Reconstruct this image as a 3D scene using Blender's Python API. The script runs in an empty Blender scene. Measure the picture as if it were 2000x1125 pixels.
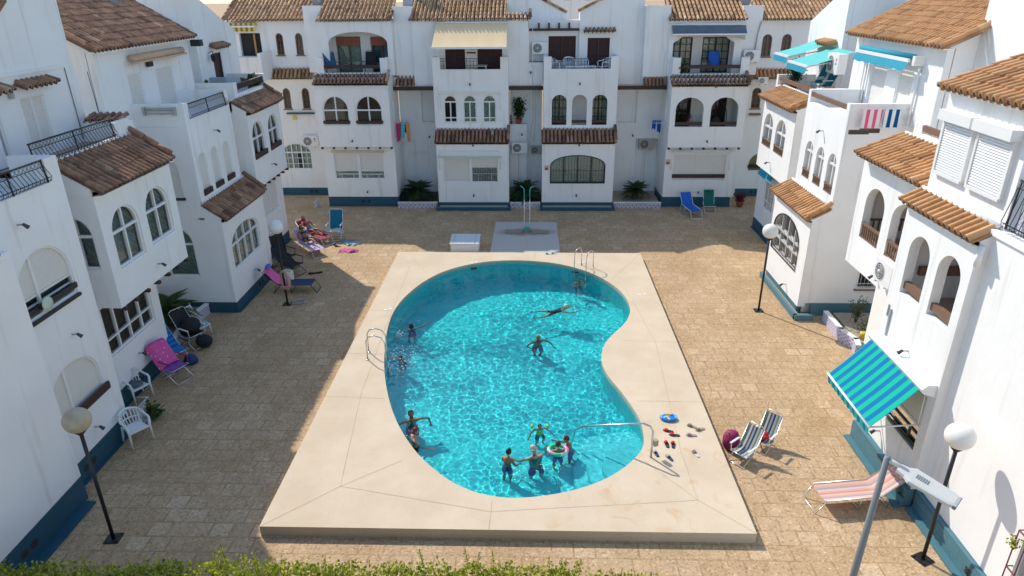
import bpy, bmesh, math, random
from mathutils import Vector, Matrix, noise
from mathutils.geometry import tessellate_polygon
rad = math.radians
SC = bpy.context.scene
COL = SC.collection

# ---------------------------------------------------------------- camera
cam = bpy.data.cameras.new('camera'); CAM = bpy.data.objects.new('camera', cam); COL.objects.link(CAM)
cam.sensor_fit = 'HORIZONTAL'; cam.sensor_width = 36.0; cam.lens = 36.0 * 1343.0 / 2000.0
cam.clip_start = 0.1; cam.clip_end = 2000
PI_, YA_, RO_ = 0.412679, 0.0314704, 0.008244
def camera_axes():
    cp, sp, cy, sy = math.cos(PI_), math.sin(PI_), math.cos(YA_), math.sin(YA_)
    f = Vector((-sy*cp, cy*cp, -sp)); r = Vector((cy, sy, 0)); d = f.cross(r)
    cr, sr = math.cos(RO_), math.sin(RO_)
    return cr*r + sr*d, -sr*r + cr*d, f
_r, _d, _f = camera_axes()
CAM.matrix_world = Matrix(((_r.x, -_d.x, -_f.x, 0), (_r.y, -_d.y, -_f.y, 0), (_r.z, -_d.z, -_f.z, 10.5), (0, 0, 0, 1)))
SC.camera = CAM

# ---------------------------------------------------------------- world, sun, exposure
SUN_EL, SUN_AZ = 42.5, 39.5          # shadows run toward +x (east of the picture) and -y
sd = Vector((math.sin(rad(SUN_AZ))*math.cos(rad(SUN_EL)), -math.cos(rad(SUN_AZ))*math.cos(rad(SUN_EL)), -math.sin(rad(SUN_EL))))
w = bpy.data.worlds.new('World'); SC.world = w; w.use_nodes = True
wn = w.node_tree.nodes; wl = w.node_tree.links
sky = wn.new('ShaderNodeTexSky'); sky.sky_type = 'NISHITA'; sky.sun_disc = False
sky.sun_elevation = rad(SUN_EL); sky.sun_rotation = math.atan2(-sd.x, -sd.y) ; sky.ozone_density = 2.0
sky.air_density = 1.15; sky.dust_density = 0.6
wl.new(sky.outputs[0], wn['Background'].inputs[0]); wn['Background'].inputs[1].default_value = 0.15
sl = bpy.data.lights.new('sun', 'SUN'); SUN = bpy.data.objects.new('sun', sl); COL.objects.link(SUN)
sl.energy = 3.1; sl.angle = rad(0.5); sl.color = (1.0, 0.93, 0.82); SUN.location = (-30, 40, 40)
SUN.rotation_euler = sd.to_track_quat('-Z', 'Y').to_euler()
sl.cycles.is_caustics_light = True
SC.view_settings.view_transform = 'Standard'; SC.view_settings.look = 'None'
SC.view_settings.exposure = 0.49; SC.view_settings.gamma = 1.0; SC.view_settings.use_curve_mapping = False
SC.cycles.max_bounces = 10; SC.cycles.diffuse_bounces = 4; SC.cycles.transparent_max_bounces = 12
SC.cycles.transmission_bounces = 8; SC.cycles.caustics_refractive = True; SC.cycles.caustics_reflective = False
SC.cycles.sample_clamp_indirect = 6.0

# ---------------------------------------------------------------- materials
MATS = {}
def nodes_of(name):
    m = bpy.data.materials.new(name); m.use_nodes = True
    return m, m.node_tree.nodes, m.node_tree.links, m.node_tree.nodes['Principled BSDF']
def obj_coords(n, l, scale=None):
    t = n.new('ShaderNodeTexCoord'); return t.outputs['Object']
def world_coords(n):
    return n.new('ShaderNodeNewGeometry').outputs['Position']
def plain(name, col, rough=0.6, metal=0.0, var=0.12, scale=6.0, bump=0.0, spec=0.5, wave=None):
    """a colour with soft uneven wear; wave=(axis, scale, depth) adds ribs"""
    if name in MATS: return MATS[name]
    m, n, l, b = nodes_of(name)
    pos = world_coords(n)
    no = n.new('ShaderNodeTexNoise'); no.inputs['Scale'].default_value = scale; no.inputs['Detail'].default_value = 4
    l.new(pos, no.inputs['Vector'])
    mix = n.new('ShaderNodeMix'); mix.data_type = 'RGBA'
    c = Vector(col)
    lo = [max(0, v*(1-var)) for v in c]; hi = [min(1, v*(1+var)) for v in c]
    mix.inputs['A'].default_value = (*lo, 1); mix.inputs['B'].default_value = (*hi, 1)
    l.new(no.outputs['Fac'], mix.inputs['Factor']); l.new(mix.outputs['Result'], b.inputs['Base Color'])
    b.inputs['Roughness'].default_value = rough; b.inputs['Metallic'].default_value = metal
    b.inputs['Specular IOR Level'].default_value = spec
    if wave:
        w_ = n.new('ShaderNodeTexWave'); w_.bands_direction = wave[0]; w_.inputs['Scale'].default_value = wave[1]
        w_.inputs['Distortion'].default_value = wave[3] if len(wave) > 3 else 0
        l.new(pos, w_.inputs['Vector'])
        bp = n.new('ShaderNodeBump'); bp.inputs['Strength'].default_value = 1.0; bp.inputs['Distance'].default_value = wave[2]
        l.new(w_.outputs['Fac'], bp.inputs['Height']); l.new(bp.outputs[0], b.inputs['Normal'])
    elif bump:
        bp = n.new('ShaderNodeBump'); bp.inputs['Strength'].default_value = 0.6; bp.inputs['Distance'].default_value = bump
        n2 = n.new('ShaderNodeTexNoise'); n2.inputs['Scale'].default_value = scale*6; n2.inputs['Detail'].default_value = 5
        l.new(pos, n2.inputs['Vector']); l.new(n2.outputs['Fac'], bp.inputs['Height']); l.new(bp.outputs[0], b.inputs['Normal'])
    MATS[name] = m; return m
def ramp(n, stops):
    r = n.new('ShaderNodeValToRGB'); e = r.color_ramp.elements
    while len(e) < len(stops): e.new(0.5)
    for i, (p, c) in enumerate(stops): e[i].position = p; e[i].color = (*c, 1)
    return r

def make_plaster():
    m, n, l, b = nodes_of('plaster')
    pos = world_coords(n)
    no = n.new('ShaderNodeTexNoise'); no.inputs['Scale'].default_value = 0.7; no.inputs['Detail'].default_value = 6; no.inputs['Roughness'].default_value = 0.6
    l.new(pos, no.inputs['Vector'])
    r = ramp(n, [(0.3, (0.82, 0.815, 0.80)), (0.7, (0.88, 0.878, 0.87))]); l.new(no.outputs['Fac'], r.inputs['Fac'])
    # streaks of old rain below edges: stretched noise
    mp = n.new('ShaderNodeMapping'); mp.inputs['Scale'].default_value = (2.2, 2.2, 0.16); l.new(pos, mp.inputs['Vector'])
    st = n.new('ShaderNodeTexNoise'); st.inputs['Scale'].default_value = 2.0; st.inputs['Detail'].default_value = 8; l.new(mp.outputs[0], st.inputs['Vector'])
    sr = ramp(n, [(0.57, (1, 1, 1)), (0.80, (0.80, 0.79, 0.74))]); l.new(st.outputs['Fac'], sr.inputs['Fac'])
    mx = n.new('ShaderNodeMix'); mx.data_type = 'RGBA'; mx.blend_type = 'MULTIPLY'; mx.inputs['Factor'].default_value = 1
    l.new(r.outputs[0], mx.inputs['A']); l.new(sr.outputs[0], mx.inputs['B']); l.new(mx.outputs['Result'], b.inputs['Base Color'])
    b.inputs['Roughness'].default_value = 0.9; b.inputs['Specular IOR Level'].default_value = 0.15
    bp = n.new('ShaderNodeBump'); bp.inputs['Distance'].default_value = 0.006; bp.inputs['Strength'].default_value = 0.5
    n2 = n.new('ShaderNodeTexNoise'); n2.inputs['Scale'].default_value = 9; n2.inputs['Detail'].default_value = 8; l.new(pos, n2.inputs['Vector'])
    l.new(n2.outputs['Fac'], bp.inputs['Height']); l.new(bp.outputs[0], b.inputs['Normal'])
    MATS['plaster'] = m
make_plaster()

def make_tile(name, cols, dirt):
    m, n, l, b = nodes_of(name)
    at = n.new('ShaderNodeAttribute'); at.attribute_name = 'tint'
    r = ramp(n, [(0.0, cols[0]), (0.45, cols[1]), (0.8, cols[2]), (1.0, cols[3])]); l.new(at.outputs['Fac'], r.inputs['Fac'])
    pos = world_coords(n)
    no = n.new('ShaderNodeTexNoise'); no.inputs['Scale'].default_value = 3.0; no.inputs['Detail'].default_value = 8; no.inputs['Roughness'].default_value = 0.7
    l.new(pos, no.inputs['Vector'])
    dr = ramp(n, [(0.44, (0, 0, 0)), (0.62, (1, 1, 1))]); l.new(no.outputs['Fac'], dr.inputs['Fac'])
    ma = n.new('ShaderNodeMath'); ma.operation = 'MULTIPLY'; ma.inputs[1].default_value = dirt; l.new(dr.outputs[0], ma.inputs[0])
    mx = n.new('ShaderNodeMix'); mx.data_type = 'RGBA'; l.new(ma.outputs[0], mx.inputs['Factor'])
    l.new(r.outputs[0], mx.inputs['A']); mx.inputs['B'].default_value = (0.075, 0.055, 0.045, 1)
    l.new(mx.outputs['Result'], b.inputs['Base Color']); b.inputs['Roughness'].default_value = 0.85; b.inputs['Specular IOR Level'].default_value = 0.2
    MATS[name] = m
make_tile('tile_orange', [(0.36, 0.18, 0.08), (0.60, 0.325, 0.145), (0.68, 0.39, 0.19), (0.74, 0.48, 0.26)], 0.3)
make_tile('tile_brown', [(0.16, 0.085, 0.06), (0.36, 0.20, 0.125), (0.44, 0.26, 0.165), (0.62, 0.44, 0.29)], 0.6)
make_tile('tile_tan', [(0.22, 0.12, 0.07), (0.52, 0.31, 0.17), (0.60, 0.39, 0.22), (0.74, 0.54, 0.35)], 0.45)

def make_glass():
    m = bpy.data.materials.new('window_glass'); m.use_nodes = True; n = m.node_tree.nodes; l = m.node_tree.links; n.clear()
    o = n.new('ShaderNodeOutputMaterial'); mx = n.new('ShaderNodeMixShader'); t = n.new('ShaderNodeBsdfTransparent'); g = n.new('ShaderNodeBsdfGlossy')
    t.inputs[0].default_value = (0.80, 0.88, 0.86, 1); g.inputs['Roughness'].default_value = 0.03
    f = n.new('ShaderNodeFresnel'); f.inputs['IOR'].default_value = 1.6
    l.new(f.outputs[0], mx.inputs[0]); l.new(t.outputs[0], mx.inputs[1]); l.new(g.outputs[0], mx.inputs[2]); l.new(mx.outputs[0], o.inputs[0])
    MATS['window_glass'] = m
make_glass()

def make_ground():
    m, n, l, b = nodes_of('paving')
    pos = world_coords(n)
    # slight wobble so that the joints are not ruler straight
    wob = n.new('ShaderNodeTexNoise'); wob.inputs['Scale'].default_value = 1.3; l.new(pos, wob.inputs['Vector'])
    ws = n.new('ShaderNodeVectorMath'); ws.operation = 'SCALE'; ws.inputs['Scale'].default_value = 0.022; l.new(wob.outputs['Color'], ws.inputs[0])
    wa = n.new('ShaderNodeVectorMath'); wa.operation = 'ADD'; l.new(pos, wa.inputs[0]); l.new(ws.outputs[0], wa.inputs[1])
    br = n.new('ShaderNodeTexBrick'); br.offset = 0.38; br.inputs['Scale'].default_value = 1.0
    br.inputs['Brick Width'].default_value = 0.44; br.inputs['Row Height'].default_value = 0.42; br.inputs['Mortar Size'].default_value = 0.03
    br.inputs['Mortar Smooth'].default_value = 1.0; br.inputs['Bias'].default_value = 0.0
    br.inputs['Color1'].default_value = (0.0, 0.0, 0.0, 1); br.inputs['Color2'].default_value = (1, 1, 1, 1); br.inputs['Mortar'].default_value = (0.5, 0.5, 0.5, 1)
    l.new(wa.outputs[0], br.inputs['Vector'])
    slab = ramp(n, [(0.0, (0.465, 0.328, 0.195)), (0.5, (0.495, 0.354, 0.215)), (0.93, (0.52, 0.378, 0.235)), (1.0, (0.56, 0.42, 0.27))])
    l.new(br.outputs['Color'], slab.inputs['Fac'])
    big = n.new('ShaderNodeTexNoise'); big.inputs['Scale'].default_value = 0.55; big.inputs['Detail'].default_value = 7; big.inputs['Roughness'].default_value = 0.65; l.new(pos, big.inputs['Vector'])
    bigr = ramp(n, [(0.30, (0.86, 0.82, 0.75)), (0.60, (1.05, 1.05, 1.07))]); l.new(big.outputs['Fac'], bigr.inputs['Fac'])
    m1 = n.new('ShaderNodeMix'); m1.data_type = 'RGBA'; m1.blend_type = 'MULTIPLY'; m1.inputs['Factor'].default_value = 1
    l.new(slab.outputs[0], m1.inputs['A']); l.new(bigr.outputs[0], m1.inputs['B'])
    gr = n.new('ShaderNodeTexVoronoi'); gr.inputs['Scale'].default_value = 24.0; l.new(pos, gr.inputs['Vector'])
    grr = ramp(n, [(0.0, (0.35, 0.32, 0.28)), (0.35, (0.92, 0.92, 0.92)), (0.75, (1.1, 1.08, 1.05)), (1.0, (1.75, 1.7, 1.6))]); l.new(gr.outputs['Color'], grr.inputs['Fac'])
    m2 = n.new('ShaderNodeMix'); m2.data_type = 'RGBA'; m2.blend_type = 'MULTIPLY'; m2.inputs['Factor'].default_value = 0.6
    l.new(m1.outputs['Result'], m2.inputs['A']); l.new(grr.outputs[0], m2.inputs['B'])
    jn = n.new('ShaderNodeTexNoise'); jn.inputs['Scale'].default_value = 2.2; jn.inputs['Detail'].default_value = 4; l.new(pos, jn.inputs['Vector'])
    jr = ramp(n, [(0.38, (0.08, 0.08, 0.08)), (0.62, (0.85, 0.85, 0.85))]); l.new(jn.outputs['Fac'], jr.inputs['Fac'])
    jf = n.new('ShaderNodeMath'); jf.operation = 'MULTIPLY'; l.new(br.outputs['Fac'], jf.inputs[0]); l.new(jr.outputs[0], jf.inputs[1])
    m3 = n.new('ShaderNodeMix'); m3.data_type = 'RGBA'; l.new(jf.outputs[0], m3.inputs['Factor']); l.new(m2.outputs['Result'], m3.inputs['A']); m3.inputs['B'].default_value = (0.27, 0.18, 0.085, 1)
    l.new(m3.outputs['Result'], b.inputs['Base Color']); b.inputs['Roughness'].default_value = 0.92; b.inputs['Specular IOR Level'].default_value = 0.15
    bp = n.new('ShaderNodeBump'); bp.inputs['Distance'].default_value = 0.01; bp.inputs['Strength'].default_value = 0.7; l.new(gr.outputs['Distance'], bp.inputs['Height'])
    l.new(bp.outputs[0], b.inputs['Normal']); MATS['paving'] = m
make_ground()

def make_deck():
    m, n, l, b = nodes_of('deck_concrete')
    pos = world_coords(n)
    a = n.new('ShaderNodeTexNoise'); a.inputs['Scale'].default_value = 0.9; a.inputs['Detail'].default_value = 8; a.inputs['Roughness'].default_value = 0.6; l.new(pos, a.inputs['Vector'])
    r = ramp(n, [(0.35, (0.60, 0.485, 0.345)), (0.65, (0.67, 0.555, 0.41))]); l.new(a.outputs['Fac'], r.inputs['Fac'])
    s = n.new('ShaderNodeTexNoise'); s.inputs['Scale'].default_value = 1.6; s.inputs['Detail'].default_value = 10; s.inputs['Distortion'].default_value = 0.8; l.new(pos, s.inputs['Vector'])
    sr = ramp(n, [(0.56, (0, 0, 0)), (0.66, (1, 1, 1))]); l.new(s.outputs['Fac'], sr.inputs['Fac'])
    # the rusty damp stains lie on the bathers' side of the deck, by the steps
    sp = n.new('ShaderNodeVectorMath'); sp.operation = 'DISTANCE'; sp.inputs[1].default_value = (2.6, 12.6, 0.25); l.new(pos, sp.inputs[0])
    spr = n.new('ShaderNodeMapRange'); spr.inputs['From Min'].default_value = 0.8; spr.inputs['From Max'].default_value = 4.0; spr.inputs['To Min'].default_value = 0.75; spr.inputs['To Max'].default_value = 0.12
    l.new(sp.outputs['Value'], spr.inputs['Value'])
    mu = n.new('ShaderNodeMath'); mu.operation = 'MULTIPLY'; l.new(sr.outputs[0], mu.inputs[0]); l.new(spr.outputs[0], mu.inputs[1])
    mx = n.new('ShaderNodeMix'); mx.data_type = 'RGBA'; l.new(mu.outputs[0], mx.inputs['Factor']); l.new(r.outputs[0], mx.inputs['A']); mx.inputs['B'].default_value = (0.58, 0.385, 0.215, 1)
    f = n.new('ShaderNodeTexNoise'); f.inputs['Scale'].default_value = 40; f.inputs['Detail'].default_value = 6; l.new(pos, f.inputs['Vector'])
    fr = ramp(n, [(0.3, (0.93, 0.93, 0.93)), (0.7, (1.05, 1.05, 1.05))]); l.new(f.outputs['Fac'], fr.inputs['Fac'])
    m2 = n.new('ShaderNodeMix'); m2.data_type = 'RGBA'; m2.blend_type = 'MULTIPLY'; m2.inputs['Factor'].default_value = 1; l.new(mx.outputs['Result'], m2.inputs['A']); l.new(fr.outputs[0], m2.inputs['B'])
    l.new(m2.outputs['Result'], b.inputs['Base Color']); b.inputs['Roughness'].default_value = 0.85; b.inputs['Specular IOR Level'].default_value = 0.25
    bp = n.new('ShaderNodeBump'); bp.inputs['Distance'].default_value = 0.003; l.new(f.outputs['Fac'], bp.inputs['Height']); l.new(bp.outputs[0], b.inputs['Normal'])
    MATS['deck_concrete'] = m
make_deck()

def make_pool_mats():
    m, n, l, b = nodes_of('pool_mosaic')
    pos = world_coords(n)
    v = n.new('ShaderNodeTexBrick'); v.offset = 0; v.inputs['Scale'].default_value = 1; v.inputs['Brick Width'].default_value = 0.12; v.inputs['Row Height'].default_value = 0.12; v.inputs['Mortar Size'].default_value = 0.008
    v.inputs['Color1'].default_value = (0.0, 0.67, 0.72, 1); v.inputs['Color2'].default_value = (0.01, 0.76, 0.80, 1); v.inputs['Mortar'].default_value = (0.03, 0.66, 0.74, 1)
    l.new(pos, v.inputs['Vector']); l.new(v.outputs['Color'], b.inputs['Base Color']); b.inputs['Roughness'].default_value = 0.6
    MATS['pool_mosaic'] = m
    m, n, l, b = nodes_of('pool_step_mosaic')
    b.inputs['Base Color'].default_value = (0.10, 0.74, 0.80, 1); b.inputs['Roughness'].default_value = 0.6; MATS['pool_step_mosaic'] = m
    m, n, l, b = nodes_of('pool_water')
    b.inputs['Base Color'].default_value = (0.52, 0.975, 0.975, 1); b.inputs['Roughness'].default_value = 0.0; b.inputs['Specular IOR Level'].default_value = 0.3; b.inputs['IOR'].default_value = 1.33; b.inputs['Transmission Weight'].default_value = 1.0
    MATS['pool_water'] = m
make_pool_mats()

def stripes(name, axis, width, cols, rough=0.8, coords='Object'):
    """woven or printed stripes running along the thing; axis picks x,y or z of the part's own coordinates"""
    if name in MATS: return MATS[name]
    m, n, l, b = nodes_of(name)
    t = n.new('ShaderNodeTexCoord'); s = n.new('ShaderNodeSeparateXYZ'); l.new(t.outputs[coords], s.inputs[0])
    d = n.new('ShaderNodeMath'); d.operation = 'DIVIDE'; d.inputs[1].default_value = width*len(cols); l.new(s.outputs[axis], d.inputs[0])
    fr = n.new('ShaderNodeMath'); fr.operation = 'FRACT'; l.new(d.outputs[0], fr.inputs[0])
    r = n.new('ShaderNodeValToRGB'); r.color_ramp.interpolation = 'CONSTANT'; e = r.color_ramp.elements
    while len(e) < len(cols): e.new(0.5)
    for i, c in enumerate(cols): e[i].position = i/len(cols); e[i].color = (*c, 1)
    l.new(fr.outputs[0], r.inputs['Fac']); l.new(r.outputs[0], b.inputs['Base Color']); b.inputs['Roughness'].default_value = rough
    b.inputs['Specular IOR Level'].default_value = 0.2
    MATS[name] = m; return m
def checker_tiles(name, c1, c2, grout, size):
    if name in MATS: return MATS[name]
    m, n, l, b = nodes_of(name)
    pos = world_coords(n)
    s = n.new('ShaderNodeSeparateXYZ'); l.new(pos, s.inputs[0]); ad = n.new('ShaderNodeMath'); ad.operation = 'ADD'; l.new(s.outputs[0], ad.inputs[0]); l.new(s.outputs[1], ad.inputs[1])
    c = n.new('ShaderNodeCombineXYZ'); l.new(ad.outputs[0], c.inputs[0]); l.new(s.outputs[2], c.inputs[1])
    ch = n.new('ShaderNodeTexChecker'); ch.inputs['Scale'].default_value = 1/size; ch.inputs[1].default_value = (*c1, 1); ch.inputs[2].default_value = (*c2, 1); l.new(c.outputs[0], ch.inputs[0])
    br = n.new('ShaderNodeTexBrick'); br.offset = 0; br.inputs['Scale'].default_value = 1; br.inputs['Brick Width'].default_value = size; br.inputs['Row Height'].default_value = size; br.inputs['Mortar Size'].default_value = size*.1
    l.new(c.outputs[0], br.inputs['Vector'])
    mx = n.new('ShaderNodeMix'); mx.data_type = 'RGBA'; l.new(br.outputs['Fac'], mx.inputs['Factor']); l.new(ch.outputs[0], mx.inputs['A']); mx.inputs['B'].default_value = (*grout, 1)
    l.new(mx.outputs['Result'], b.inputs['Base Color']); b.inputs['Roughness'].default_value = 0.35
    MATS[name] = m; return m

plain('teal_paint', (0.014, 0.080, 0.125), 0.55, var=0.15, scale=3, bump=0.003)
plain('teal_paint_lit_tone', (0.075, 0.19, 0.235), 0.6, var=0.18, scale=3, bump=0.003)  # same teal paint, a lighter copy with sunlight put into its colour
plain('dark_wood', (0.050, 0.024, 0.019), 0.6, var=0.3, scale=14)
plain('brown_wood', (0.20, 0.115, 0.075), 0.6, var=0.35, scale=16)
plain('white_metal', (0.80, 0.80, 0.79), 0.4, var=0.03)
plain('white_plastic', (0.80, 0.81, 0.80), 0.35, var=0.04)
plain('black_iron', (0.018, 0.018, 0.022), 0.45, var=0.2)
plain('grey_metal', (0.42, 0.44, 0.44), 0.45, metal=0.3, var=0.06)
plain('steel', (0.62, 0.62, 0.60), 0.18, metal=1.0, var=0.05)
plain('aluminium', (0.75, 0.75, 0.76), 0.3, metal=0.9, var=0.04)
plain('dark_room', (0.035, 0.033, 0.033), 0.9, var=0.3, scale=2)
plain('brown_room', (0.16, 0.10, 0.065), 0.9, var=0.5, scale=2.5)
plain('beige_room', (0.50, 0.44, 0.34), 0.9, var=0.15, scale=2)
plain('red_brown_shutter', (0.075, 0.032, 0.032), 0.7, var=0.15, wave=('Z', 9, 0.01))
plain('roller_shutter', (0.74, 0.715, 0.66), 0.55, var=0.05)
plain('curtain', (0.78, 0.78, 0.70), 0.9, var=0.12, wave=('DIAGONAL', 5, 0.02, 1.5))
plain('curtain_green', (0.42, 0.54, 0.48), 0.9, var=0.2, wave=('DIAGONAL', 5, 0.02, 1.5))
plain('gravel', (0.40, 0.34, 0.27), 0.9, var=0.6, scale=38, bump=0.02)
plain('soil', (0.10, 0.07, 0.05), 0.95, var=0.5, scale=20, bump=0.03)
plain('terracotta', (0.38, 0.13, 0.07), 0.8, var=0.2)
checker_tiles('blue_planter_tiles', (0.12, 0.26, 0.58), (0.66, 0.42, 0.28), (0.55, 0.58, 0.62), 0.11)
checker_tiles('lilac_planter_tiles', (0.28, 0.30, 0.55), (0.60, 0.60, 0.68), (0.60, 0.60, 0.66), 0.07)
M = MATS
# ---------------------------------------------------------------- objects and meshes
def tag(o, label=None, cat=None, group=None, kind=None):
    if label: o['label'] = label
    if cat: o['category'] = cat
    if group: o['group'] = group
    if kind: o['kind'] = kind
    return o
def empty(name, loc, label, cat, group=None, rz=0.0):
    o = bpy.data.objects.new(name, None); COL.objects.link(o); o.location = loc; o.rotation_euler = (0, 0, rz); o.empty_display_size = 0.2
    return tag(o, label, cat, group)
class MB:
    """collects shapes for ONE mesh object; verts are world coords, or the thing's own coords when build(..., local=True)"""
    def __init__(s): s.v = []; s.f = []; s.mi = []; s.sm = []; s.tint = []; s.uv = None
    def add(s, vs, fs, mi=0, smooth=False, tint=0.5):
        k = len(s.v); s.v += [tuple(v) for v in vs]
        for f in fs: s.f.append(tuple(k+i for i in f)); s.mi.append(mi); s.sm.append(smooth); s.tint.append(tint)
        return s
    def box(s, x0, x1, y0, y1, z0, z1, mi=0):
        v = [(x0,y0,z0),(x1,y0,z0),(x1,y1,z0),(x0,y1,z0),(x0,y0,z1),(x1,y0,z1),(x1,y1,z1),(x0,y1,z1)]
        return s.add(v, [(0,3,2,1),(4,5,6,7),(0,1,5,4),(1,2,6,5),(2,3,7,6),(3,0,4,7)], mi)
    def obox(s, c, ax, ay, az, mi=0):
        """box centred at c with half-axes as vectors"""
        c, ax, ay, az = Vector(c), Vector(ax), Vector(ay), Vector(az)
        v = [c+a*ax+b*ay+d*az for d in (-1,1) for a, b in ((-1,-1),(1,-1),(1,1),(-1,1))]
        return s.add(v, [(0,3,2,1),(4,5,6,7),(0,1,5,4),(1,2,6,5),(2,3,7,6),(3,0,4,7)], mi)
    def tube(s, pts, r, seg=8, mi=0, closed=False, cap=True):
        pts = [Vector(p) for p in pts]; n = len(pts); rs = r if isinstance(r, (list, tuple)) else [r]*n
        rings = []; up = None
        for i, p in enumerate(pts):
            if closed: t = (pts[(i+1) % n]-pts[i-1])
            else: t = (pts[min(i+1, n-1)]-pts[max(i-1, 0)])
            t = t.normalized() if t.length > 1e-9 else Vector((0,0,1))
            if up is None:
                a = Vector((0,0,1)) if abs(t.z) < 0.9 else Vector((1,0,0)); up = t.cross(a).normalized()
            up = (up - t*up.dot(t))
            up = up.normalized() if up.length > 1e-6 else t.orthogonal().normalized()
            b = t.cross(up)
            rings.append([p+rs[i]*(math.cos(2*math.pi*k/seg)*up+math.sin(2*math.pi*k/seg)*b) for k in range(seg)])
        vs = [q for rg in rings for q in rg]; fs = []
        m = n if closed else n-1
        for i in range(m):
            for k in range(seg):
                a, b2 = i*seg+k, i*seg+(k+1) % seg; c, d = ((i+1) % n)*seg+(k+1) % seg, ((i+1) % n)*seg+k
                fs.append((a, b2, c, d))
        if not closed and cap: fs += [tuple(range(seg))[::-1], tuple((n-1)*seg+k for k in range(seg))]
        return s.add(vs, fs, mi, True)
    def lathe(s, c, prof, seg=20, mi=0, sm=True):
        c = Vector(c); vs = []; fs = []
        for r, z in prof:
            for k in range(seg): a = 2*math.pi*k/seg; vs.append(c+Vector((r*math.cos(a), r*math.sin(a), z)))
        for i in range(len(prof)-1):
            for k in range(seg): fs.append((i*seg+k, i*seg+(k+1) % seg, (i+1)*seg+(k+1) % seg, (i+1)*seg+k))
        if prof[0][0] > 1e-4: fs.append(tuple(range(seg))[::-1])
        if prof[-1][0] > 1e-4: fs.append(tuple((len(prof)-1)*seg+k for k in range(seg)))
        return s.add(vs, fs, mi, sm)
    def ball(s, c, r, seg=16, rings=10, mi=0, sq=(1,1,1)):
        prof = [(math.sin(math.pi*i/rings), -math.cos(math.pi*i/rings)) for i in range(rings+1)]
        k = len(s.v); s.lathe((0,0,0), [(max(p*1.0, 1e-5), z) for p, z in prof], seg, mi)
        c = Vector(c); rr = (r, r, r) if not isinstance(r, (tuple, list)) else r
        for i in range(k, len(s.v)): v = s.v[i]; s.v[i] = (c.x+v[0]*rr[0]*sq[0], c.y+v[1]*rr[1]*sq[1], c.z+v[2]*rr[2]*sq[2])
        return s
    def sheet(s, grid, mi=0, smooth=True, thick=None):
        """grid[i][j] of points"""
        n, m_ = len(grid), len(grid[0]); vs = [p for row in grid for p in row]
        fs = [(i*m_+j, i*m_+j+1, (i+1)*m_+j+1, (i+1)*m_+j) for i in range(n-1) for j in range(m_-1)]
        return s.add(vs, fs, mi, smooth)
    def build(s, name, mat, parent=None, local=False, smooth=None):
        me = bpy.data.meshes.new(name)
        off = Vector((0,0,0))
        if parent is not None and not local:
            p = parent
            while p is not None: off += p.location; p = p.parent
        me.from_pydata([(a-off.x, b-off.y, c-off.z) for a, b, c in s.v] if off.length else s.v, [], s.f)
        for m in (mat if isinstance(mat, (list, tuple)) else [mat]): me.materials.append(MATS[m] if isinstance(m, str) else m)
        me.polygons.foreach_set('material_index', s.mi); me.polygons.foreach_set('use_smooth', s.sm if smooth is None else [smooth]*len(s.f))
        if any(t != 0.5 for t in s.tint):
            at = me.attributes.new('tint', 'FLOAT', 'FACE'); at.data.foreach_set('value', s.tint)
        me.update()
        o = bpy.data.objects.new(name, me); COL.objects.link(o)
        if parent is not None: o.parent = parent
        return o
def copy_tree(o, parent=None, label=None, group=None, loc=None, rz=None):
    c = o.copy(); COL.objects.link(c)
    if parent: c.parent = parent
    if label: c['label'] = label
    if group: c['group'] = group
    if loc is not None: c.location = loc
    if rz is not None: c.rotation_euler = (0, 0, rz)
    for ch in [x for x in o.children]: copy_tree(ch, c)
    return c

class Fr:
    """a facade's own axes: u along it, z up, d out of it"""
    def __init__(s, kind, c): s.k, s.c = kind, c
    def p(s, u, z, d=0.0):
        if s.k == 'L': return Vector((s.c+d, u, z))
        if s.k == 'R': return Vector((s.c-d, u, z))
        return Vector((u, s.c-d, z))
    def box(s, mb, u0, u1, z0, z1, d0, d1, mi=0):
        a, b = s.p(u0, z0, d0), s.p(u1, z1, d1)
        mb.box(min(a.x,b.x), max(a.x,b.x), min(a.y,b.y), max(a.y,b.y), min(a.z,b.z), max(a.z,b.z), mi)
    def U(s): return Vector((0,1,0)) if s.k in 'LR' else Vector((1,0,0))
    def N(s): return {'L': Vector((1,0,0)), 'R': Vector((-1,0,0)), 'S': Vector((0,-1,0))}[s.k]
def arch_outline(u0, u1, z0, zs, h, n=14, grow=0.0):
    g = grow; u0 -= g; u1 += g; z0 -= g
    pts = [(u0, z0), (u1, z0)]
    if h <= 1e-6: return pts + [(u1, zs+g), (u0, zs+g)]
    c, a = (u0+u1)/2, (u1-u0)/2
    return pts + [(c+a*math.cos(math.pi*i/n), zs+(h+g)*math.sin(math.pi*i/n)) for i in range(n+1)]
def panel(mb, fr, outer, holes=(), t=0.22, mi=0, back=False, hole_t=None):
    """flat wall panel with holes, given depth t behind its face"""
    loops = [outer]+list(holes)
    flat = [q for lp in loops for q in lp]
    tris = tessellate_polygon([[Vector((u, z, 0)) for u, z in lp] for lp in loops])
    mb.add([fr.p(u, z, 0) for u, z in flat], [tuple(t_) for t_ in tris], mi)
    if back: mb.add([fr.p(u, z, -t) for u, z in flat], [tuple(t_)[::-1] for t_ in tris], mi)
    for i, lp in enumerate(loops):
        n = len(lp); tt = t
        vs = [fr.p(u, z, 0) for u, z in lp]+[fr.p(u, z, -tt) for u, z in lp]
        mb.add(vs, [(k, (k+1) % n, n+(k+1) % n, n+k) for k in range(n)], mi)
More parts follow.
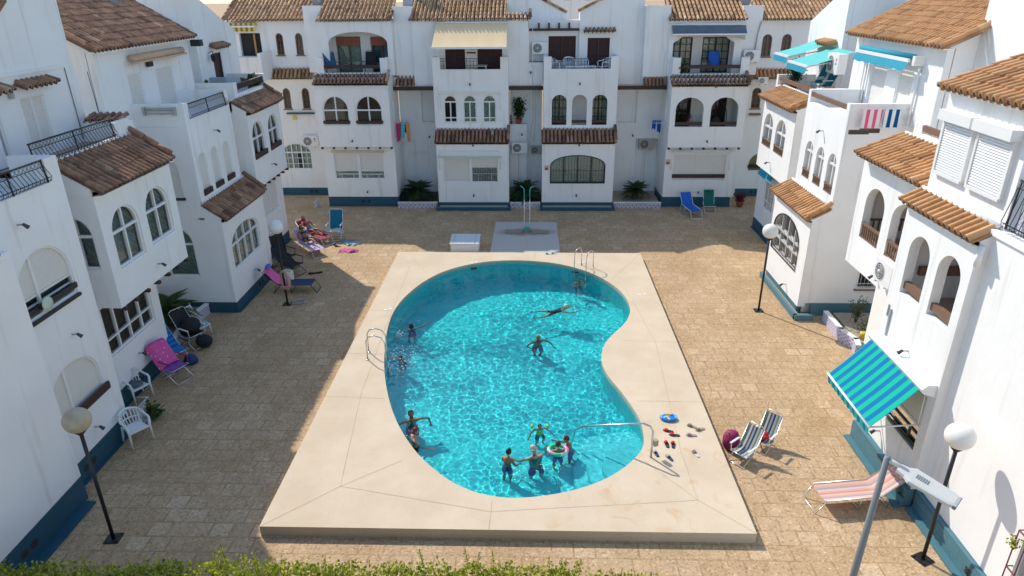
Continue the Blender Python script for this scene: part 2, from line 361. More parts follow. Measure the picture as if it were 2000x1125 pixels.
def ring(mb, fr, outline, w, d0, d1, mi=0):
    """frame that follows an outline, w wide, between depths d0 (front) and d1"""
    us = [u for u, z in outline]; zs = [z for u, z in outline]; cu, cz = (min(us)+max(us))/2, (min(zs)+max(zs))/2
    su, sz = 1-2*w/(max(us)-min(us)), 1-2*w/(max(zs)-min(zs))
    inn = [(cu+(u-cu)*su, cz+(z-cz)*sz) for u, z in outline]; n = len(outline)
    vs = [fr.p(u, z, d0) for u, z in outline]+[fr.p(u, z, d0) for u, z in inn]+[fr.p(u, z, d1) for u, z in inn]
    mb.add(vs, [(k, (k+1) % n, n+(k+1) % n, n+k) for k in range(n)]+[(n+k, n+(k+1) % n, 2*n+(k+1) % n, 2*n+k) for k in range(n)], mi)
def poly_face(mb, fr, outline, d, mi=0):
    tris = tessellate_polygon([[Vector((u, z, 0)) for u, z in outline]])
    mb.add([fr.p(u, z, d) for u, z in outline], [tuple(t) for t in tris], mi)

RND = random.Random(11)
def tiles(name, mat, parent, O, U, S, wid, length, sp=0.2, row=0.38, hi=None, side_tile=None, lo=None):
    """barrel-tile sheet: O eave corner, U along the eave, S up the slope; hi/lo(u) clip the columns"""
    mb = MB(); O, U, S = Vector(O), Vector(U).normalized(), Vector(S).normalized(); N = U.cross(S).normalized()
    if N.z < 0: N = -N
    nc = max(1, round(wid/sp)); sp = wid/nc
    prof = [(0.0, -0.01), (0.05, -0.040), (0.16, -0.052), (0.27, -0.040), (0.32, -0.01), (0.37, 0.040), (0.47, 0.072), (0.66, 0.086), (0.85, 0.072), (0.95, 0.040), (1.0, -0.01)]
    for c in range(nc):
        u0 = c*sp; um = u0+sp*.66
        s0 = lo(um) if lo else 0.0; s1 = min(length, hi(um)) if hi else length
        if s1-s0 < 0.12: continue
        nr = max(1, round((s1-s0)/row)); jit = RND.uniform(-.02, .02)
        for r in range(nr):
            a, b = s0+(s1-s0)*r/nr, s0+(s1-s0)*(r+1)/nr+ (0.03 if r < nr-1 else 0)
            if r > 0: a += jit
            lift, lift2 = 0.022+RND.uniform(0, .008), 0.0
            tb, ts = (min(.99, max(.02, RND.gauss(.55, .14))) if RND.random() < .86 else RND.random()), RND.uniform(-.006, .006)
            vs = []
            for s_, lf, sc in ((a, lift, 1.0), (b, lift2, 0.9)):
                for k, (pu, ph) in enumerate(prof):
                    off = (pu-0.66)*sc+0.66 if pu > 0.33 else pu
                    vs.append(O+U*(u0+off*sp+ts)+S*s_+N*(ph*sp/0.2*(1.15 if sp < .24 else 1)+lf+(0 if pu > .33 else -lf*.6)))
            n = len(prof)
            k0 = len(mb.v); mb.v += [tuple(v) for v in vs]
            for k in range(n-1):
                mb.f.append((k0+k, k0+k+1, k0+n+k+1, k0+n+k)); mb.mi.append(0); mb.sm.append(True)
                mb.tint.append(tb if k >= 4 else max(0, tb*.45-.1))  # channels between barrels tinted darker, shade put into the colour to deepen relief
            # open mouth of the barrel closed by a dark face painted as its shade, rim thick
            vs2 = [vs[k] for k in range(4, n)]+[vs[k]-N*0.018*0-S*0.0 for k in ()]
            inner = [O+U*(u0+(0.66+(pu-0.66)*0.72)*sp+ts)+S*(a+0.004)+N*(ph*0.70*sp/0.2+lift-0.004) for pu, ph in prof[4:]]
            m_ = len(vs2); k1 = len(mb.v); mb.v += [tuple(v) for v in vs2+inner]
            for k in range(m_-1): mb.f.append((k1+k, k1+k+1, k1+m_+k+1, k1+m_+k)); mb.mi.append(0); mb.sm.append(False); mb.tint.append(min(1, tb+.15))
            mb.f.append(tuple(k1+m_+k for k in range(m_))); mb.mi.append(1 if r == 0 else 0); mb.sm.append(False); mb.tint.append(0.02)
    return mb.build(name, [mat, 'dark_room'], parent)
def barge(parent, mat, pts, r=0.085, name='verge_tiles'):
    """a row of cover tiles laid along a verge"""
    mb = MB(); a, b = Vector(pts[0]), Vector(pts[1]); L = (b-a).length; n = max(1, round(L/.38)); d = (b-a)/n
    for i in range(n):
        k = len(mb.f); mb.tube([a+d*i, a+d*(i+1.06)], [r*1.08, r*.88], 10)
        t = RND.random()
        for j in range(k, len(mb.f)): mb.tint[j] = t
    return mb.build(name, mat, parent)
def visor(b, fr, u0, u1, ze, zt, de, dt, mat, over=0.05, verge=None, fill_to=None, sp=0.2):
    """little tiled roof over a projecting storey: eave at depth de height ze, top at dt, zt"""
    O = fr.p(u0-over, ze, de); T = fr.p(u0-over, zt, dt); S = T-O
    tiles('tile_canopy', mat, b, O, fr.U(), S, (u1-u0)+2*over, S.length, sp=sp)
    mb = MB(); f = fill_to if fill_to is not None else 0.0
    pr = [(f, ze-0.09), (dt, ze-0.09), (dt, zt-0.10), (f, ze+(zt-ze)*(de-f)/(de-dt)-0.085)]
    vs = [fr.p(u0-.004, z, d) for d, z in pr]+[fr.p(u1+.004, z, d) for d, z in pr]
    mb.add(vs, [(0,1,2,3), (7,6,5,4), (0,3,7,4), (3,2,6,7), (2,1,5,6), (1,0,4,5)])
    if de > f+0.05:   # soffit board under the overhang
        mb.add([fr.p(u0, ze-0.088, f), fr.p(u1, ze-0.088, f), fr.p(u1, ze-0.055, de-.03), fr.p(u0, ze-0.055, de-.03)], [(0,1,2,3)])
    mb.build('cornice', 'plaster', b)
    # mortar fillet at the top
    mf = MB(); A, B_ = fr.p(u0, zt+0.045, dt+0.03), fr.p(u1, zt+0.045, dt+0.03); mf.tube([A, B_], 0.045, 6); mf.build('mortar_joint', 'plaster', b)
    if verge is not None:
        uu = u1 if verge > 0 else u0
        barge(b, mat, [fr.p(uu, ze+0.16, de-.06), fr.p(uu, zt+0.16, dt+.02)])
        vb = MB(); fr.box(vb, uu-.07 if verge > 0 else uu-.03, uu+.03 if verge > 0 else uu+.07, ze-0.0, ze+.10, f-.0, f+.06) ; vb.build('verge_end', 'plaster', b)

def window(b, fr, u0, u1, z0, zs, h=0.0, style='glass', nm='window', frame='white_metal', back='dark_room', cols=2, transom=True, split=None,
           plank=None, sill=None, bal=None, grille=None, depth=0.12, label=None, shut_to=None, arch_mull=True, open_leaf=False, midbar=None, cell=None, pane_tint=None):
    """one window standing in a hole; returns the hole's outline"""
    out = arch_outline(u0, u1, z0, zs, h)
    cu = (u0+u1)/2
    def top_at(u):
        if h <= 1e-6: return zs
        a = (u1-u0)/2; return zs+h*math.sqrt(max(0, 1-((u-cu)/a)**2))
    if style == 'open': pass
    elif style == 'shutter':
        mb = MB(); ring(mb, fr, out, 0.045, -0.03, -0.09)
        if cols > 1:
            for i in range(1, cols):
                uu = u0+(u1-u0)*(split[i-1] if split else i/cols); fr.box(mb, uu-.035, uu+.035, z0+.02, top_at(uu)-.03, -.035, -.09)
        wo = mb.build(nm, frame, b)
        if label: wo['label'] = label
        zb = z0+.03 if shut_to is None else shut_to
        sh = MB(); poly_face(sh, fr, [(u, max(z, zb)) for u, z in out], -0.085) if shut_to is None else None
        if shut_to is not None:
            o2 = [(u0+.03, zb), (u1-.03, zb)]+[(u, max(z, zb)) for u, z in out[2:]]; poly_face(sh, fr, o2, -0.085)
            fr.box(sh, u0+.04, u1-.04, zb-.03, zb+.03, -.09, -.06)
        # individual slats stand proud
        z = zb+.03
        while z < top_at(cu)-.05:
            if h <= 1e-6 or z < zs: a, c_ = u0+.045, u1-.045
            else:
                k = math.sqrt(max(0, 1-((z+.025-zs)/h)**2))*(u1-u0)/2; a, c_ = cu-k+.04, cu+k-.04
            if c_-a > .1:
                sh.add([fr.p(a, z, -.082), fr.p(c_, z, -.082), fr.p(c_, z+.010, -.074), fr.p(a, z+.010, -.074), fr.p(a, z+.055, -.079), fr.p(c_, z+.055, -.079)], [(0,1,2,3), (3,2,5,4)])
            z += .055
        sh.build('roller_shutter', 'roller_shutter', wo)
        if shut_to is not None:
            g = MB(); poly_face(g, fr, [(u0+.03, z0+.03), (u1-.03, z0+.03), (u1-.03, zb), (u0+.03, zb)], -.13); g.build('pane', 'window_glass', wo)
            g = MB(); poly_face(g, fr, [(u0+.01, z0+.01), (u1-.01, z0+.01), (u1-.01, zb), (u0+.01, zb)], -.19); g.build('curtain', back, wo)  # with dark_room, a dark sheet painted as the room's shade, not cloth
            f2 = MB(); zz = z0+(zb-z0)*.55
            fr.box(f2, u0+.04, u1-.04, zz-.02, zz+.02, -.1, -.128)
            for k in (.25, .75): fr.box(f2, u0+(u1-u0)*k-.015, u0+(u1-u0)*k+.015, z0+.03, zz-.02, -.1, -.128)
            f2.build('sash', frame, wo)
    else:
        mb = MB(); ring(mb, fr, out, 0.055, -0.05, -depth-.02)
        if cols > 1:
            for i in range(1, cols):
                uu = u0+(u1-u0)*(split[i-1] if split else i/cols)
                fr.box(mb, uu-.03, uu+.03, z0+.03, (top_at(uu)-.03) if arch_mull else zs, -.055, -depth-.02)
        if transom and h > 0: fr.box(mb, u0+.03, u1-.03, zs-.035, zs+.035, -.045, -depth-.02)
        if midbar is not None: fr.box(mb, u0+.03, u1-.03, midbar-.025, midbar+.025, -.052, -depth-.02)
        if cell:
            nu, nz = cell
            for i in range(1, nu):
                uu = u0+(u1-u0)*i/nu; fr.box(mb, uu-.012, uu+.012, z0+.03, top_at(uu)-.03, -.07, -depth-.01)
            for i in range(1, nz):
                zz = z0+(zs+h*.6-z0)*i/nz; fr.box(mb, u0+.04, u1-.04, zz-.012, zz+.012, -.068, -depth-.01)
        wo = mb.build(nm, frame, b)
        if label: wo['label'] = label
        g = MB(); poly_face(g, fr, arch_outline(u0+.02, u1-.02, z0+.02, zs, max(0, h-.02) if h else 0), -depth); g.build('pane', pane_tint or 'window_glass', wo)
        g = MB()
        # hanging cloth or dark interior a hand behind the pane
        poly_face(g, fr, arch_outline(u0+.003, u1-.003, z0+.003, zs, max(0, h-.003) if h else 0), -depth-.07)
        g.build('curtain' if 'curtain' in back else 'interior', back, wo)
    if plank:
        p = MB(); fr.box(p, u0-.02, u1+.02, z0+plank[0], z0+plank[1], -.03, .045); p.build('wooden_rail', 'dark_wood' if len(plank) < 3 else plank[2], b)
    if sill:
        p = MB(); fr.box(p, u0-.05, u1+.05, z0-.05, z0-.004, -.2, .06); p.build('sill', sill, b)
    if bal:
        p = MB(); zt_ = z0+bal[0]; fr.box(p, u0+.005, u1-.005, zt_-.035, zt_, -.05, .02); fr.box(p, u0+.005, u1-.005, z0+.04, z0+.07, -.04, .01)
        n = max(3, round((u1-u0)/bal[1]))
        for i in range(n):
            uu = u0+(u1-u0)*(i+.5)/n; fr.box(p, uu-.014, uu+.014, z0+.07, zt_-.035, -.03, .0)
        p.build('balustrade', bal[2], b)
    if grille:
        p = MB(); n = round((u1-u0)/grille[0])
        for i in range(1, n):
            uu = u0+(u1-u0)*i/n; q = fr.p(uu, z0, .012); p.tube([q, fr.p(uu, top_at(uu)-.01, .012)], .007, 5)
        for zz in grille[1]: p.tube([fr.p(u0, zz, .02), fr.p(u1, zz, .02)], .011, 5)
        ring(p, fr, out, .035, .03, .0)
        p.build('grille', grille[2], b)
    return out
def rect(u0, u1, z0, z1): return [(u0, z0), (u1, z0), (u1, z1), (u0, z1)]
def solid(b, x0, x1, y0, y1, z0, z1, mat='plaster', name='wall'):
    mb = MB(); mb.box(x0, x1, y0, y1, z0, z1); return mb.build(name, mat, b)

def belly_rail(b, fr, u0, u1, z0, z1):
    """wrought iron railing: square posts, bars that bow outwards, rings under the hand rail"""
    mb = MB(); h = z1-z0
    mb.tube([fr.p(u0, z1, -.05), fr.p(u1, z1, -.05)], .02, 6)
    mb.tube([fr.p(u0, z1-.13, -.03), fr.p(u1, z1-.13, -.03)], .010, 5)
    mb.tube([fr.p(u0, z0+.08, .06), fr.p(u1, z0+.08, .06)], .010, 5)
    n = max(4, round((u1-u0)/.125)); st = (u1-u0)/n
    for i in range(n+1):
        u = u0+st*i
        mb.tube([fr.p(u, z1-.13, -.03), fr.p(u, z0+h*.5, .02), fr.p(u, z0+.1, .09), fr.p(u, z0, .06), fr.p(u, z0-.0, .0)], .0075, 5)
        if i < n:
            for zc, dc, rr in ((z1-.065, -.04, .05), (z0+.035, .06, .04)):
                mb.tube([fr.p(u+st/2+rr*math.cos(a), zc+rr*math.sin(a), dc) for a in [k*math.pi/5 for k in range(10)]], .006, 4, closed=True)
    for u in (u0+.03, (u0+u1)/2, u1-.03):
        mb.tube([fr.p(u, z1, -.05), fr.p(u, z0-.04, .0)], .018, 5)
    return mb.build('iron_railing', 'black_iron', b)
def bar_rail(b, fr, u0, u1, z0, z1):
    mb = MB()
    for z in (z1, z1-.12, z0+.14): mb.tube([fr.p(u0, z, -.05), fr.p(u1, z, -.05)], .013 if z == z1 else .009, 5)
    n = round((u1-u0)/.16)
    for i in range(1, n): u = u0+(u1-u0)*i/n; mb.tube([fr.p(u, z1, -.05), fr.p(u, z0, -.05)], .008, 5)
    return mb.build('iron_railing', 'black_iron', b)
def plank_rail(b, fr, u0, u1, z0, z1, mat='dark_wood'):
    mb = MB(); fr.box(mb, u0-.02, u1+.02, z0, z1, -.12, -.03); return mb.build('wooden_rail', mat, b)
def parapet(b, fr, u0, u1, z0, zl, zt, e0=.38, e1=.38, t=.14, floor=None, ret0=None, ret1=None):
    """terrace front: low middle, higher ends, side walls running back to depth ret"""
    mb = MB()
    out = [(u0, z0), (u1, z0), (u1, zt)]
    if e1: out += [(u1-e1, zt), (u1-e1, zl)]
    if e0: out += [(u0+e0, zl), (u0+e0, zt)]
    out += [(u0, zt)]
    panel(mb, fr, out, (), t, back=True)
    for r_, a, c_ in ((ret0, u0, u0+t), (ret1, u1-t, u1)):
        if r_: fr.box(mb, a, c_, z0, zt, -t, -r_)
    return mb.build('parapet', 'plaster', b)
def teal_plinth(b, fr, u0, u1, z, d=.012, t=.2, mat='teal_paint', kerb=True, z0=0.0, vents=()):
    mb = MB(); fr.box(mb, u0, u1, z0, z, -t, d)
    if kerb: fr.box(mb, u0, u1, z0, .035, d, d+.09)
    o = mb.build('plinth', mat, b)
    for uc in vents:
        v = MB(); 
        for k in (-.14, .14):
            v.add([fr.p(uc+k+.11*math.cos(a), z*.5+.09*math.sin(a), d+.004) for a in [q*math.pi/6 for q in range(12)]], [tuple(range(12))])
        v.build('vent', 'dark_room', o)
    return o
# ================================================================= GROUND, DECK, POOL
POOL = [(-4.71,19.73),(-4.79,21.35),(-4.55,22.78),(-4.01,24.22),(-3.23,25.28),(-2.06,26.01),(-0.82,26.25),(0.44,26.09),(1.46,25.65),(2.41,24.8),(3.08,23.66),(3.38,22.64),(3.43,21.78),(3.32,21.16),(3.08,20.5),(2.67,19.83),(2.33,19.2),(2.13,18.47),(2.09,17.85),(2.2,17.12),(2.39,16.57),(2.59,15.92),(2.77,15.19),(2.82,14.63),(2.76,13.98),(2.55,13.5),(2.04,12.9),(1.42,12.44),(0.71,12.14),(0.03,11.98),(-0.58,11.95),(-1.21,12.1),(-1.82,12.47),(-2.36,13.01),(-2.81,13.58),(-3.35,14.52),(-3.79,15.57),(-4.19,16.88),(-4.45,18.06)]
def closed_curve(P, k=4):
    P = [Vector((x, y, 0)) for x, y in P]; n = len(P)
    for _ in range(2): P = [(P[i-1]+P[i]*2+P[(i+1) % n])/4*1.0 if False else P[i] for i in range(n)]
    out = []
    for i in range(n):
        a, b, c, d = P[i-1], P[i], P[(i+1) % n], P[(i+2) % n]
        for j in range(k):
            t = j/k; out.append(0.5*((2*b)+(-a+c)*t+(2*a-5*b+4*c-d)*t*t+(-a+3*b-3*c+d)*t**3))
    for _ in range(3): out = [(out[i-1]+out[i]*2+out[(i+1) % len(out)])/4 for i in range(len(out))]
    return [(p.x, p.y) for p in out]
RIM = closed_curve(POOL)[::-1]
def grow(P, g):
    n = len(P); A = sum(P[i][0]*P[(i+1) % n][1]-P[(i+1) % n][0]*P[i][1] for i in range(n)); s = 1 if A > 0 else -1; out = []
    for i in range(n):
        dx, dy = P[(i+1) % n][0]-P[i-1][0], P[(i+1) % n][1]-P[i-1][1]; L = math.hypot(dx, dy) or 1
        out.append((P[i][0]+s*g*dy/L, P[i][1]-s*g*dx/L))
    return out
def inside(x, y, P):
    c = False; n = len(P); j = n-1
    for i in range(n):
        if (P[i][1] > y) != (P[j][1] > y) and x < (P[j][0]-P[i][0])*(y-P[i][1])/(P[j][1]-P[i][1])+P[i][0]: c = not c
        j = i
    return c
def flat(mb, outer, holes, z, mi=0):
    lp = [outer]+list(holes); fl = [q for l_ in lp for q in l_]
    tr = tessellate_polygon([[Vector((x, y, 0)) for x, y in l_] for l_ in lp])
    fs = []
    for a, b_, c in tr:
        A, B_, C = fl[a], fl[b_], fl[c]; cr = (B_[0]-A[0])*(C[1]-A[1])-(B_[1]-A[1])*(C[0]-A[0]); fs.append((a, b_, c) if cr > 0 else (a, c, b_))
    mb.add([(x, y, z) for x, y in fl], fs, mi)

g = MB(); flat(g, [(-400, -300), (400, -300), (400, 600), (-400, 600)], [grow(RIM, .25)], 0.0)
tag(g.build('ground', 'paving'), kind='structure')

DECK = [(-5.65, 10.97), (4.61, 10.97), (4.53, 27.10), (-5.66, 27.16)]
g = MB(); flat(g, DECK, [RIM], .25)
for i in range(4):
    a, c = DECK[i], DECK[(i+1) % 4]; g.add([(*a, 0.0), (*c, 0.0), (*c, .25), (*a, .25)], [(0, 1, 2, 3)])
n = len(RIM); g.add([(x, y, .25) for x, y in RIM]+[(x, y, .17) for x, y in RIM], [(k, n+k, n+(k+1) % n, (k+1) % n) for k in range(n)])
deck = tag(g.build('pool_deck', 'deck_concrete'), kind='structure')
plain('joint_dark', (0.49, 0.375, 0.24), 0.9, var=0.5, scale=3)
g = MB()
def joint(a, c, w_=.014, z=.2525):
    a, c = Vector((*a, z)), Vector((*c, z)); d = (c-a).normalized(); nn = Vector((-d.y, d.x, 0))*w_/2; N_ = max(2, int((c-a).length/.5)); row = []
    for i in range(N_+1):
        p = a.lerp(c, i/N_)+nn*RND.uniform(-1, 1); row.append([p-nn, p+nn])
    g.sheet(row)
for a, c in [((-4.28,12.25),(-4.69,16.06)),((-4.69,16.06),(-4.80,19.4)),((-4.8,19.4),(-4.91,25.53)),((-4.28,12.25),(-.84,11.5)),((-.84,11.5),(3.63,11.95)),((3.63,11.95),(3.6,13.7)),((3.6,13.7),(3.71,15.94)),((3.71,15.94),(3.89,19.22)),((3.89,19.22),(3.45,23.56)),((-5.62,10.99),(-4.28,12.25)),((-4.28,12.25),(-3.05,13.2)),((-.87,10.98),(-.84,11.9)),((4.59,10.99),(3.63,11.95)),((3.63,11.95),(2.66,13.3)),((2.85,15.85),(4.58,15.83)),((2.82,19.3),(4.55,19.23)),((-5.64,15.95),(-4.0,15.85)),((-5.64,18.36),(-4.55,18.31)),((-5.64,21.4),(-4.85,21.4)),((-5.0,26.6),(-4.0,24.5)),((4.5,27.0),(3.0,24.2)),((.1,26.3),(.12,27.1))]:
    joint(a, c)
tag(g.build('deck_joints', 'joint_dark'), kind='structure')
# four pairs of white footprints-like inlet covers by the rim
for x, y in ((-2.35, 25.98), (2.0, 26.0), (-5.0, 21.5), (4.0, 22.9)):
    g = MB()
    for k in (-.09, .09): g.add([(x+k+.07*math.cos(a), y+.05*math.sin(a)+k*.4, .2555) for a in [q*math.pi/5 for q in range(10)]], [tuple(range(10))])
    tag(g.build('deck_marking', 'white_plastic'), kind='structure')

# shell: walls, floor that falls away from the steps, rounded toe
def floor_z(x, y): return -.75-.058*(y-12)
g = MB(); toe = grow(RIM, -.12)
top = [(x, y, .17) for x, y in RIM]; mid = [(x, y, floor_z(x, y)+.13) for x, y in RIM]; bot = [(x, y, floor_z(x, y)) for x, y in toe]
g.add(top+mid+bot, [(r*n+k, r*n+n+k, r*n+n+(k+1) % n, r*n+(k+1) % n) for r in (0, 1) for k in range(n)])
k_ = len(g.v); flat(g, toe, [], 0); g.v[k_:] = [(x, y, floor_z(x, y)) for x, y, z in g.v[k_:]]
shell = tag(g.build('pool_shell', 'pool_mosaic'), kind='structure'); shell.cycles.is_caustics_receiver = True
plain('pool_line', (0.30, 0.42, 0.36), 0.4, var=0.1)
g = MB(); ri = grow(RIM, -.012); g.add([(x, y, .168) for x, y in ri]+[(x, y, .10) for x, y in ri], [(k, n+k, n+(k+1) % n, (k+1) % n) for k in range(n)])
tag(g.build('pool_rim_band', 'pool_line'), kind='structure')
# rounded steps in the corner with the hand rail
g = MB()
for r_, z in ((.85, -.08), (1.2, -.27), (1.55, -.46), (1.9, -.64)):
    g.lathe((2.55, 13.35, 0), [(r_, -.9), (r_, z-.02), (r_-.02, z), (1e-4, z)], 48, sm=False)
steps = tag(g.build('pool_steps', 'pool_step_mosaic'), kind='structure'); steps.cycles.is_caustics_receiver = True
# water: real waves, so that the light on the floor is real too
WZ = 0.085
g = MB(); big = grow(RIM, .07); x0, x1, y0, y1 = -5.1, 3.8, 11.6, 26.6; st = .027
nx, ny = int((x1-x0)/st), int((y1-y0)/st); idx = {}
def wave(x, y):
    q = noise.noise
    amp = 1.05+1.0*q(Vector((x*.5, y*.5, 7.0)))
    z = .011*q(Vector((x*1.15+.3*y, y*1.3, 1.0)))+.0075*q(Vector((x*2.6, y*2.3+.6*x, 5.0)))*amp+.0062*q(Vector((x*5.2+y, y*4.8, 9.0)))*amp+.0030*q(Vector((x*9.5, y*9.0+x*2, 3.0)))*amp+.0010*q(Vector((x*17, y*16, 6.0)))
    calm = .45+.55*min(1, max(0, (25.2-y)/4.5))
    z *= calm
    for cx, cy, a, k in ((-4.04, 17.95, .010, 11), (-3.2, 14.6, .006, 12), (.1, 13.2, .007, 10), (-.57, 13.0, .006, 12), (.9, 13.7, .006, 12), (1.0, 21.4, .006, 10), (.22, 19.2, .006, 10), (-4.0, 19.9, .006, 11)):
        d = math.hypot(x-cx, y-cy); 
        if d < 2.2: z += a*math.sin(d*k)*math.exp(-d*1.5)
    return WZ+z
for j in range(ny+1):
    for i in range(nx+1):
        x, y = x0+i*st, y0+j*st
        if inside(x, y, big): idx[(i, j)] = len(g.v); g.v.append((x, y, wave(x, y)))
for (i, j) in list(idx):
    q = [(i, j), (i+1, j), (i+1, j+1), (i, j+1)]
    if all(k in idx for k in q): g.f.append(tuple(idx[k] for k in q)); g.mi.append(0); g.sm.append(True); g.tint.append(.5)
water = tag(g.build('pool_water', 'pool_water'), kind='structure'); water.cycles.is_caustics_caster = True
# shower pad
def make_pad():
    m, n, l, b_ = nodes_of('pad_concrete'); pos = world_coords(n)
    mp = n.new('ShaderNodeMapping'); mp.inputs['Location'].default_value = (.28, -30.35*2.6, 0); mp.inputs['Scale'].default_value = (1, 2.6, 1); l.new(pos, mp.inputs['Vector'])
    ln = n.new('ShaderNodeVectorMath'); ln.operation = 'LENGTH'; l.new(mp.outputs[0], ln.inputs[0])
    no = n.new('ShaderNodeTexNoise'); no.inputs['Scale'].default_value = 2.5; no.inputs['Detail'].default_value = 8; l.new(pos, no.inputs['Vector'])
    ad = n.new('ShaderNodeMath'); ad.operation = 'ADD'; l.new(ln.outputs['Value'], ad.inputs[0]); l.new(no.outputs['Fac'], ad.inputs[1])
    r = ramp(n, [(0, (.19, .155, .115)), (.5, (.20, .17, .13)), (.95, (.48, .45, .40)), (1, (.52, .49, .44))]); mr = n.new('ShaderNodeMapRange'); mr.inputs['From Max'].default_value = 2.1; l.new(ad.outputs[0], mr.inputs['Value']); l.new(mr.outputs[0], r.inputs['Fac']); l.new(r.outputs[0], b_.inputs['Base Color']); b_.inputs['Roughness'].default_value = .85; MATS['pad_concrete'] = m
make_pad()
g = MB(); flat(g, [(-1.80, 27.2), (1.22, 27.2), (1.18, 31.81), (-1.77, 31.88)], [], .05)
for a, c in (((-1.80, 27.2), (-1.77, 31.88)), ((-1.77, 31.88), (1.18, 31.81)), ((1.18, 31.81), (1.22, 27.2)), ((1.22, 27.2), (-1.80, 27.2))): g.add([(*a, 0), (*c, 0), (*c, .05), (*a, .05)], [(0, 1, 2, 3)])
tag(g.build('shower_pad', 'pad_concrete'), kind='structure')
g = MB(); joint((-.22, 27.25), (-.3, 31.8), .015, .0575); tag(g.build('pad_joint', 'joint_dark'), kind='structure')
# low flower beds along the walls
def bed(x0, x1, y0, y1, fill, z=.2):
    g = MB(); g.box(x0, x1, y0, y1, -.05, z); return tag(g.build('planting_bed', fill), kind='structure')
bed(-6.95, -4.95, 34.55, 36.85, 'soil', .16); bed(-1.15, .45, 34.5, 36.85, 'soil', .16); bed(4.15, 6.6, 34.5, 36.85, 'gravel', .2)
bed(-13.2, -11.7, 19.0, 21.65, 'gravel', .24); bed(10.25, 12.4, 18.9, 21.4, 'gravel', .26)

# ================================================================= BUILDINGS
def house(loc, label, cat='apartment house', group='white apartment houses round the pool'):
    return empty('apartment_house', loc, label, cat, group)
S, L, R = 'S', 'L', 'R'
WIN_W = dict(frame='white_metal')

# ---------------- back row, house with two arched windows (left) ----------------
def house_b(xs, label, base, right):
    """xs: box left/right; the storeys step back above"""
    x0, x1 = xs; b = house((x0, 36, 0), label)
    gx0, gx1 = x0+.06, x1+.04
    fg, fb, fp, fu = Fr(S, 34.66), Fr(S, 34.35), Fr(S, 34.92), Fr(S, 35.5)
    return b, fg, fb, fp, fu, gx0, gx1

# BB1
b, fg, fb, fp, fu, gx0, gx1 = house_b((-10.72, -7.05), 'white house with peach blind box and two arched windows side by side, back row left', 0, False)
hl = window(b, fg, -10.18, -8.93, 1.45, 2.82, 0, 'shutter', cols=1, shut_to=1.88, back='curtain', label='window with beige blind three quarters down, left of a pair')
hr = window(b, fg, -8.87, -7.62, 1.45, 2.82, 0, 'shutter', cols=1, shut_to=1.86, back='curtain')
mb = MB(); panel(mb, fg, rect(gx0, gx1, .5, 3.17), [hl, hr]); mb.build('wall', 'plaster', b)
solid(b, gx0, gx1, 34.88, 36.9, 0.02, 3.17)
mb = MB(); fg.box(mb, -10.25, -7.55, 2.83, 2.93, -.02, .09); mb.build('blind_box', plain('peach_box', (.62, .50, .38), .6), b)
teal_plinth(b, fg, gx0, gx1, .5, vents=(-8.7,))
solid(b, gx1-.0, gx1+.012, 34.9, 36.88, 0.02, .45, 'teal_paint', 'plinth')
w1 = window(b, fb, -10.37, -9.07, 4.24, 4.98, .7, 'glass', back='brown_room', midbar=None, plank=(.10, .24))
w2 = window(b, fb, -8.73, -7.42, 4.24, 4.98, .7, 'glass', back='brown_room', plank=(.10, .24))
mb = MB(); panel(mb, fb, rect(-10.72, -7.05, 3.17, 6.25), [w1, w2], .24); mb.build('wall', 'plaster', b)
mb = MB(); panel(mb, Fr(L, -7.05), [(34.59, 3.172), (36.9, 3.172), (36.9, 6.5), (34.59, 6.5)], [window(b, Fr(L, -7.05), 34.95, 35.5, 4.2, 5.0, .45, 'glass', back='curtain', cols=2)], .2); mb.build('wall', 'plaster', b)
solid(b, -10.72, -7.25, 34.59, 36.9, 3.172, 6.5)
mb = MB(); fb.box(mb, -10.66, -7.1, 6.0, 6.08, 0, .07); mb.build('blind_box', 'white_metal', b)
for i in range(7):
    mb = MB(); x = -10.6+i*.585; mb.obox((x, 34.37, 3.12), (.045, 0, 0), (0, .09, 0), (0, 0, .045)); mb.build('corbel', 'dark_wood', b)
visor(b, fb, -10.66, -7.05, 6.24, 6.62, .16, -.57, 'tile_brown', verge=1)
parapet(b, fp, -10.62, -7.1, 6.3, 6.66, 7.38, .38, .36, ret1=.6, ret0=.6)
plank_rail(b, fp, -10.24, -7.46, 6.9, 7.06)
ho = [(-10.05, 6.52), (-7.14, 6.52), (-7.14, 8.03)]+[(-8.595+1.455*math.cos(a), 8.03+.52*math.sin(a)) for a in [k*math.pi/16 for k in range(1, 16)]]+[(-10.05, 8.03)]
mb = MB(); panel(mb, fu, rect(-10.42, -6.87, 6.5, 9.02), [ho], .2, back=True); mb.build('wall', 'plaster', b)
solid(b, -10.6, -6.87, 35.7, 36.7, 8.75, 8.95, name='ceiling'); solid(b, -10.62, -7.25, 35.1, 36.9, 6.505, 6.52, name='terrace_floor', mat=plain('floor_tiles', (.42, .30, .24), .5, var=.1))
solid(b, -7.1, -6.87, 35.7, 36.9, 6.5, 8.75); solid(b, -10.62, -10.42, 35.7, 36.9, 6.5, 8.75)
fbk = Fr(S, 36.6)
plain('roman_blind_red', (.36, .13, .08), .9, var=.4, wave=('X', 5, .01)); plain('lace_blue', (.10, .20, .28), .9, var=.6, scale=9)
d1 = window(b, fbk, -9.95, -8.72, 6.53, 8.27, 0, 'glass', nm='terrace_door', frame='brown_wood', back='curtain_green', midbar=None)
d2 = window(b, fbk, -8.2, -7.15, 6.53, 8.25, 0, 'glass', nm='terrace_door', frame='brown_wood', back='lace_blue')
mb = MB(); panel(mb, fbk, rect(-10.42, -7.1, 6.52, 8.75), [d1, d2], .2); mb.build('wall', 'plaster', b)
solid(b, -10.42, -7.1, 36.82, 36.9, 6.5, 8.75)
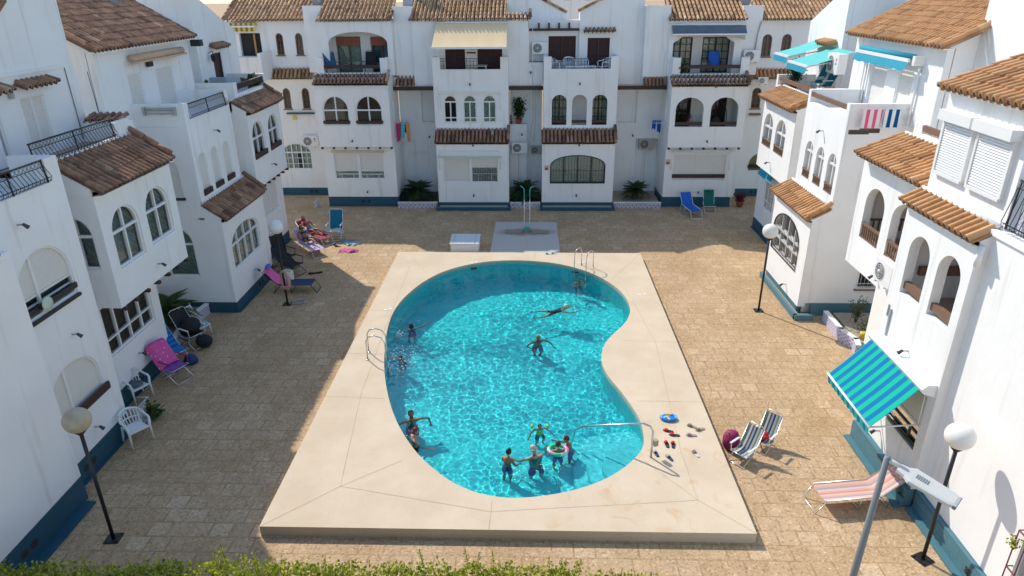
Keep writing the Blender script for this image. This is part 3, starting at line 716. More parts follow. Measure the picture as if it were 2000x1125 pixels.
for a, c in ((-9.93, -8.74), (-8.18, -7.17)):
    mb = MB()
    for k in range(4):
        z = 8.24-.1*k; fbk.box(mb, a, c, z-.095, z, .02+.012*(k % 2), .05+.012*(k % 2))
    mb.build('roman_blind', 'roman_blind_red', b)
tiles('tile_roof', 'tile_tan', b, (-10.52, 35.33, 9.06), (1, 0, 0), (0, 1, .46), 3.66, 6.4, lo=lambda u: 0, row=.36)
barge(b, 'tile_brown', [(-6.86, 35.3, 9.2), (-6.86, 36.5, 9.68)])
solid(b, -10.6, -6.75, 35.5, 41, 9.02, 9.03)
BB1 = b
# tower pieces between (stair heads)
def tower(x0, x1, y0, z0, z1, label, b=None, tl=None):
    solid(b, x0, x1, y0, y0+2.4, z0, z1, name='stair_tower')
    solid(b, x0-.02, x1+.02, y0-.02, y0+.16, z1, z1+.05, name='coping')
tower(-11.32, -10.44, 36.1, 6.6, 9.68, '', b)
tower(-6.86, -5.95, 35.95, 6.3, 9.62, '', b)
tiles('tile_canopy', 'tile_brown', b, (-6.92, 35.62, 5.98), (1, 0, 0), (0, .6, .62), .98, .58, row=.29)
solid(b, -7.04, -4.87, 35.97, 36.9, 5.95, 6.35)

# ---------------- BA1: beige awning house ----------------
b = house((-3, 36, 0), 'white house with cream awning over its top terrace and three narrow white-framed arches')
fg, fp, fu = Fr(S, 34.35), Fr(S, 34.92), Fr(S, 35.8)
hl = window(b, fg, -4.53, -3.17, 1.35, 2.62, 0, 'shutter', cols=1, label='window with its white roller shutter fully down')
hr = window(b, fg, -3.10, -1.74, 1.35, 2.62, 0, 'shutter', cols=1, shut_to=2.12, back='curtain', label='window with white shutter half up and window bars')
gm = MB()
for i in range(1, 15): x = -3.07+i*1.3/15; gm.tube([fg.p(x, 1.36, -.045), fg.p(x, 2.12, -.045)], .009, 5)
gm.build('grille', 'black_iron', b)
mb = MB(); panel(mb, fg, rect(-4.83, -1.2, .3, 3.38), [hl, hr]); mb.build('wall', 'plaster', b); solid(b, -4.83, -1.2, 34.57, 36.9, 0.02, 3.38)
def kerb_bed(b, x0, x1):
    m = MB(); m.box(x0, x1, 34.3, 34.345, 0, .3); m.box(x0-.08, x1+.08, 33.8, 33.91, 0, .17); m.box(x0-.08, x0+.06, 33.91, 34.3, 0, .17); m.box(x1-.06, x1+.08, 33.91, 34.3, 0, .17); m.build('plinth', 'teal_paint', b)
    m = MB(); m.box(x0+.06, x1-.06, 33.91, 34.3, 0, .15); m.build('gravel_strip', 'gravel', b)
kerb_bed(b, -4.83, -1.2)
mb = MB(); mb.box(-4.62, -1.68, 34.21, 34.35, 2.68, 2.98); mb.build('blind_box', 'white_metal', b)
mb = MB(); mb.tube([(-4.75, 34.15, 2.72), (-1.55, 34.15, 2.72)], .035, 8); mb.tube([(-4.72, 34.16, 2.72), (-4.68, 34.33, 2.0)], .012, 5); mb.tube([(-1.58, 34.16, 2.72), (-1.62, 34.33, 2.0)], .012, 5); mb.build('rolled_awning', plain('green_white', (.55, .68, .62), .6), b)
ws = [window(b, fp, a, a+.66, 4.26, 5.28, .33, 'glass', back='curtain_green' if i else 'dark_room', midbar=4.50, arch_mull=False) for i, a in enumerate((-4.43, -3.46, -2.48))]
visor(b, fg, -4.85, -1.2, 3.38, 3.95, .16, -.57, 'tile_brown', verge=1)
mb = MB(); panel(mb, fp, rect(-4.9, -1.2, 3.42, 6.45), ws, .22); mb.build('wall', 'plaster', b); solid(b, -4.9, -1.2, 35.14, 36.9, 3.38, 6.45)
mb = MB(); mb.box(-4.62, -1.6, 34.82, 34.92, 5.72, 5.79); mb.tube([(-4.58, 34.85, 5.7), (-4.58, 34.85, 4.9)], .012, 5); mb.tube([(-1.62, 34.85, 5.7), (-1.62, 34.85, 4.9)], .012, 5); mb.build('blind_box', 'white_metal', b)
parapet(b, fp, -4.9, -1.2, 6.45, 6.83, 7.4, .38, .38, ret0=.88, ret1=.88)
bar_rail(b, fp, -4.52, -1.58, 6.86, 7.33)
solid(b, -4.75, -1.35, 35.06, 35.8, 6.46, 6.475, 'floor_tiles', 'terrace_floor')
d1 = window(b, fu, -4.35, -3.36, 6.5, 8.1, 0, 'shutter', nm='terrace_door', frame='dark_wood', label='terrace door with dark red-brown shutter, left of its pair')
d2 = window(b, fu, -2.75, -1.52, 6.5, 8.1, 0, 'shutter', nm='terrace_door', frame='dark_wood')
def recolour(b, mat):
    for o in b.children:
        if o.name.startswith('terrace_door'):
            for c in o.children:
                if c.name.startswith('roller_shutter') : c.data.materials[0] = MATS[mat]
recolour(b, 'red_brown_shutter')
mb = MB(); panel(mb, fu, [(-5.95, 5.95), (-4.9, 5.95), (-4.9, 6.46), (-1.2, 6.46), (-1.2, 5.95), (.5, 5.95), (.5, 7.05), (-.22, 7.05), (-.22, 9.0), (-5.95, 9.0)], [d1, d2], .2); mb.build('wall', 'plaster', b)
solid(b, -5.95, -.22, 36.0, 36.9, 6.46, 9.0); solid(b, -1.19, -.22, 36.0, 36.9, 5.95, 6.455)
mb = MB(); fu.box(mb, -3.28, -2.83, 7.5, 7.56, 0, .05); fu.box(mb, -3.28, -2.83, 7.7, 7.76, 0, .05); mb.build('name_plate', 'dark_wood', b)
tiles('tile_roof', 'tile_tan', b, (-6.05, 35.62, 9.05), (1, 0, 0), (0, 1, .46), 5.95, 6.4, row=.36, hi=lambda u: 6.4 if u < 4.75 else .62)
solid(b, -6.0, -.15, 35.8, 36.2, 8.995, 9.02)
barge(b, 'tile_brown', [(-.14, 35.6, 9.2), (-.14, 36.2, 9.48)])
# awning: cream canvas on folding arms
plain('cream_canvas', (.85, .64, .36), .9, var=.05, scale=5)
aw = MB(); rows = []
for i in range(9):
    t = i/8; y = 35.62-1.62*t; z = 8.92-1.0*t-.05*math.sin(math.pi*t)
    rows.append([(-4.72+3.46*j/24+ (-.05*t if j == 0 else .03*t if j == 24 else 0), y, z-.012*abs(math.sin(j*.55))) for j in range(25)])
aw.sheet(rows); o = aw.build('awning', 'cream_canvas', b)
ab = MB(); ab.box(-4.82, -1.22, 33.92, 34.0, 7.85, 7.95); ab.build('awning_bar', 'white_metal', o)
ab = MB(); ab.tube([(-4.74, 35.72, 8.93), (-1.24, 35.72, 8.93)], .06, 8); ab.build('awning_roller', 'white_metal', o)
ab = MB()
for x in (-4.4, -1.6): ab.tube([(x, 35.75, 8.6), (x+.3, 35.0, 8.2), (x, 33.98, 7.88)], .018, 6)
ab.build('awning_arm', 'white_metal', o)
# dark beams spanning the recesses
def beam(b, x0, x1, y, z0, z1): mb = MB(); mb.box(x0, x1, y, y+.16, z0, z1); return mb.build('beam', 'dark_wood', b)
beam(b, -7.04, -4.9, 35.62, 5.75, 5.93); beam(b, -1.2, .53, 35.62, 5.75, 5.93)
# recess walls with sunk panels
def recess(b, x0, x1, low=None, panels=()):
    f = Fr(S, 36.9); holes = [rect(*q) for q in panels]
    mb = MB(); panel(mb, f, rect(x0, x1, 0.0, 5.95), holes, .22); mb.build('wall', 'plaster', b)
    solid(b, x0, x1, 37.12, 37.3, 0, 5.95)
recess(b, -7.02, -4.84, panels=[(-5.85, -4.95, 3.95, 5.7), (-6.98, -6.3, .05, 3.0)])
solid(b, -1.19, -.30, 36.45, 36.895, 0.01, 3.9)   # lower wing that carries the pot plant
recess(b, -1.19, .49)
solid(b, -.2, .8, 36.9, 37.2, 5.95, 9.0)
# centre gables behind
ga = MB(); panel(ga, Fr(S, 36.98), [(-1.3, 8.6), (1.66, 8.6), (1.66, 9.28), (.48, 9.88), (-1.0, 10.65), (-1.3, 10.8)], (), .3); ga.build('gable', 'plaster', b)
barge(b, 'tile_brown', [(-1.3, 36.95, 10.86), (1.66, 36.95, 9.34)], .075)
solid(b, -.2, 2.3, 36.5, 36.97, 8.5, 8.98); solid(b, .63, 2.3, 36.8, 37.1, 6.4, 8.5)
mb = MB(); panel(mb, Fr(S, 36.5), rect(-.2, 2.3, 7.05, 8.5), [window(b, Fr(S, 36.5), .78, 2.15, 7.06, 8.24, 0, 'shutter', nm='terrace_door', frame='dark_wood')], .2); mb.build('wall', 'plaster', b)
recolour(b, 'red_brown_shutter')
solid(b, -.2, .75, 36.72, 36.8, 7.05, 8.5)
mb = MB(); mb.box(-.2, 2.28, 36.1, 36.24, 8.50, 8.62); mb.build('beam', 'dark_wood', b)
for x in (.25, .75, 1.25, 1.75):
    mb = MB(); mb.box(x, x+.08, 36.0, 36.5, 8.62, 8.72); mb.box(x, x+.08, 36.42, 36.5, 8.72, 8.86); mb.build('rafter', 'dark_wood', b)

# ---------------- BA2: house with three open arches ----------------
b = house((2.3, 36, 0), 'white house with three open narrow arches above a wide barred arched window')
hw = window(b, fg, .90, 3.68, 1.3, 2.22, .53, 'glass', frame=plain('blue_grey_frame', (.03, .06, .08), .5), back='curtain', cols=4, transom=False, grille=(.155, (1.95,), 'black_iron'), label='wide arched window with black bars')
mb = MB(); panel(mb, fg, rect(.49, 4.12, .3, 3.38), [hw]); mb.build('wall', 'plaster', b); solid(b, .49, 4.12, 34.57, 36.9, 0.02, 3.38)
kerb_bed(b, .49, 4.12)
visor(b, fg, .49, 4.13, 3.38, 3.95, .16, -.57, 'tile_brown', verge=1)
hs = [arch_outline(a, a+.74, 4.13, 5.25, .36) for a in (.95, 1.95, 2.96)]
mb = MB(); panel(mb, fp, rect(.53, 4.16, 3.42, 6.45), hs, .2, back=True); mb.build('wall', 'plaster', b)
solid(b, .53, .73, 35.12, 36.9, 3.38, 6.45); solid(b, 3.96, 4.16, 35.12, 36.9, 3.38, 6.45); solid(b, .73, 3.96, 35.12, 36.9, 6.25, 6.45, name='ceiling')
solid(b, .73, 3.96, 35.12, 36.9, 3.38, 3.9, 'floor_tiles', 'balcony_floor')
mb = MB(); mb.box(.73, 3.96, 34.96, 35.06, 4.24, 4.36); mb.build('wooden_rail', 'dark_wood', b)
fi = Fr(S, 36.1)
i1 = window(b, fi, .78, 1.95, 3.95, 6.0, 0, 'glass', nm='balcony_door', frame='dark_wood', back='curtain', cell=(3, 5)); i2 = window(b, fi, 2.85, 3.9, 3.95, 6.0, 0, 'glass', nm='balcony_door', frame='dark_wood', back='curtain', cell=(3, 5))
mb = MB(); panel(mb, fi, rect(.73, 3.96, 3.9, 6.25), [i1, i2], .2); mb.build('wall', 'plaster', b); solid(b, .73, 3.96, 36.32, 36.9, 3.9, 6.25)
parapet(b, fp, .53, 4.16, 6.45, 6.83, 7.4, .38, .38, ret0=1.9, ret1=1.4)
bar_rail(b, fp, .91, 3.78, 6.86, 7.30)
solid(b, .67, 4.02, 35.06, 36.8, 6.455, 6.47, 'floor_tiles', 'terrace_floor')
f3 = Fr(S, 36.3)
dd = window(b, f3, 2.72, 3.82, 6.48, 8.16, 0, 'shutter', nm='terrace_door', frame='dark_wood')
mb = MB(); panel(mb, f3, [(2.3, 6.47), (4.16, 6.47), (4.16, 5.95), (5.45, 5.95), (5.45, 10.9), (2.3, 9.42)], [dd], .2); mb.build('wall', 'plaster', b)
solid(b, 2.3, 5.45, 36.52, 37.0, 5.95, 9.3); recolour(b, 'red_brown_shutter')
tiles('tile_canopy', 'tile_brown', b, (2.5, 35.98, 8.44), (1, 0, 0), (0, .32, .14), 1.58, .36, row=.36)
barge(b, 'tile_tan', [(2.2, 36.25, 9.42), (5.4, 36.25, 10.94)], .075)
beam(b, 4.16, 6.68, 35.62, 5.75, 5.93)
solid(b, 5.45, 6.68, 35.98, 36.9, 5.94, 6.35); tower(5.45, 6.62, 35.7, 6.36, 9.6, '', b)
tiles('tile_canopy', 'tile_brown', b, (5.5, 35.4, 5.98), (1, 0, 0), (0, .5, .5), 1.1, .46, row=.24)
recess(b, 4.14, 6.72, panels=[(4.45, 5.45, 3.9, 5.7), (5.5, 6.68, .05, 3.05)])

# ---------------- BB2: house with open two-arch balcony ----------------
b = house((8.5, 36, 0), 'white house with two wide open balcony arches and a blue-grey awning, back row right')
fg, fb, fp, fu = Fr(S, 34.66), Fr(S, 34.35), Fr(S, 34.92), Fr(S, 35.5)
h = window(b, fg, 7.12, 9.8, 1.34, 2.72, 0, 'shutter', cols=1, shut_to=None, label='wide window with its white roller shutter down')
mb = MB(); fg.box(mb, 7.12, 9.8, 1.5, 1.68, -.06, .01); mb.build('wooden_rail', 'dark_wood', b)
mb = MB(); panel(mb, fg, rect(6.72, 10.2, .5, 3.12), [h]); mb.build('wall', 'plaster', b); solid(b, 6.72, 10.2, 34.88, 36.9, 0.02, 3.12)
teal_plinth(b, fg, 6.68, 10.2, .5, vents=()); solid(b, 6.70, 6.718, 34.9, 36.88, .02, .45, 'teal_paint', 'plinth')
mb = MB(); mb.tube([(6.98, 34.5, 2.92), (9.98, 34.5, 2.92)], .05, 8); mb.tube([(7.0, 34.5, 2.9), (7.0, 34.55, 1.95)], .014, 5); mb.tube([(9.92, 34.5, 2.9), (9.92, 34.55, 1.95)], .014, 5); mb.build('rolled_awning', 'white_metal', b)
h1, h2 = arch_outline(6.97, 8.32, 4.13, 4.98, .56), arch_outline(8.67, 10.0, 4.13, 4.98, .56)
mb = MB(); panel(mb, fb, rect(6.70, 10.35, 3.12, 6.2), [h1, h2], .22, back=True); mb.build('wall', 'plaster', b)
f7 = Fr(R, 6.70); mb = MB(); panel(mb, f7, [(34.57, 3.125), (36.9, 3.125), (36.9, 6.4), (34.57, 6.4)], [window(b, f7, 35.05, 35.6, 4.2, 5.1, .4, 'open')], .15, back=True); mb.build('wall', 'plaster', b)
solid(b, 10.15, 10.35, 34.57, 36.9, 3.12, 6.4); solid(b, 6.85, 10.15, 34.57, 36.9, 6.1, 6.4, name='ceiling'); solid(b, 6.85, 10.15, 34.57, 36.9, 3.12, 3.35, 'floor_tiles', 'balcony_floor')
mb = MB(); mb.box(6.72, 10.2, 34.42, 34.52, 4.2, 4.35); mb.build('wooden_rail', 'dark_wood', b)
fi = Fr(S, 36.2); i1 = window(b, fi, 6.9, 8.1, 3.4, 5.6, 0, 'glass', nm='balcony_door', frame='dark_wood', back='dark_room', cell=(3, 5)); i2 = window(b, fi, 8.85, 9.9, 3.4, 5.6, 0, 'glass', nm='balcony_door', frame='dark_wood', back='dark_room', cell=(3, 5))
mb = MB(); panel(mb, fi, rect(6.85, 10.15, 3.35, 6.1), [i1, i2], .2); mb.build('wall', 'plaster', b); solid(b, 6.85, 10.15, 36.42, 36.9, 3.35, 6.1)
for i in range(7):
    mb = MB(); x = 6.78+i*.575; mb.obox((x, 34.37, 3.07), (.045, 0, 0), (0, .09, 0), (0, 0, .045)); mb.build('corbel', 'dark_wood', b)
visor(b, fb, 6.70, 10.33, 6.12, 6.5, .16, -.57, 'tile_brown', verge=1)
parapet(b, fp, 6.76, 10.42, 6.2, 6.58, 7.32, .38, .4, ret0=.6, ret1=1.9)
plank_rail(b, fp, 7.14, 10.02, 6.82, 6.98)
o_ = [(6.8, 6.45), (9.75, 6.45), (9.75, 7.95), (9.2, 8.3), (7.35, 8.3), (6.8, 7.95)]
mb = MB(); panel(mb, fu, rect(6.60, 10.12, 6.4, 8.95), [o_], .2, back=True); mb.build('wall', 'plaster', b)
solid(b, 6.6, 10.12, 35.7, 36.9, 8.7, 8.94, name='ceiling'); solid(b, 6.6, 6.78, 35.7, 36.9, 6.4, 8.7); solid(b, 9.92, 10.12, 35.7, 36.9, 6.4, 8.7); solid(b, 6.9, 10.28, 35.06, 36.9, 6.42, 6.435, 'floor_tiles', 'terrace_floor')
fbk = Fr(S, 36.5); d1 = window(b, fbk, 6.8, 7.95, 6.45, 8.15, 0, 'glass', nm='terrace_door', frame='dark_wood', back='curtain', cell=(4, 5)); d2 = window(b, fbk, 8.45, 9.8, 6.45, 8.15, 0, 'glass', nm='terrace_door', frame='dark_wood', back='curtain', cell=(4, 5))
mb = MB(); panel(mb, fbk, rect(6.78, 9.92, 6.435, 8.7), [d1, d2], .2); mb.build('wall', 'plaster', b); solid(b, 6.78, 9.92, 36.72, 36.9, 6.43, 8.7)
tiles('tile_roof', 'tile_tan', b, (6.52, 35.33, 8.98), (1, 0, 0), (0, 1, .46), 3.7, 6.4, row=.36)
solid(b, 6.5, 10.2, 35.5, 41, 8.95, 8.965)
plain('blue_grey_canvas', (.13, .17, .22), .8, var=.25, scale=4)
aw = MB(); rows = [[(6.68+3.5*j/20+(.0 if j else -.02), 35.42-.42*t, 8.76-.36*t-.06*math.sin(math.pi*t)-.02*abs(math.sin(j*.7+t))) for j in range(21)] for t in (0, .25, .5, .75, 1)]
aw.sheet(rows); o = aw.build('awning', 'blue_grey_canvas', b)
ab = MB(); ab.box(6.66, 10.24, 34.95, 35.02, 8.33, 8.40); ab.tube([(6.6, 35.42, 8.80), (10.2, 35.42, 8.80)], .05, 8); ab.build('awning_bar', 'white_metal', o)
plain('grey_valance', (.45, .44, .38), .9); ab = MB(); ab.sheet([[(6.9+3.2*j/16, 35.03, 8.31-(.02 if j < 12 else .02+.045*(j-12))) if k else (6.9+3.2*j/16, 35.03, 8.335) for j in range(17)] for k in (0, 1)]); ab.build('valance', 'grey_valance', o)
tower(10.13, 11.1, 36.0, 6.4, 9.55, '', b)

# ---------------- corner blocks of the back row ----------------
def brown_arch(b, f, u0, u1, z0, zs, h, rb=True):
    o = window(b, f, u0, u1, z0, zs, h, 'glass', frame='brown_wood', back='brown_room', cols=1, transom=False, cell=(2, 4), sill='brown_wood')
    return o
b = house((-13, 37, 0), 'cream corner house with brown arched windows and a yellow striped awning, back left')
f = Fr(S, 36.8)
ups = [brown_arch(b, f, -13.1, -12.72, 7.38, 8.22, .22), brown_arch(b, f, -12.1, -11.72, 7.38, 8.22, .22)]
lows = [brown_arch(b, f, -13.12, -12.72, 4.68, 5.5, .24), brown_arch(b, f, -12.12, -11.72, 4.68, 5.5, .24)]
bw = window(b, f, -13.6, -12.0, 1.43, 2.35, .5, 'glass', cols=3, back='curtain_green', cell=(6, 4), label='arched ground floor window with one sash open')
dk = rect(-14.95, -13.87, 7.0, 8.45)
mb = MB(); panel(mb, f, [(-17.5, .4), (-11.3, .4), (-11.3, 9.03), (-17.5, 9.03)], ups+lows+[bw, dk], .22); mb.build('wall', 'plaster', b)
solid(b, -17.5, -11.3, 37.02, 39, .02, 9.03)
mb = MB(); poly_face(mb, f, dk, -.21); mb.build('opening', 'dark_room', b)
mb = MB(); mb.box(-14.25, -14.17, 36.85, 36.93, 7.3, 8.4); mb.build('folded_parasol', plain('ochre', (.5, .3, .1), .8), b)
mb = MB(); mb.box(-12.85, -12.5, 36.9, 36.94, 1.47, 2.28); mb.build('open_sash', 'dark_room', b)
teal_plinth(b, f, -17.5, -11.3, .4, vents=(-12.1,))
visor(b, f, -13.75, -11.35, 6.28, 6.72, .42, .02, 'tile_tan', fill_to=.0, over=.02)
solid(b, -13.0, -11.55, 36.64, 36.798, 4.42, 4.5, 'teal_paint', 'ledge')
mb = MB(); mb.box(-15.0, -13.55, 35.95, 36.79, 6.3, 7.35); mb.box(-13.55, -13.4, 35.2, 36.79, 6.3, 7.6); mb.build('balcony_wall', 'plaster', b)
aw = MB(); aw.box(-15.2, -13.95, 36.45, 36.79, 8.82, 8.95); aw.box(-15.2, -13.95, 36.44, 36.46, 8.55, 8.74); o = aw.build('awning', stripes('yellow_black_stripes', 'X', .13, [(.80, .52, .03), (.18, .18, .2)]), b)
aw = MB(); aw.box(-15.2, -13.95, 36.42, 36.5, 8.74, 8.82); aw.build('awning_bar', 'white_metal', o)
mb = MB(); mb.box(-12.75, -12.55, 36.74, 36.795, 4.12, 4.32); mb.build('yellow_box', plain('yellow', (.75, .55, .08), .5), b)
tiles('tile_roof', 'tile_tan', b, (-15.55, 36.5, 9.05), (1, 0, 0), (0, 1, .46), 4.3, 6.0, row=.36)
barge(b, 'tile_brown', [(-15.5, 36.5, 9.15), (-15.5, 40, 10.8)])

b = house((13, 37, 0), 'cream corner house with brown arched windows beside the aqua awnings, back right')
f = Fr(S, 36.62)
ups = [brown_arch(b, f, 11.42, 11.9, 7.2, 8.02, .24), brown_arch(b, f, 12.38, 12.86, 7.2, 8.02, .24), brown_arch(b, f, 13.75, 14.2, 7.2, 8.1, .1)]
lows = [brown_arch(b, f, 11.25, 11.72, 4.65, 5.45, .24)]
plain('ochre_panel', (.62, .47, .22), .8)
bw = window(b, f, 11.5, 12.9, 1.34, 1.75, .62, 'glass', cols=1, transom=False, back='ochre_panel', pane_tint='window_glass')
mb = MB(); panel(mb, f, [(10.9, .4), (17.5, .4), (17.5, 8.9), (10.9, 8.9)], ups+lows+[bw], .22); mb.build('wall', 'plaster', b)
solid(b, 10.9, 17.5, 36.84, 39, .02, 8.9)
mb = MB(); mb.box(11.5, 12.9, 36.56, 36.7, 1.55, 1.7); mb.build('wooden_rail', 'black_iron', b)
teal_plinth(b, f, 10.7, 17.5, .4, vents=(12.0,))
visor(b, f, 10.95, 14.0, 6.2, 6.6, .42, .02, 'tile_orange', fill_to=.0, over=.02)
visor(b, Fr(S, 36.0), 10.45, 10.95, 6.15, 6.55, .2, -.35, 'tile_brown', over=.02)
solid(b, 11.2, 11.78, 36.48, 36.618, 4.32, 4.42, 'brown_wood', 'ledge')
solid(b, 10.36, 10.9, 36.35, 36.9, 0, 8.9)
tiles('tile_roof', 'tile_tan', b, (11.0, 36.3, 8.94), (1, 0, 0), (0, 1, .46), 5.5, 6.0, row=.36)
# upstairs volumes far behind the back row
b = house((0, 42, 0), 'white rooftop block with small ridge vents rising behind the middle gables')
solid(b, -3.0, 6.0, 43, 46, 5, 12.5); solid(b, -12, -10.6, 40, 44, 5, 11.5)
for x in (.6, 1.7, 2.9): solid(b, x, x+.45, 41.9, 42.2, 9.8+.0, 10.02, 'dark_wood', 'roof_vent')
solid(b, -6.75, -6.05, 38.4, 39.4, 9, 12)
# ================================================================= LEFT ROW (faces +x)
GL = 'white apartment houses round the pool'
# N0 nearest
b = house((-10, 10, 0), 'bare white house wall over a dark teal plinth at the near left edge')
f = Fr(L, -10.0)
solid(b, -13, -10.0, 6.0, 12.05, .62, 5.95); solid(b, -13, -10.01, 6.0, 12.04, .02, .62)
teal_plinth(b, f, 6.0, 12.05, .62, vents=(10.2,), kerb=False)
mb = MB(); mb.box(-10.0, -9.72, 6.0, 11.9, 0, .05); mb.build('plinth', 'teal_paint', b)
visor(b, f, 8.0, 11.4, 6.05, 6.6, .3, -.7, 'tile_brown')
# LA1
b = house((-10.4, 13, 0), 'white house with two half-round shuttered windows one above the other, near left')
f = Fr(L, -10.4)
w1 = window(b, f, 12.45, 14.13, 4.18, 4.8, .74, 'shutter', cols=2, split=[.33], shut_to=4.62, back='dark_room', label='half-round upper window with its blind three quarters down')
mb = MB(); f.box(mb, 12.45, 14.13, 4.30, 4.42, -.05, .03); f.box(mb, 12.45, 14.13, 4.1, 4.17, -.1, .07); mb.build('wooden_rail', 'black_iron', b)
w2 = window(b, f, 12.35, 14.12, 1.55, 2.15, .68, 'shutter', cols=2, split=[.36], label='half-round ground floor window with its blind down')
mb = MB(); f.box(mb, 12.35, 14.2, 1.58, 1.76, .03, .09); mb.build('wooden_rail', 'dark_wood', b)
mb = MB(); panel(mb, f, [(12.0, .55), (14.62, .55), (14.62, 7.22), (14.2, 7.22), (14.2, 6.72), (12.0, 6.72)], [w1, w2], .24, back=True); mb.build('wall', 'plaster', b)
solid(b, -13, -10.64, 12.0, 14.62, .02, 6.5); solid(b, -11.4, -10.64, 14.46, 14.62, 6.5, 7.22, name='parapet')
teal_plinth(b, f, 12.0, 14.62, .55, vents=(12.9,), kerb=True)
belly_rail(b, f, 12.0, 14.2, 6.76, 7.2)
solid(b, -13.2, -12.6, 8.0, 16.0, 6.5, 11.5)
# recess between
solid(b, -13, -11.5, 14.63, 15.5, .02, 6.6)
# LB3
b = house((-11, 17, 0), 'white house with two lace-curtained arched windows in an overhanging storey, left row')
f, fg, fp, fu = Fr(L, -10.4), Fr(L, -11.2), Fr(L, -11.2), Fr(L, -12.6)
plain('lace_curtain', (.42, .47, .46), .9, var=.25, scale=9, wave=('DIAGONAL', 4, .05, 1.5))
w1 = window(b, f, 15.88, 17.13, 4.02, 4.93, .58, 'glass', back='lace_curtain'); w2 = window(b, f, 17.5, 18.75, 4.08, 4.96, .58, 'glass', back='lace_curtain')
mb = MB(); panel(mb, f, rect(15.5, 19.15, 3.1, 6.12), [w1, w2], .24); mb.build('wall', 'plaster', b)
fs = Fr(S, 15.5); ws = window(b, fs, -11.5, -10.66, 4.15, 5.0, .5, 'glass', back='lace_curtain')
mb = MB(); panel(mb, fs, rect(-12.6, -10.64, 3.102, 6.12), [ws], .2); mb.build('wall', 'plaster', b)
solid(b, -12.6, -10.64, 15.72, 19.15, 3.1, 6.12)
wg = window(b, fg, 15.8, 18.1, 1.5, 2.92, 0, 'glass', cols=4, back='dark_room', midbar=1.95, label='wide dark ground floor window in eight panes')
mb = MB(); panel(mb, fg, rect(14.64, 18.5, .5, 3.098), [wg], .2); mb.build('wall', 'plaster', b); solid(b, -13, -11.4, 15.51, 18.5, .02, 3.095)
teal_plinth(b, fg, 14.64, 18.5, .5, vents=(16.6,))
for i in range(7):
    mb = MB(); y = 15.6+i*.57; mb.obox((-10.42, y, 3.05), (.09, 0, 0), (0, .045, 0), (0, 0, .045)); mb.build('corbel', 'dark_wood', b)
visor(b, f, 15.45, 18.95, 6.12, 6.82, .3, -.8, 'tile_brown', verge=1)
mb = MB(); fp.box(mb, 15.0, 18.3, 6.6, 6.84, -.14, 0); fp.box(mb, 18.3, 19.05, 6.6, 7.25, -.14, 0); mb.build('parapet', 'plaster', b)
solid(b, -12.6, -11.34, 15.0, 19.05, 6.12, 6.6, 'floor_tiles', 'terrace_floor')
solid(b, -13.3, -11.22, 19.05, 19.25, 6.6, 7.16, name='parapet'); tiles('tile_coping', 'tile_brown', b, (-12.5, 19.0, 7.16), (1, 0, 0), (0, 1, .25), 1.1, .5, row=.25)
belly_rail(b, fp, 15.0, 18.25, 6.88, 7.36)
d1 = window(b, fu, 16.98, 17.86, 6.62, 8.1, 0, 'shutter', nm='terrace_door', label='terrace door with white shutter down'); d2 = window(b, fu, 15.35, 16.2, 6.62, 8.1, 0, 'glass', nm='terrace_door', back='curtain_green')
mb = MB(); panel(mb, fu, [(13.0, 6.6), (19.35, 6.6), (19.35, 11.3), (13.0, 11.3)], [d1, d2], .2); mb.build('wall', 'plaster', b)
solid(b, -13.2, -12.82, 16.0, 19.35, 6.6, 11.3)
mb = MB(); fu.box(mb, 13.0, 18.85, 8.62, 8.70, 0, .05); mb.build('cornice', 'plaster', b)
for a, c in ((16.9, 18.2), (15.6, 16.55)): tiles('tile_canopy', 'tile_brown', b, (-12.28, a, 8.32), (0, 1, 0), (-.32, 0, .13), c-a, .35, row=.35)
mb = MB(); mb.box(-12.58, -12.5, 16.62, 16.72, 8.12, 8.26); mb.build('meter_box', 'grey_metal', b)
barge(b, 'tile_brown', [(-12.55, 15.5, 9.2), (-12.55, 17.3, 10.3)])
# palm recess
solid(b, -14, -13.1, 18.5, 21.7, .02, 6.6)
# LA4
b = house((-10.4, 23.5, 0), 'white house with three slim blind arches under a long brown tiled roof, left row')
f, fp, fu = Fr(L, -10.4), Fr(L, -10.95), Fr(L, -12.6)
wg = window(b, f, 22.15, 24.65, 1.42, 2.3, .55, 'glass', cols=4, back='curtain', label='wide ground floor arched window')
mb = MB(); panel(mb, f, rect(21.7, 25.4, .38, 3.42), [wg], .24); mb.build('wall', 'plaster', b)
fs = Fr(S, 21.7); ws = window(b, fs, -12.55, -11.5, 1.38, 2.55, .6, 'glass', cols=1, back='curtain_green'); ws2 = window(b, fs, -12.1, -11.5, 4.2, 5.1, .4, 'shutter', cols=1)
mb = MB(); panel(mb, fs, [(-13.2, .38), (-10.64, .38), (-10.64, 3.42), (-11.19, 3.42), (-11.19, 6.495), (-13.2, 6.495)], [ws, ws2], .2); mb.build('wall', 'plaster', b)
solid(b, -13.2, -10.64, 21.92, 25.4, .02, 3.42); solid(b, -13.2, -11.19, 21.92, 25.1, 3.42, 6.6)
mb = MB(); mb.box(-12.2, -11.45, 21.62, 21.7, 4.12, 4.2); mb.build('wooden_rail', 'dark_wood', b)
teal_plinth(b, f, 21.7, 25.4, .38, vents=(24.0,)); mb = MB(); mb.box(-13.1, -10.4, 21.68, 21.70, 0, .4); mb.build('plinth', 'teal_paint', b)
visor(b, f, 21.7, 25.3, 3.42, 3.98, .22, -.56, 'tile_brown', verge=1)
ws = [window(b, fp, a, a+.58, 4.16, 5.25, .32, 'shutter', cols=1, plank=(.02, .2)) for a in (22.02, 22.96, 23.94)]
for w_ in b.children:
    if w_.name.startswith('window') and w_.get('label') is None: pass
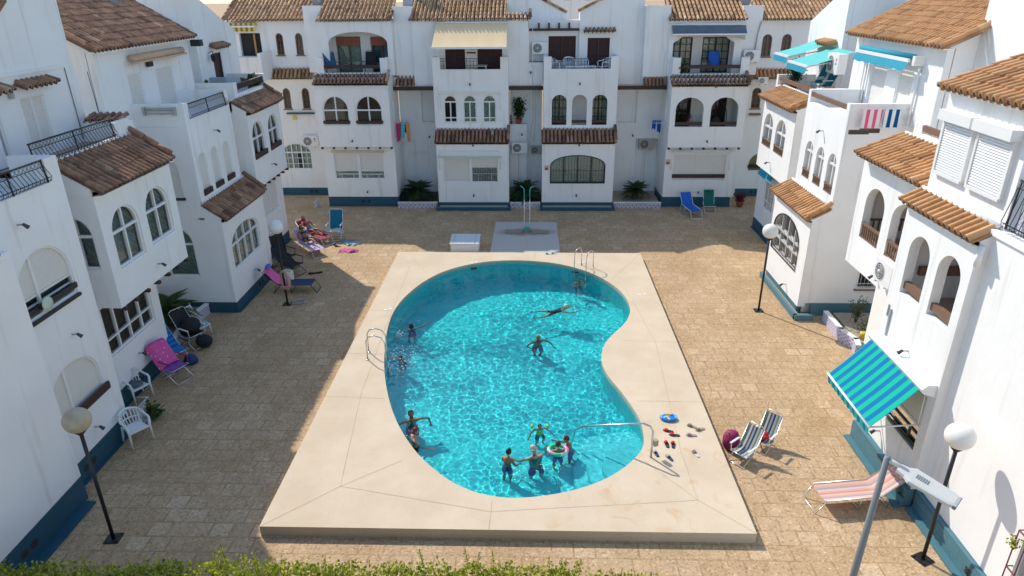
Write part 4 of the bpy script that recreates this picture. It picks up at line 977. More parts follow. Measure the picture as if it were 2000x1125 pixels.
mb = MB(); panel(mb, fp, rect(21.7, 25.08, 3.5, 6.5), ws, .24); mb.build('wall', 'plaster', b)
parapet(b, fp, 21.7, 25.08, 6.5, 6.7, 7.22, .32, .25, t=.16, ret0=1.65, ret1=1.65)
belly_rail(b, fp, 22.0, 24.86, 6.74, 7.16)
mb = MB(); 
for z in (6.93, 7.03, 7.1): mb.box(-12.2, -11.2, 21.62, 21.68, z-.012, z+.012)
mb.box(-12.22, -12.15, 21.6, 21.7, 6.88, 7.14); mb.box(-11.25, -11.18, 21.6, 21.7, 6.88, 7.14); mb.build('clothes_rack', 'grey_metal', b)
plain('shutter_cream', (.62, .58, .48), .6)
d1 = window(b, fu, 21.86, 22.64, 6.62, 8.1, 0, 'shutter', nm='terrace_door', cols=1); d2 = window(b, fu, 23.6, 24.75, 6.62, 8.1, 0, 'shutter', nm='terrace_door', cols=1)
mb = MB(); panel(mb, fu, rect(20.35, 26.2, 6.5, 8.88), [d1, d2], .2); mb.build('wall', 'plaster', b)
solid(b, -16.5, -12.82, 20.35, 26.2, 6.5, 8.88)
mb = MB(); panel(mb, Fr(S, 20.349), [(-12.61, 8.87), (-17.5, 8.87), (-17.5, 11.55)], (), .2); mb.build('gable', 'plaster', b)
mb = MB(); mb.box(-12.81, -12.82, 20.36, 26.2, 8.88, 8.89); mb.build('cornice', 'plaster', b)
tiles('tile_roof', 'tile_brown', b, (-12.25, 19.95, 8.92), (0, 1, 0), (-1, 0, .57), 6.35, 6.0, row=.34)
solid(b, -12.62, -12.3, 20.1, 26.2, 8.85, 8.9, name='cornice')
plain('beige_canvas', (.58, .40, .27), .9, var=.2, scale=3)
mb = MB(); mb.tube([(-12.42, 22.0, 8.55), (-12.42, 25.3, 8.55)], .12, 10); o = mb.build('awning', 'beige_canvas', b)
mb = MB(); mb.box(-12.42, -12.28, 21.9, 25.4, 8.40, 8.46); mb.build('awning_bar', 'beige_canvas', o)
mb = MB(); mb.obox((-12.5, 23.15, 8.3), (.05, 0, 0), (0, .13, 0), (0, 0, .09)); mb.build('wall_lamp', 'black_iron', b)
mb = MB(); mb.box(-12.6, -12.55, 25.3, 25.36, 6.6, 8.2); mb.build('drain_pipe', 'plaster', b)
mb = MB(); mb.box(-12.5, -12.15, 26.22, 26.5, 8.6, 8.82); mb.build('floodlight', 'black_iron', b)
# LB5
b = house((-11, 27.8, 0), 'far left white house with two arched windows and a dark door on its terrace')
f, fg, fp, fu = Fr(L, -10.7), Fr(L, -11.1), Fr(L, -11.2), Fr(L, -12.8)
w1 = window(b, f, 26.1, 27.35, 4.42, 5.2, .62, 'glass', back='dark_room', plank=(.02, .22)); w2 = window(b, f, 27.8, 28.98, 4.42, 5.2, .62, 'glass', back='dark_room', plank=(.02, .22))
mb = MB(); panel(mb, f, rect(25.85, 29.35, 3.35, 6.25), [w1, w2], .24); mb.build('wall', 'plaster', b); solid(b, -13.5, -10.94, 25.85, 29.35, 3.35, 6.25)
wg = window(b, fg, 27.0, 28.85, 1.75, 3.05, 0, 'shutter', label='ground floor window with cream shutters down')
mb = MB(); panel(mb, fg, rect(25.42, 29.5, .42, 3.349), [wg], .2); mb.build('wall', 'plaster', b); solid(b, -13.5, -11.32, 25.42, 29.5, .02, 3.345)
teal_plinth(b, fg, 25.42, 29.5, .42)
for i in range(7):
    mb = MB(); y = 25.95+i*.55; mb.obox((-10.72, y, 3.31), (.09, 0, 0), (0, .045, 0), (0, 0, .045)); mb.build('corbel', 'dark_wood', b)
visor(b, f, 25.85, 29.3, 6.25, 6.7, .25, -.5, 'tile_brown', verge=1)
parapet(b, fp, 26.3, 29.6, 6.3, 6.86, 7.28, .3, .2, t=.14, ret0=2.0, ret1=2.0)
plank_rail(b, fp, 26.6, 29.4, 7.0, 7.2)
solid(b, -16, -11.35, 26.3, 29.6, 6.3, 6.6, name='terrace_floor')
d1 = window(b, fu, 28.55, 29.35, 6.62, 8.15, 0, 'shutter', nm='terrace_door', frame='dark_wood', cols=1)
for c in b.children:
    if c.name.startswith('terrace_door'):
        for q in c.children: q.data.materials[0] = MATS['dark_wood']
mb = MB(); panel(mb, fu, [(27.3, 6.6), (31.1, 6.6), (31.1, 8.9), (28.2, 10.16), (27.3, 10.55)], [d1], .2, back=True); mb.build('wall', 'plaster', b)
mb = MB(); panel(mb, Fr(S, 27.3), [(-16, 6.6), (-13.0, 6.6), (-13.0, 10.5), (-16, 11.8)], (), .2); mb.build('wall', 'plaster', b)
solid(b, -16, -13.02, 27.52, 31.1, 6.6, 8.9)
tiles('tile_canopy', 'tile_brown', b, (-12.48, 28.35, 8.35), (0, 1, 0), (-.32, 0, .14), 1.35, .35, row=.35)
mb = MB(); mb.tube([(-12.78, 28.15, 8.2), (-12.6, 28.15, 8.28), (-12.6, 28.15, 8.15)], .014, 5); mb.lathe((-12.6, 28.15, 7.86), [(.03, 0), (.09, .08), (.10, .22), (.12, .24), (.02, .32)], 8); mb.build('wall_lantern', 'black_iron', b)
solid(b, -14.5, -13.15, 26.9, 27.29, 6.6, 9.0); 
mb = MB(); mb.tube([(-13.2, 27.0, 9.0), (-13.2, 26.87, 9.0), (-13.2, 26.87, 7.4)], .02, 5); mb.build('drain_pipe', 'grey_metal', b)
mb = MB(); mb.box(-14.6, -14.35, 27.2, 27.28, 9.58, 9.64); mb.build('roof_vent', 'dark_wood', b)
solid(b, -16, -14, 29.6, 31.1, .02, 8.6)

# ================================================================= RIGHT ROW (faces -x)
def wall_hollow(b, f, u0, u1, z0, z1, holes, depth, floor_z, t=.22, inner='plaster', back_holes=()):
    mb = MB(); panel(mb, f, rect(u0, u1, z0, z1), holes, t, back=True)
    f.box(mb, u0, u0+.2, z0, z1, -t, -depth); f.box(mb, u1-.2, u1, z0, z1, -t, -depth); f.box(mb, u0+.2, u1-.2, z1-.2, z1, -t, -depth)
    mb.build('wall', 'plaster', b)
    mb = MB(); f.box(mb, u0+.2, u1-.2, z0, floor_z, -t, -depth); mb.build('balcony_floor', 'floor_tiles', b)
    mb = MB(); f.box(mb, u0, u1, z0, z1, -depth-.001, -depth-.2); mb.build('inner_wall', inner, b)
# R1 nearest
b = house((8.4, 10, 0), 'tall plain sunlit white house wall with a barred window at the right edge')
f = Fr(R, 8.4)
hw = window(b, f, 7.3, 9.25, .95, 1.95, 0, 'glass', back='curtain', cols=2, frame='white_metal')
gm = MB(); n_ = 9
for i in range(n_+1): u = 7.3+1.97*i/n_; gm.tube([f.p(u, .92, .12), f.p(u, 2.0, .12)], .012, 5)
for z in (.92, 1.2, 2.0): gm.tube([f.p(7.3, z, .12), f.p(9.27, z, .12)], .016, 5); gm.tube([f.p(9.27, z, .12), f.p(9.27, z, 0)], .012, 5)
gm.build('grille', plain('maroon_iron', (.16, .05, .06), .5), b)
mb = MB(); panel(mb, f, [(5, .5), (12.12, .5), (12.12, 6.3), (5, 6.3)], [hw], .24); mb.build('wall', 'plaster', b)
solid(b, 8.64, 12, 5, 12.12, .02, 6.3)
pm = MB(); u = 5.0; k = 0
while u < 12.0:
    for r_ in range(2):
        off = .2 if (r_) else 0; pm.box(8.30, 8.36 if r_ else 8.355, u+off, min(12.05, u+off+.395), .02+r_*.215, .02+r_*.215+.21)
    u += .4; k += 1
pm.box(8.36, 8.6, 5, 12.1, 0, .47); pm.box(8.16, 8.30, 5, 12.05, 0, .06); pm.box(8.31, 8.4, 5, 12.08, .455, .49)
o = pm.build('plinth', 'teal_paint_lit_tone', b)
for uc in (10.05, 9.75):
    v = MB()
    for a in range(4):
        an = a*math.pi/2+math.pi/4; v.add([(8.292, uc+.055*math.cos(an)+.045*math.cos(q*math.pi/3), .26+.055*math.sin(an)+.045*math.sin(q*math.pi/3)) for q in range(6)], [tuple(range(6))])
    v.build('vent', 'dark_room', o)
mb = MB(); mb.box(8.35, 8.6, 5, 12.3, 6.3, 6.4); mb.build('coping', 'plaster', b)
checker_tiles('mural_tiles', (.55, .50, .55), (.30, .32, .5), (.6, .6, .6), .05)
mb = MB(); mb.box(8.62, 8.7, 5, 11.9, 6.4, 7.3); mb.build('tiled_parapet', 'mural_tiles', b)
belly_rail(b, Fr(R, 8.45), 8.0, 11.95, 6.5, 7.35)
# R2 with two arches
b = house((8.2, 13.4, 0), 'white house with two tall open arches above a striped turquoise awning, near right')
f = Fr(R, 8.2); h1 = arch_outline(12.35, 13.14, 4.2, 5.2, .42); h2 = arch_outline(13.46, 14.27, 4.2, 5.2, .42)
hw = window(b, f, 12.38, 14.3, 1.3, 2.62, 0, 'shutter', cols=1, shut_to=1.85, back='dark_room', frame=plain('brown_frame', (.16, .11, .08), .6))
wall_hollow(b, f, 12.1, 14.7, 3.6, 6.14, [h1, h2], 1.9, 3.95)
mb = MB(); panel(mb, f, rect(12.1, 14.7, .5, 3.6), [hw], .22); mb.build('wall', 'plaster', b); solid(b, 8.42, 12, 12.1, 14.7, .02, 3.6)
# pillar seen inside
solid(b, 9.3, 9.5, 13.1, 13.35, 3.95, 5.94, name='inner_pillar')
mb = MB(); mb.box(8.26, 8.38, 13.44, 14.29, 4.30, 4.46); mb.build('wooden_rail', 'brown_wood', b); mb = MB(); mb.box(8.26, 8.38, 12.33, 13.16, 4.30, 4.46); mb.build('wooden_rail', 'brown_wood', b)
mb = MB(); mb.box(8.6, 9.6, 14.35, 14.45, 4.55, 4.75); mb.build('wooden_rail', 'brown_wood', b)
pm = MB(); u = 12.1
while u < 14.6:
    for r_ in range(2): pm.box(8.06, 8.12 if r_ else 8.115, u+(.2 if r_ else 0), min(14.68, u+(.2 if r_ else 0)+.395), .02+r_*.225, .02+r_*.225+.22)
    u += .4
pm.box(8.12, 8.3, 12.12, 14.69, 0, .49); pm.box(7.92, 8.06, 12.08, 14.7, 0, .06); pm.box(8.07, 8.2, 12.12, 14.69, .475, .505); pm.build('plinth', 'teal_paint_lit_tone', b)
visor(b, f, 12.1, 14.75, 6.16, 6.42, .18, -.28, 'tile_orange', over=.03)
mb = MB(); mb.tube([(8.22, 12.05, 6.1), (8.22, 12.05, 5.7)], .06, 8); mb.build('spout', 'plaster', b)
f2 = Fr(R, 8.5)
s1 = window(b, f2, 13.52, 14.5, 6.93, 7.98, 0, 'shutter', nm='terrace_window', cols=1, label='big upper roller shutter, farther of the pair'); s2 = window(b, f2, 12.3, 13.32, 6.90, 7.98, 0, 'shutter', nm='terrace_window', cols=1, label='big upper roller shutter, nearer of the pair')
mb = MB(); panel(mb, f2, rect(12.02, 14.68, 6.4, 8.55), [s1, s2], .2); mb.build('wall', 'plaster', b); solid(b, 8.72, 10.0, 12.02, 14.68, 6.35, 8.55); solid(b, 10.0, 12.3, 12.02, 17.0, 6.35, 8.3)
for a, c in ((13.45, 14.56), (12.22, 13.38)):
    mb = MB(); mb.box(8.30, 8.5, a, c, 7.96, 8.16); mb.build('shutter_box', 'white_metal', b)
    mb = MB(); z = 6.94; mb.box(8.46, 8.5, a+.08, c-.08, 6.92, 7.98)
    while z < 7.95: mb.add([(8.455, a+.09, z), (8.455, c-.09, z), (8.435, c-.09, z+.008), (8.435, a+.09, z+.008), (8.445, a+.09, z+.043), (8.445, c-.09, z+.043)], [(0,1,2,3), (3,2,5,4)]); z += .05
    mb.build('roller_shutter', 'white_metal', b)
    mb = MB(); mb.box(8.42, 8.53, a+.03, a+.09, 6.92, 7.96); mb.box(8.42, 8.53, c-.09, c-.03, 6.92, 7.96); mb.box(8.41, 8.53, a+.06, c-.06, 6.86, 6.92); mb.build('shutter_guide', 'white_metal', b)
tiles('tile_roof', 'tile_orange', b, (8.25, 11.9, 8.56), (0, 1, 0), (1, 0, .36), 2.85, 4.2, row=.36)
solid(b, 8.3, 8.6, 12.0, 14.7, 8.5, 8.54, name='cornice'); solid(b, 12.3, 12.5, 10.5, 20.44, 6.0, 12.5)
mb = MB(); panel(mb, Fr(S, 14.68), [(8.5, 8.55), (12.3, 8.55), (12.3, 9.9)], (), .1); mb.build('gable', 'plaster', b)
tiles('tile_canopy', 'tile_orange', b, (11.95, 16.6, 8.42), (0, 1, 0), (.34, 0, .16), 2.3, .37, row=.37)
barge(b, 'tile_orange', [(12.25, 14.0, 8.7), (12.25, 17.6, 10.2)], .10); barge(b, 'tile_orange', [(12.42, 13.9, 8.8), (12.42, 17.5, 10.3)], .10)
# awning
stripes('turquoise_blue_stripes', 'Y', .135, [(.0, .42, .27), (.0, .15, .37)])
yo = Vector((7.9, 14.45, 2.92))
aw = MB(); rows = []
for i in range(7):
    t = i/6; x = 7.98-.86*t; z = 2.92-.98*t
    rows.append([(x, 14.5-2.2*j/20, z-.02*math.sin(math.pi*t)) for j in range(21)])
aw.sheet(rows); o = aw.build('awning', 'turquoise_blue_stripes', b)
va = MB(); rows = []
for k in range(4): rows.append([(7.11+.01*k, 14.5-2.2*j/44, 1.93-.055*k-(.02*k/3)*abs(math.sin(j*.9))*2) for j in range(45)])
va.sheet(rows); va.build('valance', 'turquoise_blue_stripes', o)
ab = MB(); ab.tube([(7.11, 14.52, 1.95), (7.11, 12.28, 1.95)], .028, 8); ab.build('awning_bar', 'white_metal', o)
ab = MB(); ab.tube([(7.13, 12.32, 1.93), (8.2, 12.36, 1.98)], .018, 6); ab.tube([(8.15, 12.36, 1.97), (8.13, 12.36, 2.75)], .014, 6); ab.build('awning_arm', 'white_metal', o); ab = MB(); ab.tube([(7.13, 14.48, 1.93), (8.2, 14.46, 1.98)], .018, 6); ab.build('awning_arm', 'white_metal', o)
ab = MB(); pr = [(7.95, 2.86), (8.2, 2.78), (8.2, 3.06), (8.0, 3.06), (7.9, 2.96)]
ab.add([(x, 14.62, z) for x, z in pr]+[(x, 12.15, z) for x, z in pr], [(0,1,2,3,4), (9,8,7,6,5)]+[(k, 5+k, 5+(k+1) % 5, (k+1) % 5) for k in range(5)]); ab.build('awning_box', 'white_plastic', o)
# RB3
b = house((9.5, 17, 0), 'white house with open balcony arches and brown balustrades under orange tiles, right row')
f = Fr(R, 9.0); h1 = arch_outline(17.15, 18.2, 4.13, 5.1, .5); h2 = arch_outline(15.68, 16.75, 4.13, 5.1, .5)
wall_hollow(b, f, 14.95, 18.7, 3.25, 6.3, [h1, h2], 1.8, 3.95, inner='beige_room')
for a, c in ((17.15, 18.2), (15.68, 16.75)):
    p = MB(); f.box(p, a, c, 4.5, 4.55, -.08, .0); f.box(p, a, c, 4.15, 4.19, -.06, -.01)
    for i in range(9): u = a+(c-a)*(i+.5)/9; f.box(p, u-.018, u+.018, 4.19, 4.5, -.05, -.02)
    p.build('balustrade', 'brown_wood', b)
p = MB()
for i in range(9): p.box(9.3+i*.15, 9.34+i*.15, 14.96+3.5, 14.99+3.5, 4.2, 4.5)
p.box(9.22, 10.7, 18.45, 18.5, 4.5, 4.55); p.build('balustrade', 'brown_wood', b)
solid(b, 10.1, 12.4, 14.7, 18.8, .02, 3.249); mb = MB(); mb.box(10.08, 10.1, 14.7, 18.82, 0, .5); mb.box(10.08, 12.4, 18.8, 18.82, 0, .5); mb.build('plinth', 'teal_paint_lit_tone', b)
visor(b, f, 14.95, 18.62, 6.34, 6.85, .35, -.9, 'tile_orange')
solid(b, 10.85, 12.3, 14.95, 18.7, 3.25, 6.85); mb = MB(); panel(mb, Fr(R, 9.9), [(14.9, 6.85), (18.3, 6.85), (18.3, 7.22), (17.95, 7.22), (17.9, 7.0), (14.9, 7.0)], (), .15, back=True); mb.build('parapet', 'plaster', b)
plank_rail(b, Fr(R, 9.9), 15.5, 17.9, 7.05, 7.2, 'brown_wood')
for y in (18.75, 18.95):
    mb = MB(); mb.box(9.2+(y-18.75)*2, 9.75+(y-18.75)*2, y+1.6, y+1.7, 6.5, 6.62); mb.build('beam', 'dark_wood', b)
solid(b, 12.2, 13, 18.8, 21.6, .02, 6.6)
# RA4
b = house((9.2, 23.5, 0), 'white house with three slim arched windows and a furled teal awning, right row')
f, fp, fu = Fr(R, 9.15), Fr(R, 9.7), Fr(R, 11.5)
wg = window(b, f, 22.4, 25.05, 1.35, 2.2, .75, 'glass', cols=4, back='dark_room', transom=True, midbar=1.85, grille=(.15, (1.5,), 'black_iron'), frame='white_metal', label='wide arched ground floor window with bars')
mb = MB(); panel(mb, f, rect(21.75, 25.35, .32, 3.4), [wg], .24); mb.build('wall', 'plaster', b)
fs = Fr(S, 21.75); ws = window(b, fs, 11.4, 12.1, 4.2, 5.1, .4, 'glass', back='curtain', bal=(.32, .12, 'brown_wood')); wg2 = window(b, fs, 11.0, 12.3, 1.0, 2.2, .6, 'glass', back='dark_room', cols=2, grille=(.13, (1.2,), 'white_metal'), sill='brown_wood')
mb = MB(); panel(mb, fs, [(9.39, .45), (12.6, .45), (12.6, 6.495), (9.94, 6.495), (9.94, 3.4), (9.39, 3.4)], [ws, wg2], .2); mb.build('wall', 'plaster', b)
solid(b, 9.39, 12.6, 21.97, 25.35, .02, 3.4); solid(b, 9.92, 12.6, 21.97, 25.2, 3.4, 6.6)
mb = MB(); mb.box(9.6, 12.6, 21.70, 21.76, 0, .46); mb.box(9.17, 9.3, 21.9, 25.2, 0, .34); mb.box(8.95, 9.05, 21.35, 25.25, 0, .2); mb.box(8.95, 9.6, 21.3, 21.45, 0, .2); mb.build('plinth', 'teal_paint_lit_tone', b)
mb = MB(); mb.box(9.05, 9.17, 21.45, 25.2, 0, .12); mb.build('gravel_strip', 'gravel', b)
visor(b, f, 21.75, 25.35, 3.42, 3.85, .2, -.55, 'tile_orange', verge=-1)
ws = [window(b, fp, a, a+.66, 4.2, 5.15, .35, 'glass', back='curtain', bal=(.3, .12, 'brown_wood'), depth=.17) for a in (21.98, 22.97, 23.98)]
mb = MB(); panel(mb, fp, rect(21.75, 25.15, 3.4, 6.5), ws, .24); mb.build('wall', 'plaster', b)
parapet(b, fp, 21.75, 25.15, 6.5, 6.74, 7.15, .22, .2, t=.16, ret0=1.8, ret1=1.8)
plank_rail(b, fp, 21.97, 24.95, 6.93, 7.07, 'brown_wood')
d1 = window(b, fu, 21.92, 22.88, 6.62, 8.05, 0, 'shutter', nm='terrace_door', cols=1); d2 = window(b, fu, 23.6, 24.75, 6.62, 8.05, 0, 'shutter', nm='terrace_door', cols=1)
mb = MB(); panel(mb, fu, rect(20.45, 26.2, 6.5, 8.86), [d1, d2], .2); mb.build('wall', 'plaster', b); solid(b, 11.72, 16, 20.45, 26.2, 6.5, 8.86)
mb = MB(); panel(mb, Fr(S, 20.449), [(11.51, 8.85), (16.5, 8.85), (16.5, 11.2)], (), .2); mb.build('gable', 'plaster', b)
tiles('tile_roof', 'tile_orange', b, (11.12, 20.05, 8.88), (0, 1, 0), (1, 0, .49), 6.3, 6.0, row=.34)
solid(b, 11.2, 11.52, 20.2, 26.2, 8.82, 8.86, name='cornice')
plain('teal_canvas', (.0, .27, .38), .8, var=.15); plain('white_canvas', (.8, .8, .8), .8)
aw = MB(); aw.tube([(11.3, 21.7, 8.5), (11.3, 25.3, 8.5)], .085, 8); o = aw.build('awning', 'teal_canvas', b)
aw = MB(); aw.box(11.12, 11.18, 21.7, 25.3, 8.36, 8.46); aw.build('awning_bar', 'white_metal', o)
va = MB(); va.sheet([[(11.13-.03*k, 21.7+3.6*j/48, 8.36-.075*k-(.035*abs(math.sin(j*.42)) if k == 3 else 0)) for j in range(49)] for k in range(4)]); va.build('valance', 'teal_canvas', o)
mb = MB(); mb.box(11.2, 11.5, 21.48, 21.62, 8.28, 8.55); mb.build('motor_box', 'white_plastic', b)
for y in (21.55, 24.95, 25.15):
    mb = MB(); mb.tube([(11.44, y, 6.5), (11.44, y, 8.3)], .035, 8); mb.build('drain_pipe', 'plaster', b)
mb = MB(); mb.ball((11.3, 23.25, 8.17), (.09, .09, .07), 10, 6); mb.build('wall_lamp', 'white_plastic', b)
# RB5
b = house((10.5, 28, 0), 'far right white house whose terrace is shaded by two aqua awnings')
f, fg, fp, fu = Fr(R, 9.75), Fr(R, 10.45), Fr(R, 10.45), Fr(R, 12.0)
w1 = window(b, f, 26.93, 28.08, 4.3, 5.1, .55, 'glass', back='curtain', bal=(.3, .12, 'brown_wood'), depth=.15); w2 = window(b, f, 28.48, 29.6, 4.3, 5.1, .55, 'glass', back='curtain', bal=(.3, .12, 'brown_wood'), depth=.15)
mb = MB(); panel(mb, f, rect(26.1, 29.9, 3.35, 6.2), [w1, w2], .24); mb.build('wall', 'plaster', b); solid(b, 9.99, 12.5, 26.1, 29.9, 3.35, 6.2)
wg = window(b, fg, 29.2, 30.5, 1.25, 2.5, 0, 'glass', cols=3, back='curtain_green', midbar=1.6)
mb = MB(); panel(mb, fg, rect(25.4, 31.4, .5, 3.349), [wg], .2); mb.build('wall', 'plaster', b); solid(b, 10.67, 12.5, 25.4, 31.4, .02, 3.345)
teal_plinth(b, fg, 25.4, 31.4, .5, vents=(29.3,))
va = MB(); va.sheet([[(10.2-.05*k, 28.9+1.75*j/24, 2.95-.09*k-(.03*abs(math.sin(j*.8)) if k == 2 else 0)) for j in range(25)] for k in range(3)]); va.box(10.2, 10.44, 28.9, 30.65, 2.93, 2.97); va.build('awning', 'teal_canvas', b)
visor(b, f, 26.1, 29.85, 6.22, 6.62, .3, -.7, 'tile_orange', verge=-1)
parapet(b, fp, 26.2, 30.9, 6.3, 6.6, 7.0, .25, .2, t=.16, ret0=2.0, ret1=2.0)
plank_rail(b, fp, 26.6, 30.6, 6.78, 6.92, 'brown_wood')
solid(b, 10.6, 15, 26.2, 30.9, 6.2, 6.45, name='terrace_floor')
mb = MB(); panel(mb, fu, [(28.6, 6.45), (32.2, 6.45), (32.2, 9.05), (28.6, 10.6)], [window(b, fu, 28.9, 30.2, 6.5, 8.0, 0, 'glass', nm='terrace_door', back='curtain_green')], .2); mb.build('wall', 'plaster', b)
mb = MB(); panel(mb, Fr(S, 28.6), [(12.21, 6.45), (17, 6.45), (17, 12), (12.21, 10.6)], (), .2); mb.build('wall', 'plaster', b)
solid(b, 12.22, 17, 28.82, 32.2, 6.45, 9.05); solid(b, 13.3, 16.5, 27.4, 28.59, 6.45, 9.3)
mb = MB(); mb.tube([(13.25, 28.5, 7.2), (13.25, 28.5, 9.3), (13.4, 28.2, 9.4), (13.7, 28.0, 9.35)], .05, 6); mb.build('flue', 'grey_metal', b)
tiles('tile_canopy', 'tile_orange', b, (11.6, 29.0, 8.3), (0, 1, 0), (.38, 0, .12), 1.3, .4, row=.4)
plain('aqua_canvas', (.10, .50, .48), .8, var=.06, scale=4)
for y0_, y1_, xe, zz in ((29.5, 31.2, 10.35, 8.25), (27.2, 29.3, 10.3, 8.1)):
    aw = MB(); xs = 11.95
    aw.sheet([[(xs+(xe-xs)*t, y0_+(y1_-y0_)*j/10, zz+.1-.50*t-.03*math.sin(math.pi*t)) for j in range(11)] for t in (0, .25, .5, .75, 1)]); o = aw.build('awning', 'aqua_canvas', b)
    aw = MB(); aw.box(xe-.06, xe+.04, y0_, y1_, zz-.46, zz-.38); aw.build('awning_bar', 'white_metal', o)
    va = MB(); va.sheet([[(xe-.05-.01*k, y0_+(y1_-y0_)*j/20, zz-.45-.07*k-(.03*abs(math.sin(j*1.3)) if k == 3 else 0)) for j in range(21)] for k in range(4)]); va.build('valance', 'teal_canvas', o)
    aw = MB(); aw.tube([(xe, y0_+.05, zz-.42), (11.95, y0_+.4, zz-.2)], .025, 6); aw.build('awning_arm', 'white_metal', o)
# shared far ground: dark hedge-free verge behind is only sky-lit paving
# ================================================================= THINGS
def T(name, loc, label, cat, group=None, rz=0.0): return empty(name, loc, label, cat, group, rad(rz))
plain('globe_white', (.80, .79, .74), .35, var=.05, scale=3); plain('globe_dirty', (.46, .39, .28), .5, var=.35, scale=5)
plain('lamp_pole_black', (.012, .013, .015), .45); plain('green_pole', (.03, .09, .07), .5)
def lamp(x, y, label, globe='globe_white', pole='lamp_pole_black', h=2.95, rz=0):
    t = T('globe_lamp', (x, y, 0), label, 'street lamp', 'globe lamps on poles round the courtyard', rz)
    m = MB(); m.box(-.15, .15, -.15, .15, .0, .02)
    for a in (-.11, .11):
        for c in (-.11, .11): m.lathe((a, c, .02), [(.016, 0), (.016, .025), (1e-4, .03)], 6)
    m.build('base_plate', pole, t, local=True)
    m = MB(); m.tube([(0, 0, .02), (0, 0, h-.3)], .036, 12); m.build('pole', pole, t, local=True)
    m = MB(); m.lathe((0, 0, h-.34), [(.036, 0), (.075, .05), (.11, .09)], 14); m.build('collar', pole, t, local=True)
    m = MB(); m.ball((0, 0, h), .255, 28, 18, sq=(1, 1, .98)); m.build('globe', globe, t, local=True)
    return t
lamp(-8.71, 10.82, 'lamp with stained brownish globe on black pole, shaded near left', 'globe_dirty', rz=4)
lamp(7.80, 10.60, 'lamp with clean white globe on a pole beside the sunlit right wall', rz=25)
lamp(7.97, 22.07, 'lamp with cream globe standing in the sun before the barred arched window')
lamp(-8.87, 22.42, 'lamp with white globe and pink lifebuoy hung on its pole')
# street lamp at the near right
t = T('street_lamp', (4.92, 8.0, 0), 'tall grey street lamp with a flat LED head, cut off by the bottom edge', 'street lamp')
plain('lamp_grey', (.19, .21, .21), .5, var=.08); plain('lamp_head_grey', (.60, .61, .57), .5, var=.05)
m = MB(); m.tube([(0, 0, 0), (0.0, 0, 2.0), (.06, 0, 4.44)], [.062, .055, .042], 16); m.build('pole', 'lamp_grey', t, local=True)
m = MB(); m.tube([(.055, .01, 4.40), (.14, -.05, 4.38), (.27, -.16, 4.33)], .036, 12); m.build('arm', 'lamp_head_grey', t, local=True)
hd = MB(); C0 = Vector((.47, -.37, 4.255)); ax = Vector((.27, -.265, -.075)); ay = Vector((.13, .13, .0)); az = ax.cross(ay).normalized()*.022
pr = [(-1.05, -.45), (-.75, -.62), (-.55, -1), (.75, -.85), (1, -.62), (1, .62), (.75, .85), (-.55, 1), (-.75, .62), (-1.05, .45)]
hd.add([C0+ax*a+ay*c-az for a, c in pr]+[C0+ax*a+ay*c+az for a, c in pr]+[C0+ax*(a*.9)+ay*(c*.8)+az*1.5 for a, c in pr], [tuple(range(10))[::-1], tuple(range(20, 30))]+[(r*10+k, r*10+(k+1) % 10, r*10+10+(k+1) % 10, r*10+10+k) for r in (0, 1) for k in range(10)])
h = hd.build('lamp_head', 'lamp_head_grey', t, local=True)
vt = MB()
for i in range(6): vt.obox(C0+ax*(-.42+i*.075)+ay*(.05)+az*1.65, ax*.018, ay*.28, az*.12)
vt.build('cooling_fin', 'lamp_grey', h, local=True)
vt = MB(); vt.obox(C0+ax*.97-ay*.0-az*.2, ax*.06, ay*.7, az*1.2); vt.build('end_cap', plain('cap_blue_grey', (.16, .2, .28), .4), h, local=True)

# lifebuoy and box hung on the left far lamp
plain('faded_pink', (.62, .30, .24), .6, var=.2); plain('grey_box', (.50, .52, .46), .5)
m = MB(); m.tube([(-8.78+.02*math.sin(a), 22.28+.30*math.cos(a)*.35, 1.02+.33*math.sin(a)) if False else (-8.80+.30*math.cos(a)*.62, 22.36-.30*math.cos(a)*.5, .98+.33*math.sin(a)) for a in [k*math.pi/12 for k in range(24)]], .062, 10, closed=True)
tag(m.build('lifebuoy', 'faded_pink'), 'faded pink lifebuoy ring hanging on the lamp pole', 'lifebuoy')
m = MB(); m.obox((-8.62, 22.30, 1.22), (.15, -.05, 0), (.03, .05, 0), (0, 0, .17)); m.obox((-8.60, 22.235, 1.22), (.10, -.033, 0), (.004, .006, 0), (0, 0, .12), 1)
tag(m.build('notice_box', ['grey_box', 'white_plastic']), 'small pale grey box fixed to the lamp pole above the lifebuoy', 'box')
m = MB()
for k in range(3): m.tube([(-8.6+.22*math.cos(a)+.1*k, 22.5+.12*math.sin(a)*(1+.3*k)+.05*k, .03+.02*k) for a in [q*math.pi/8 for q in range(16)]], .014, 6, closed=True)
tag(m.build('hose', 'grey_metal'), 'grey hose coiled on the paving at the foot of the lamp', 'hose')

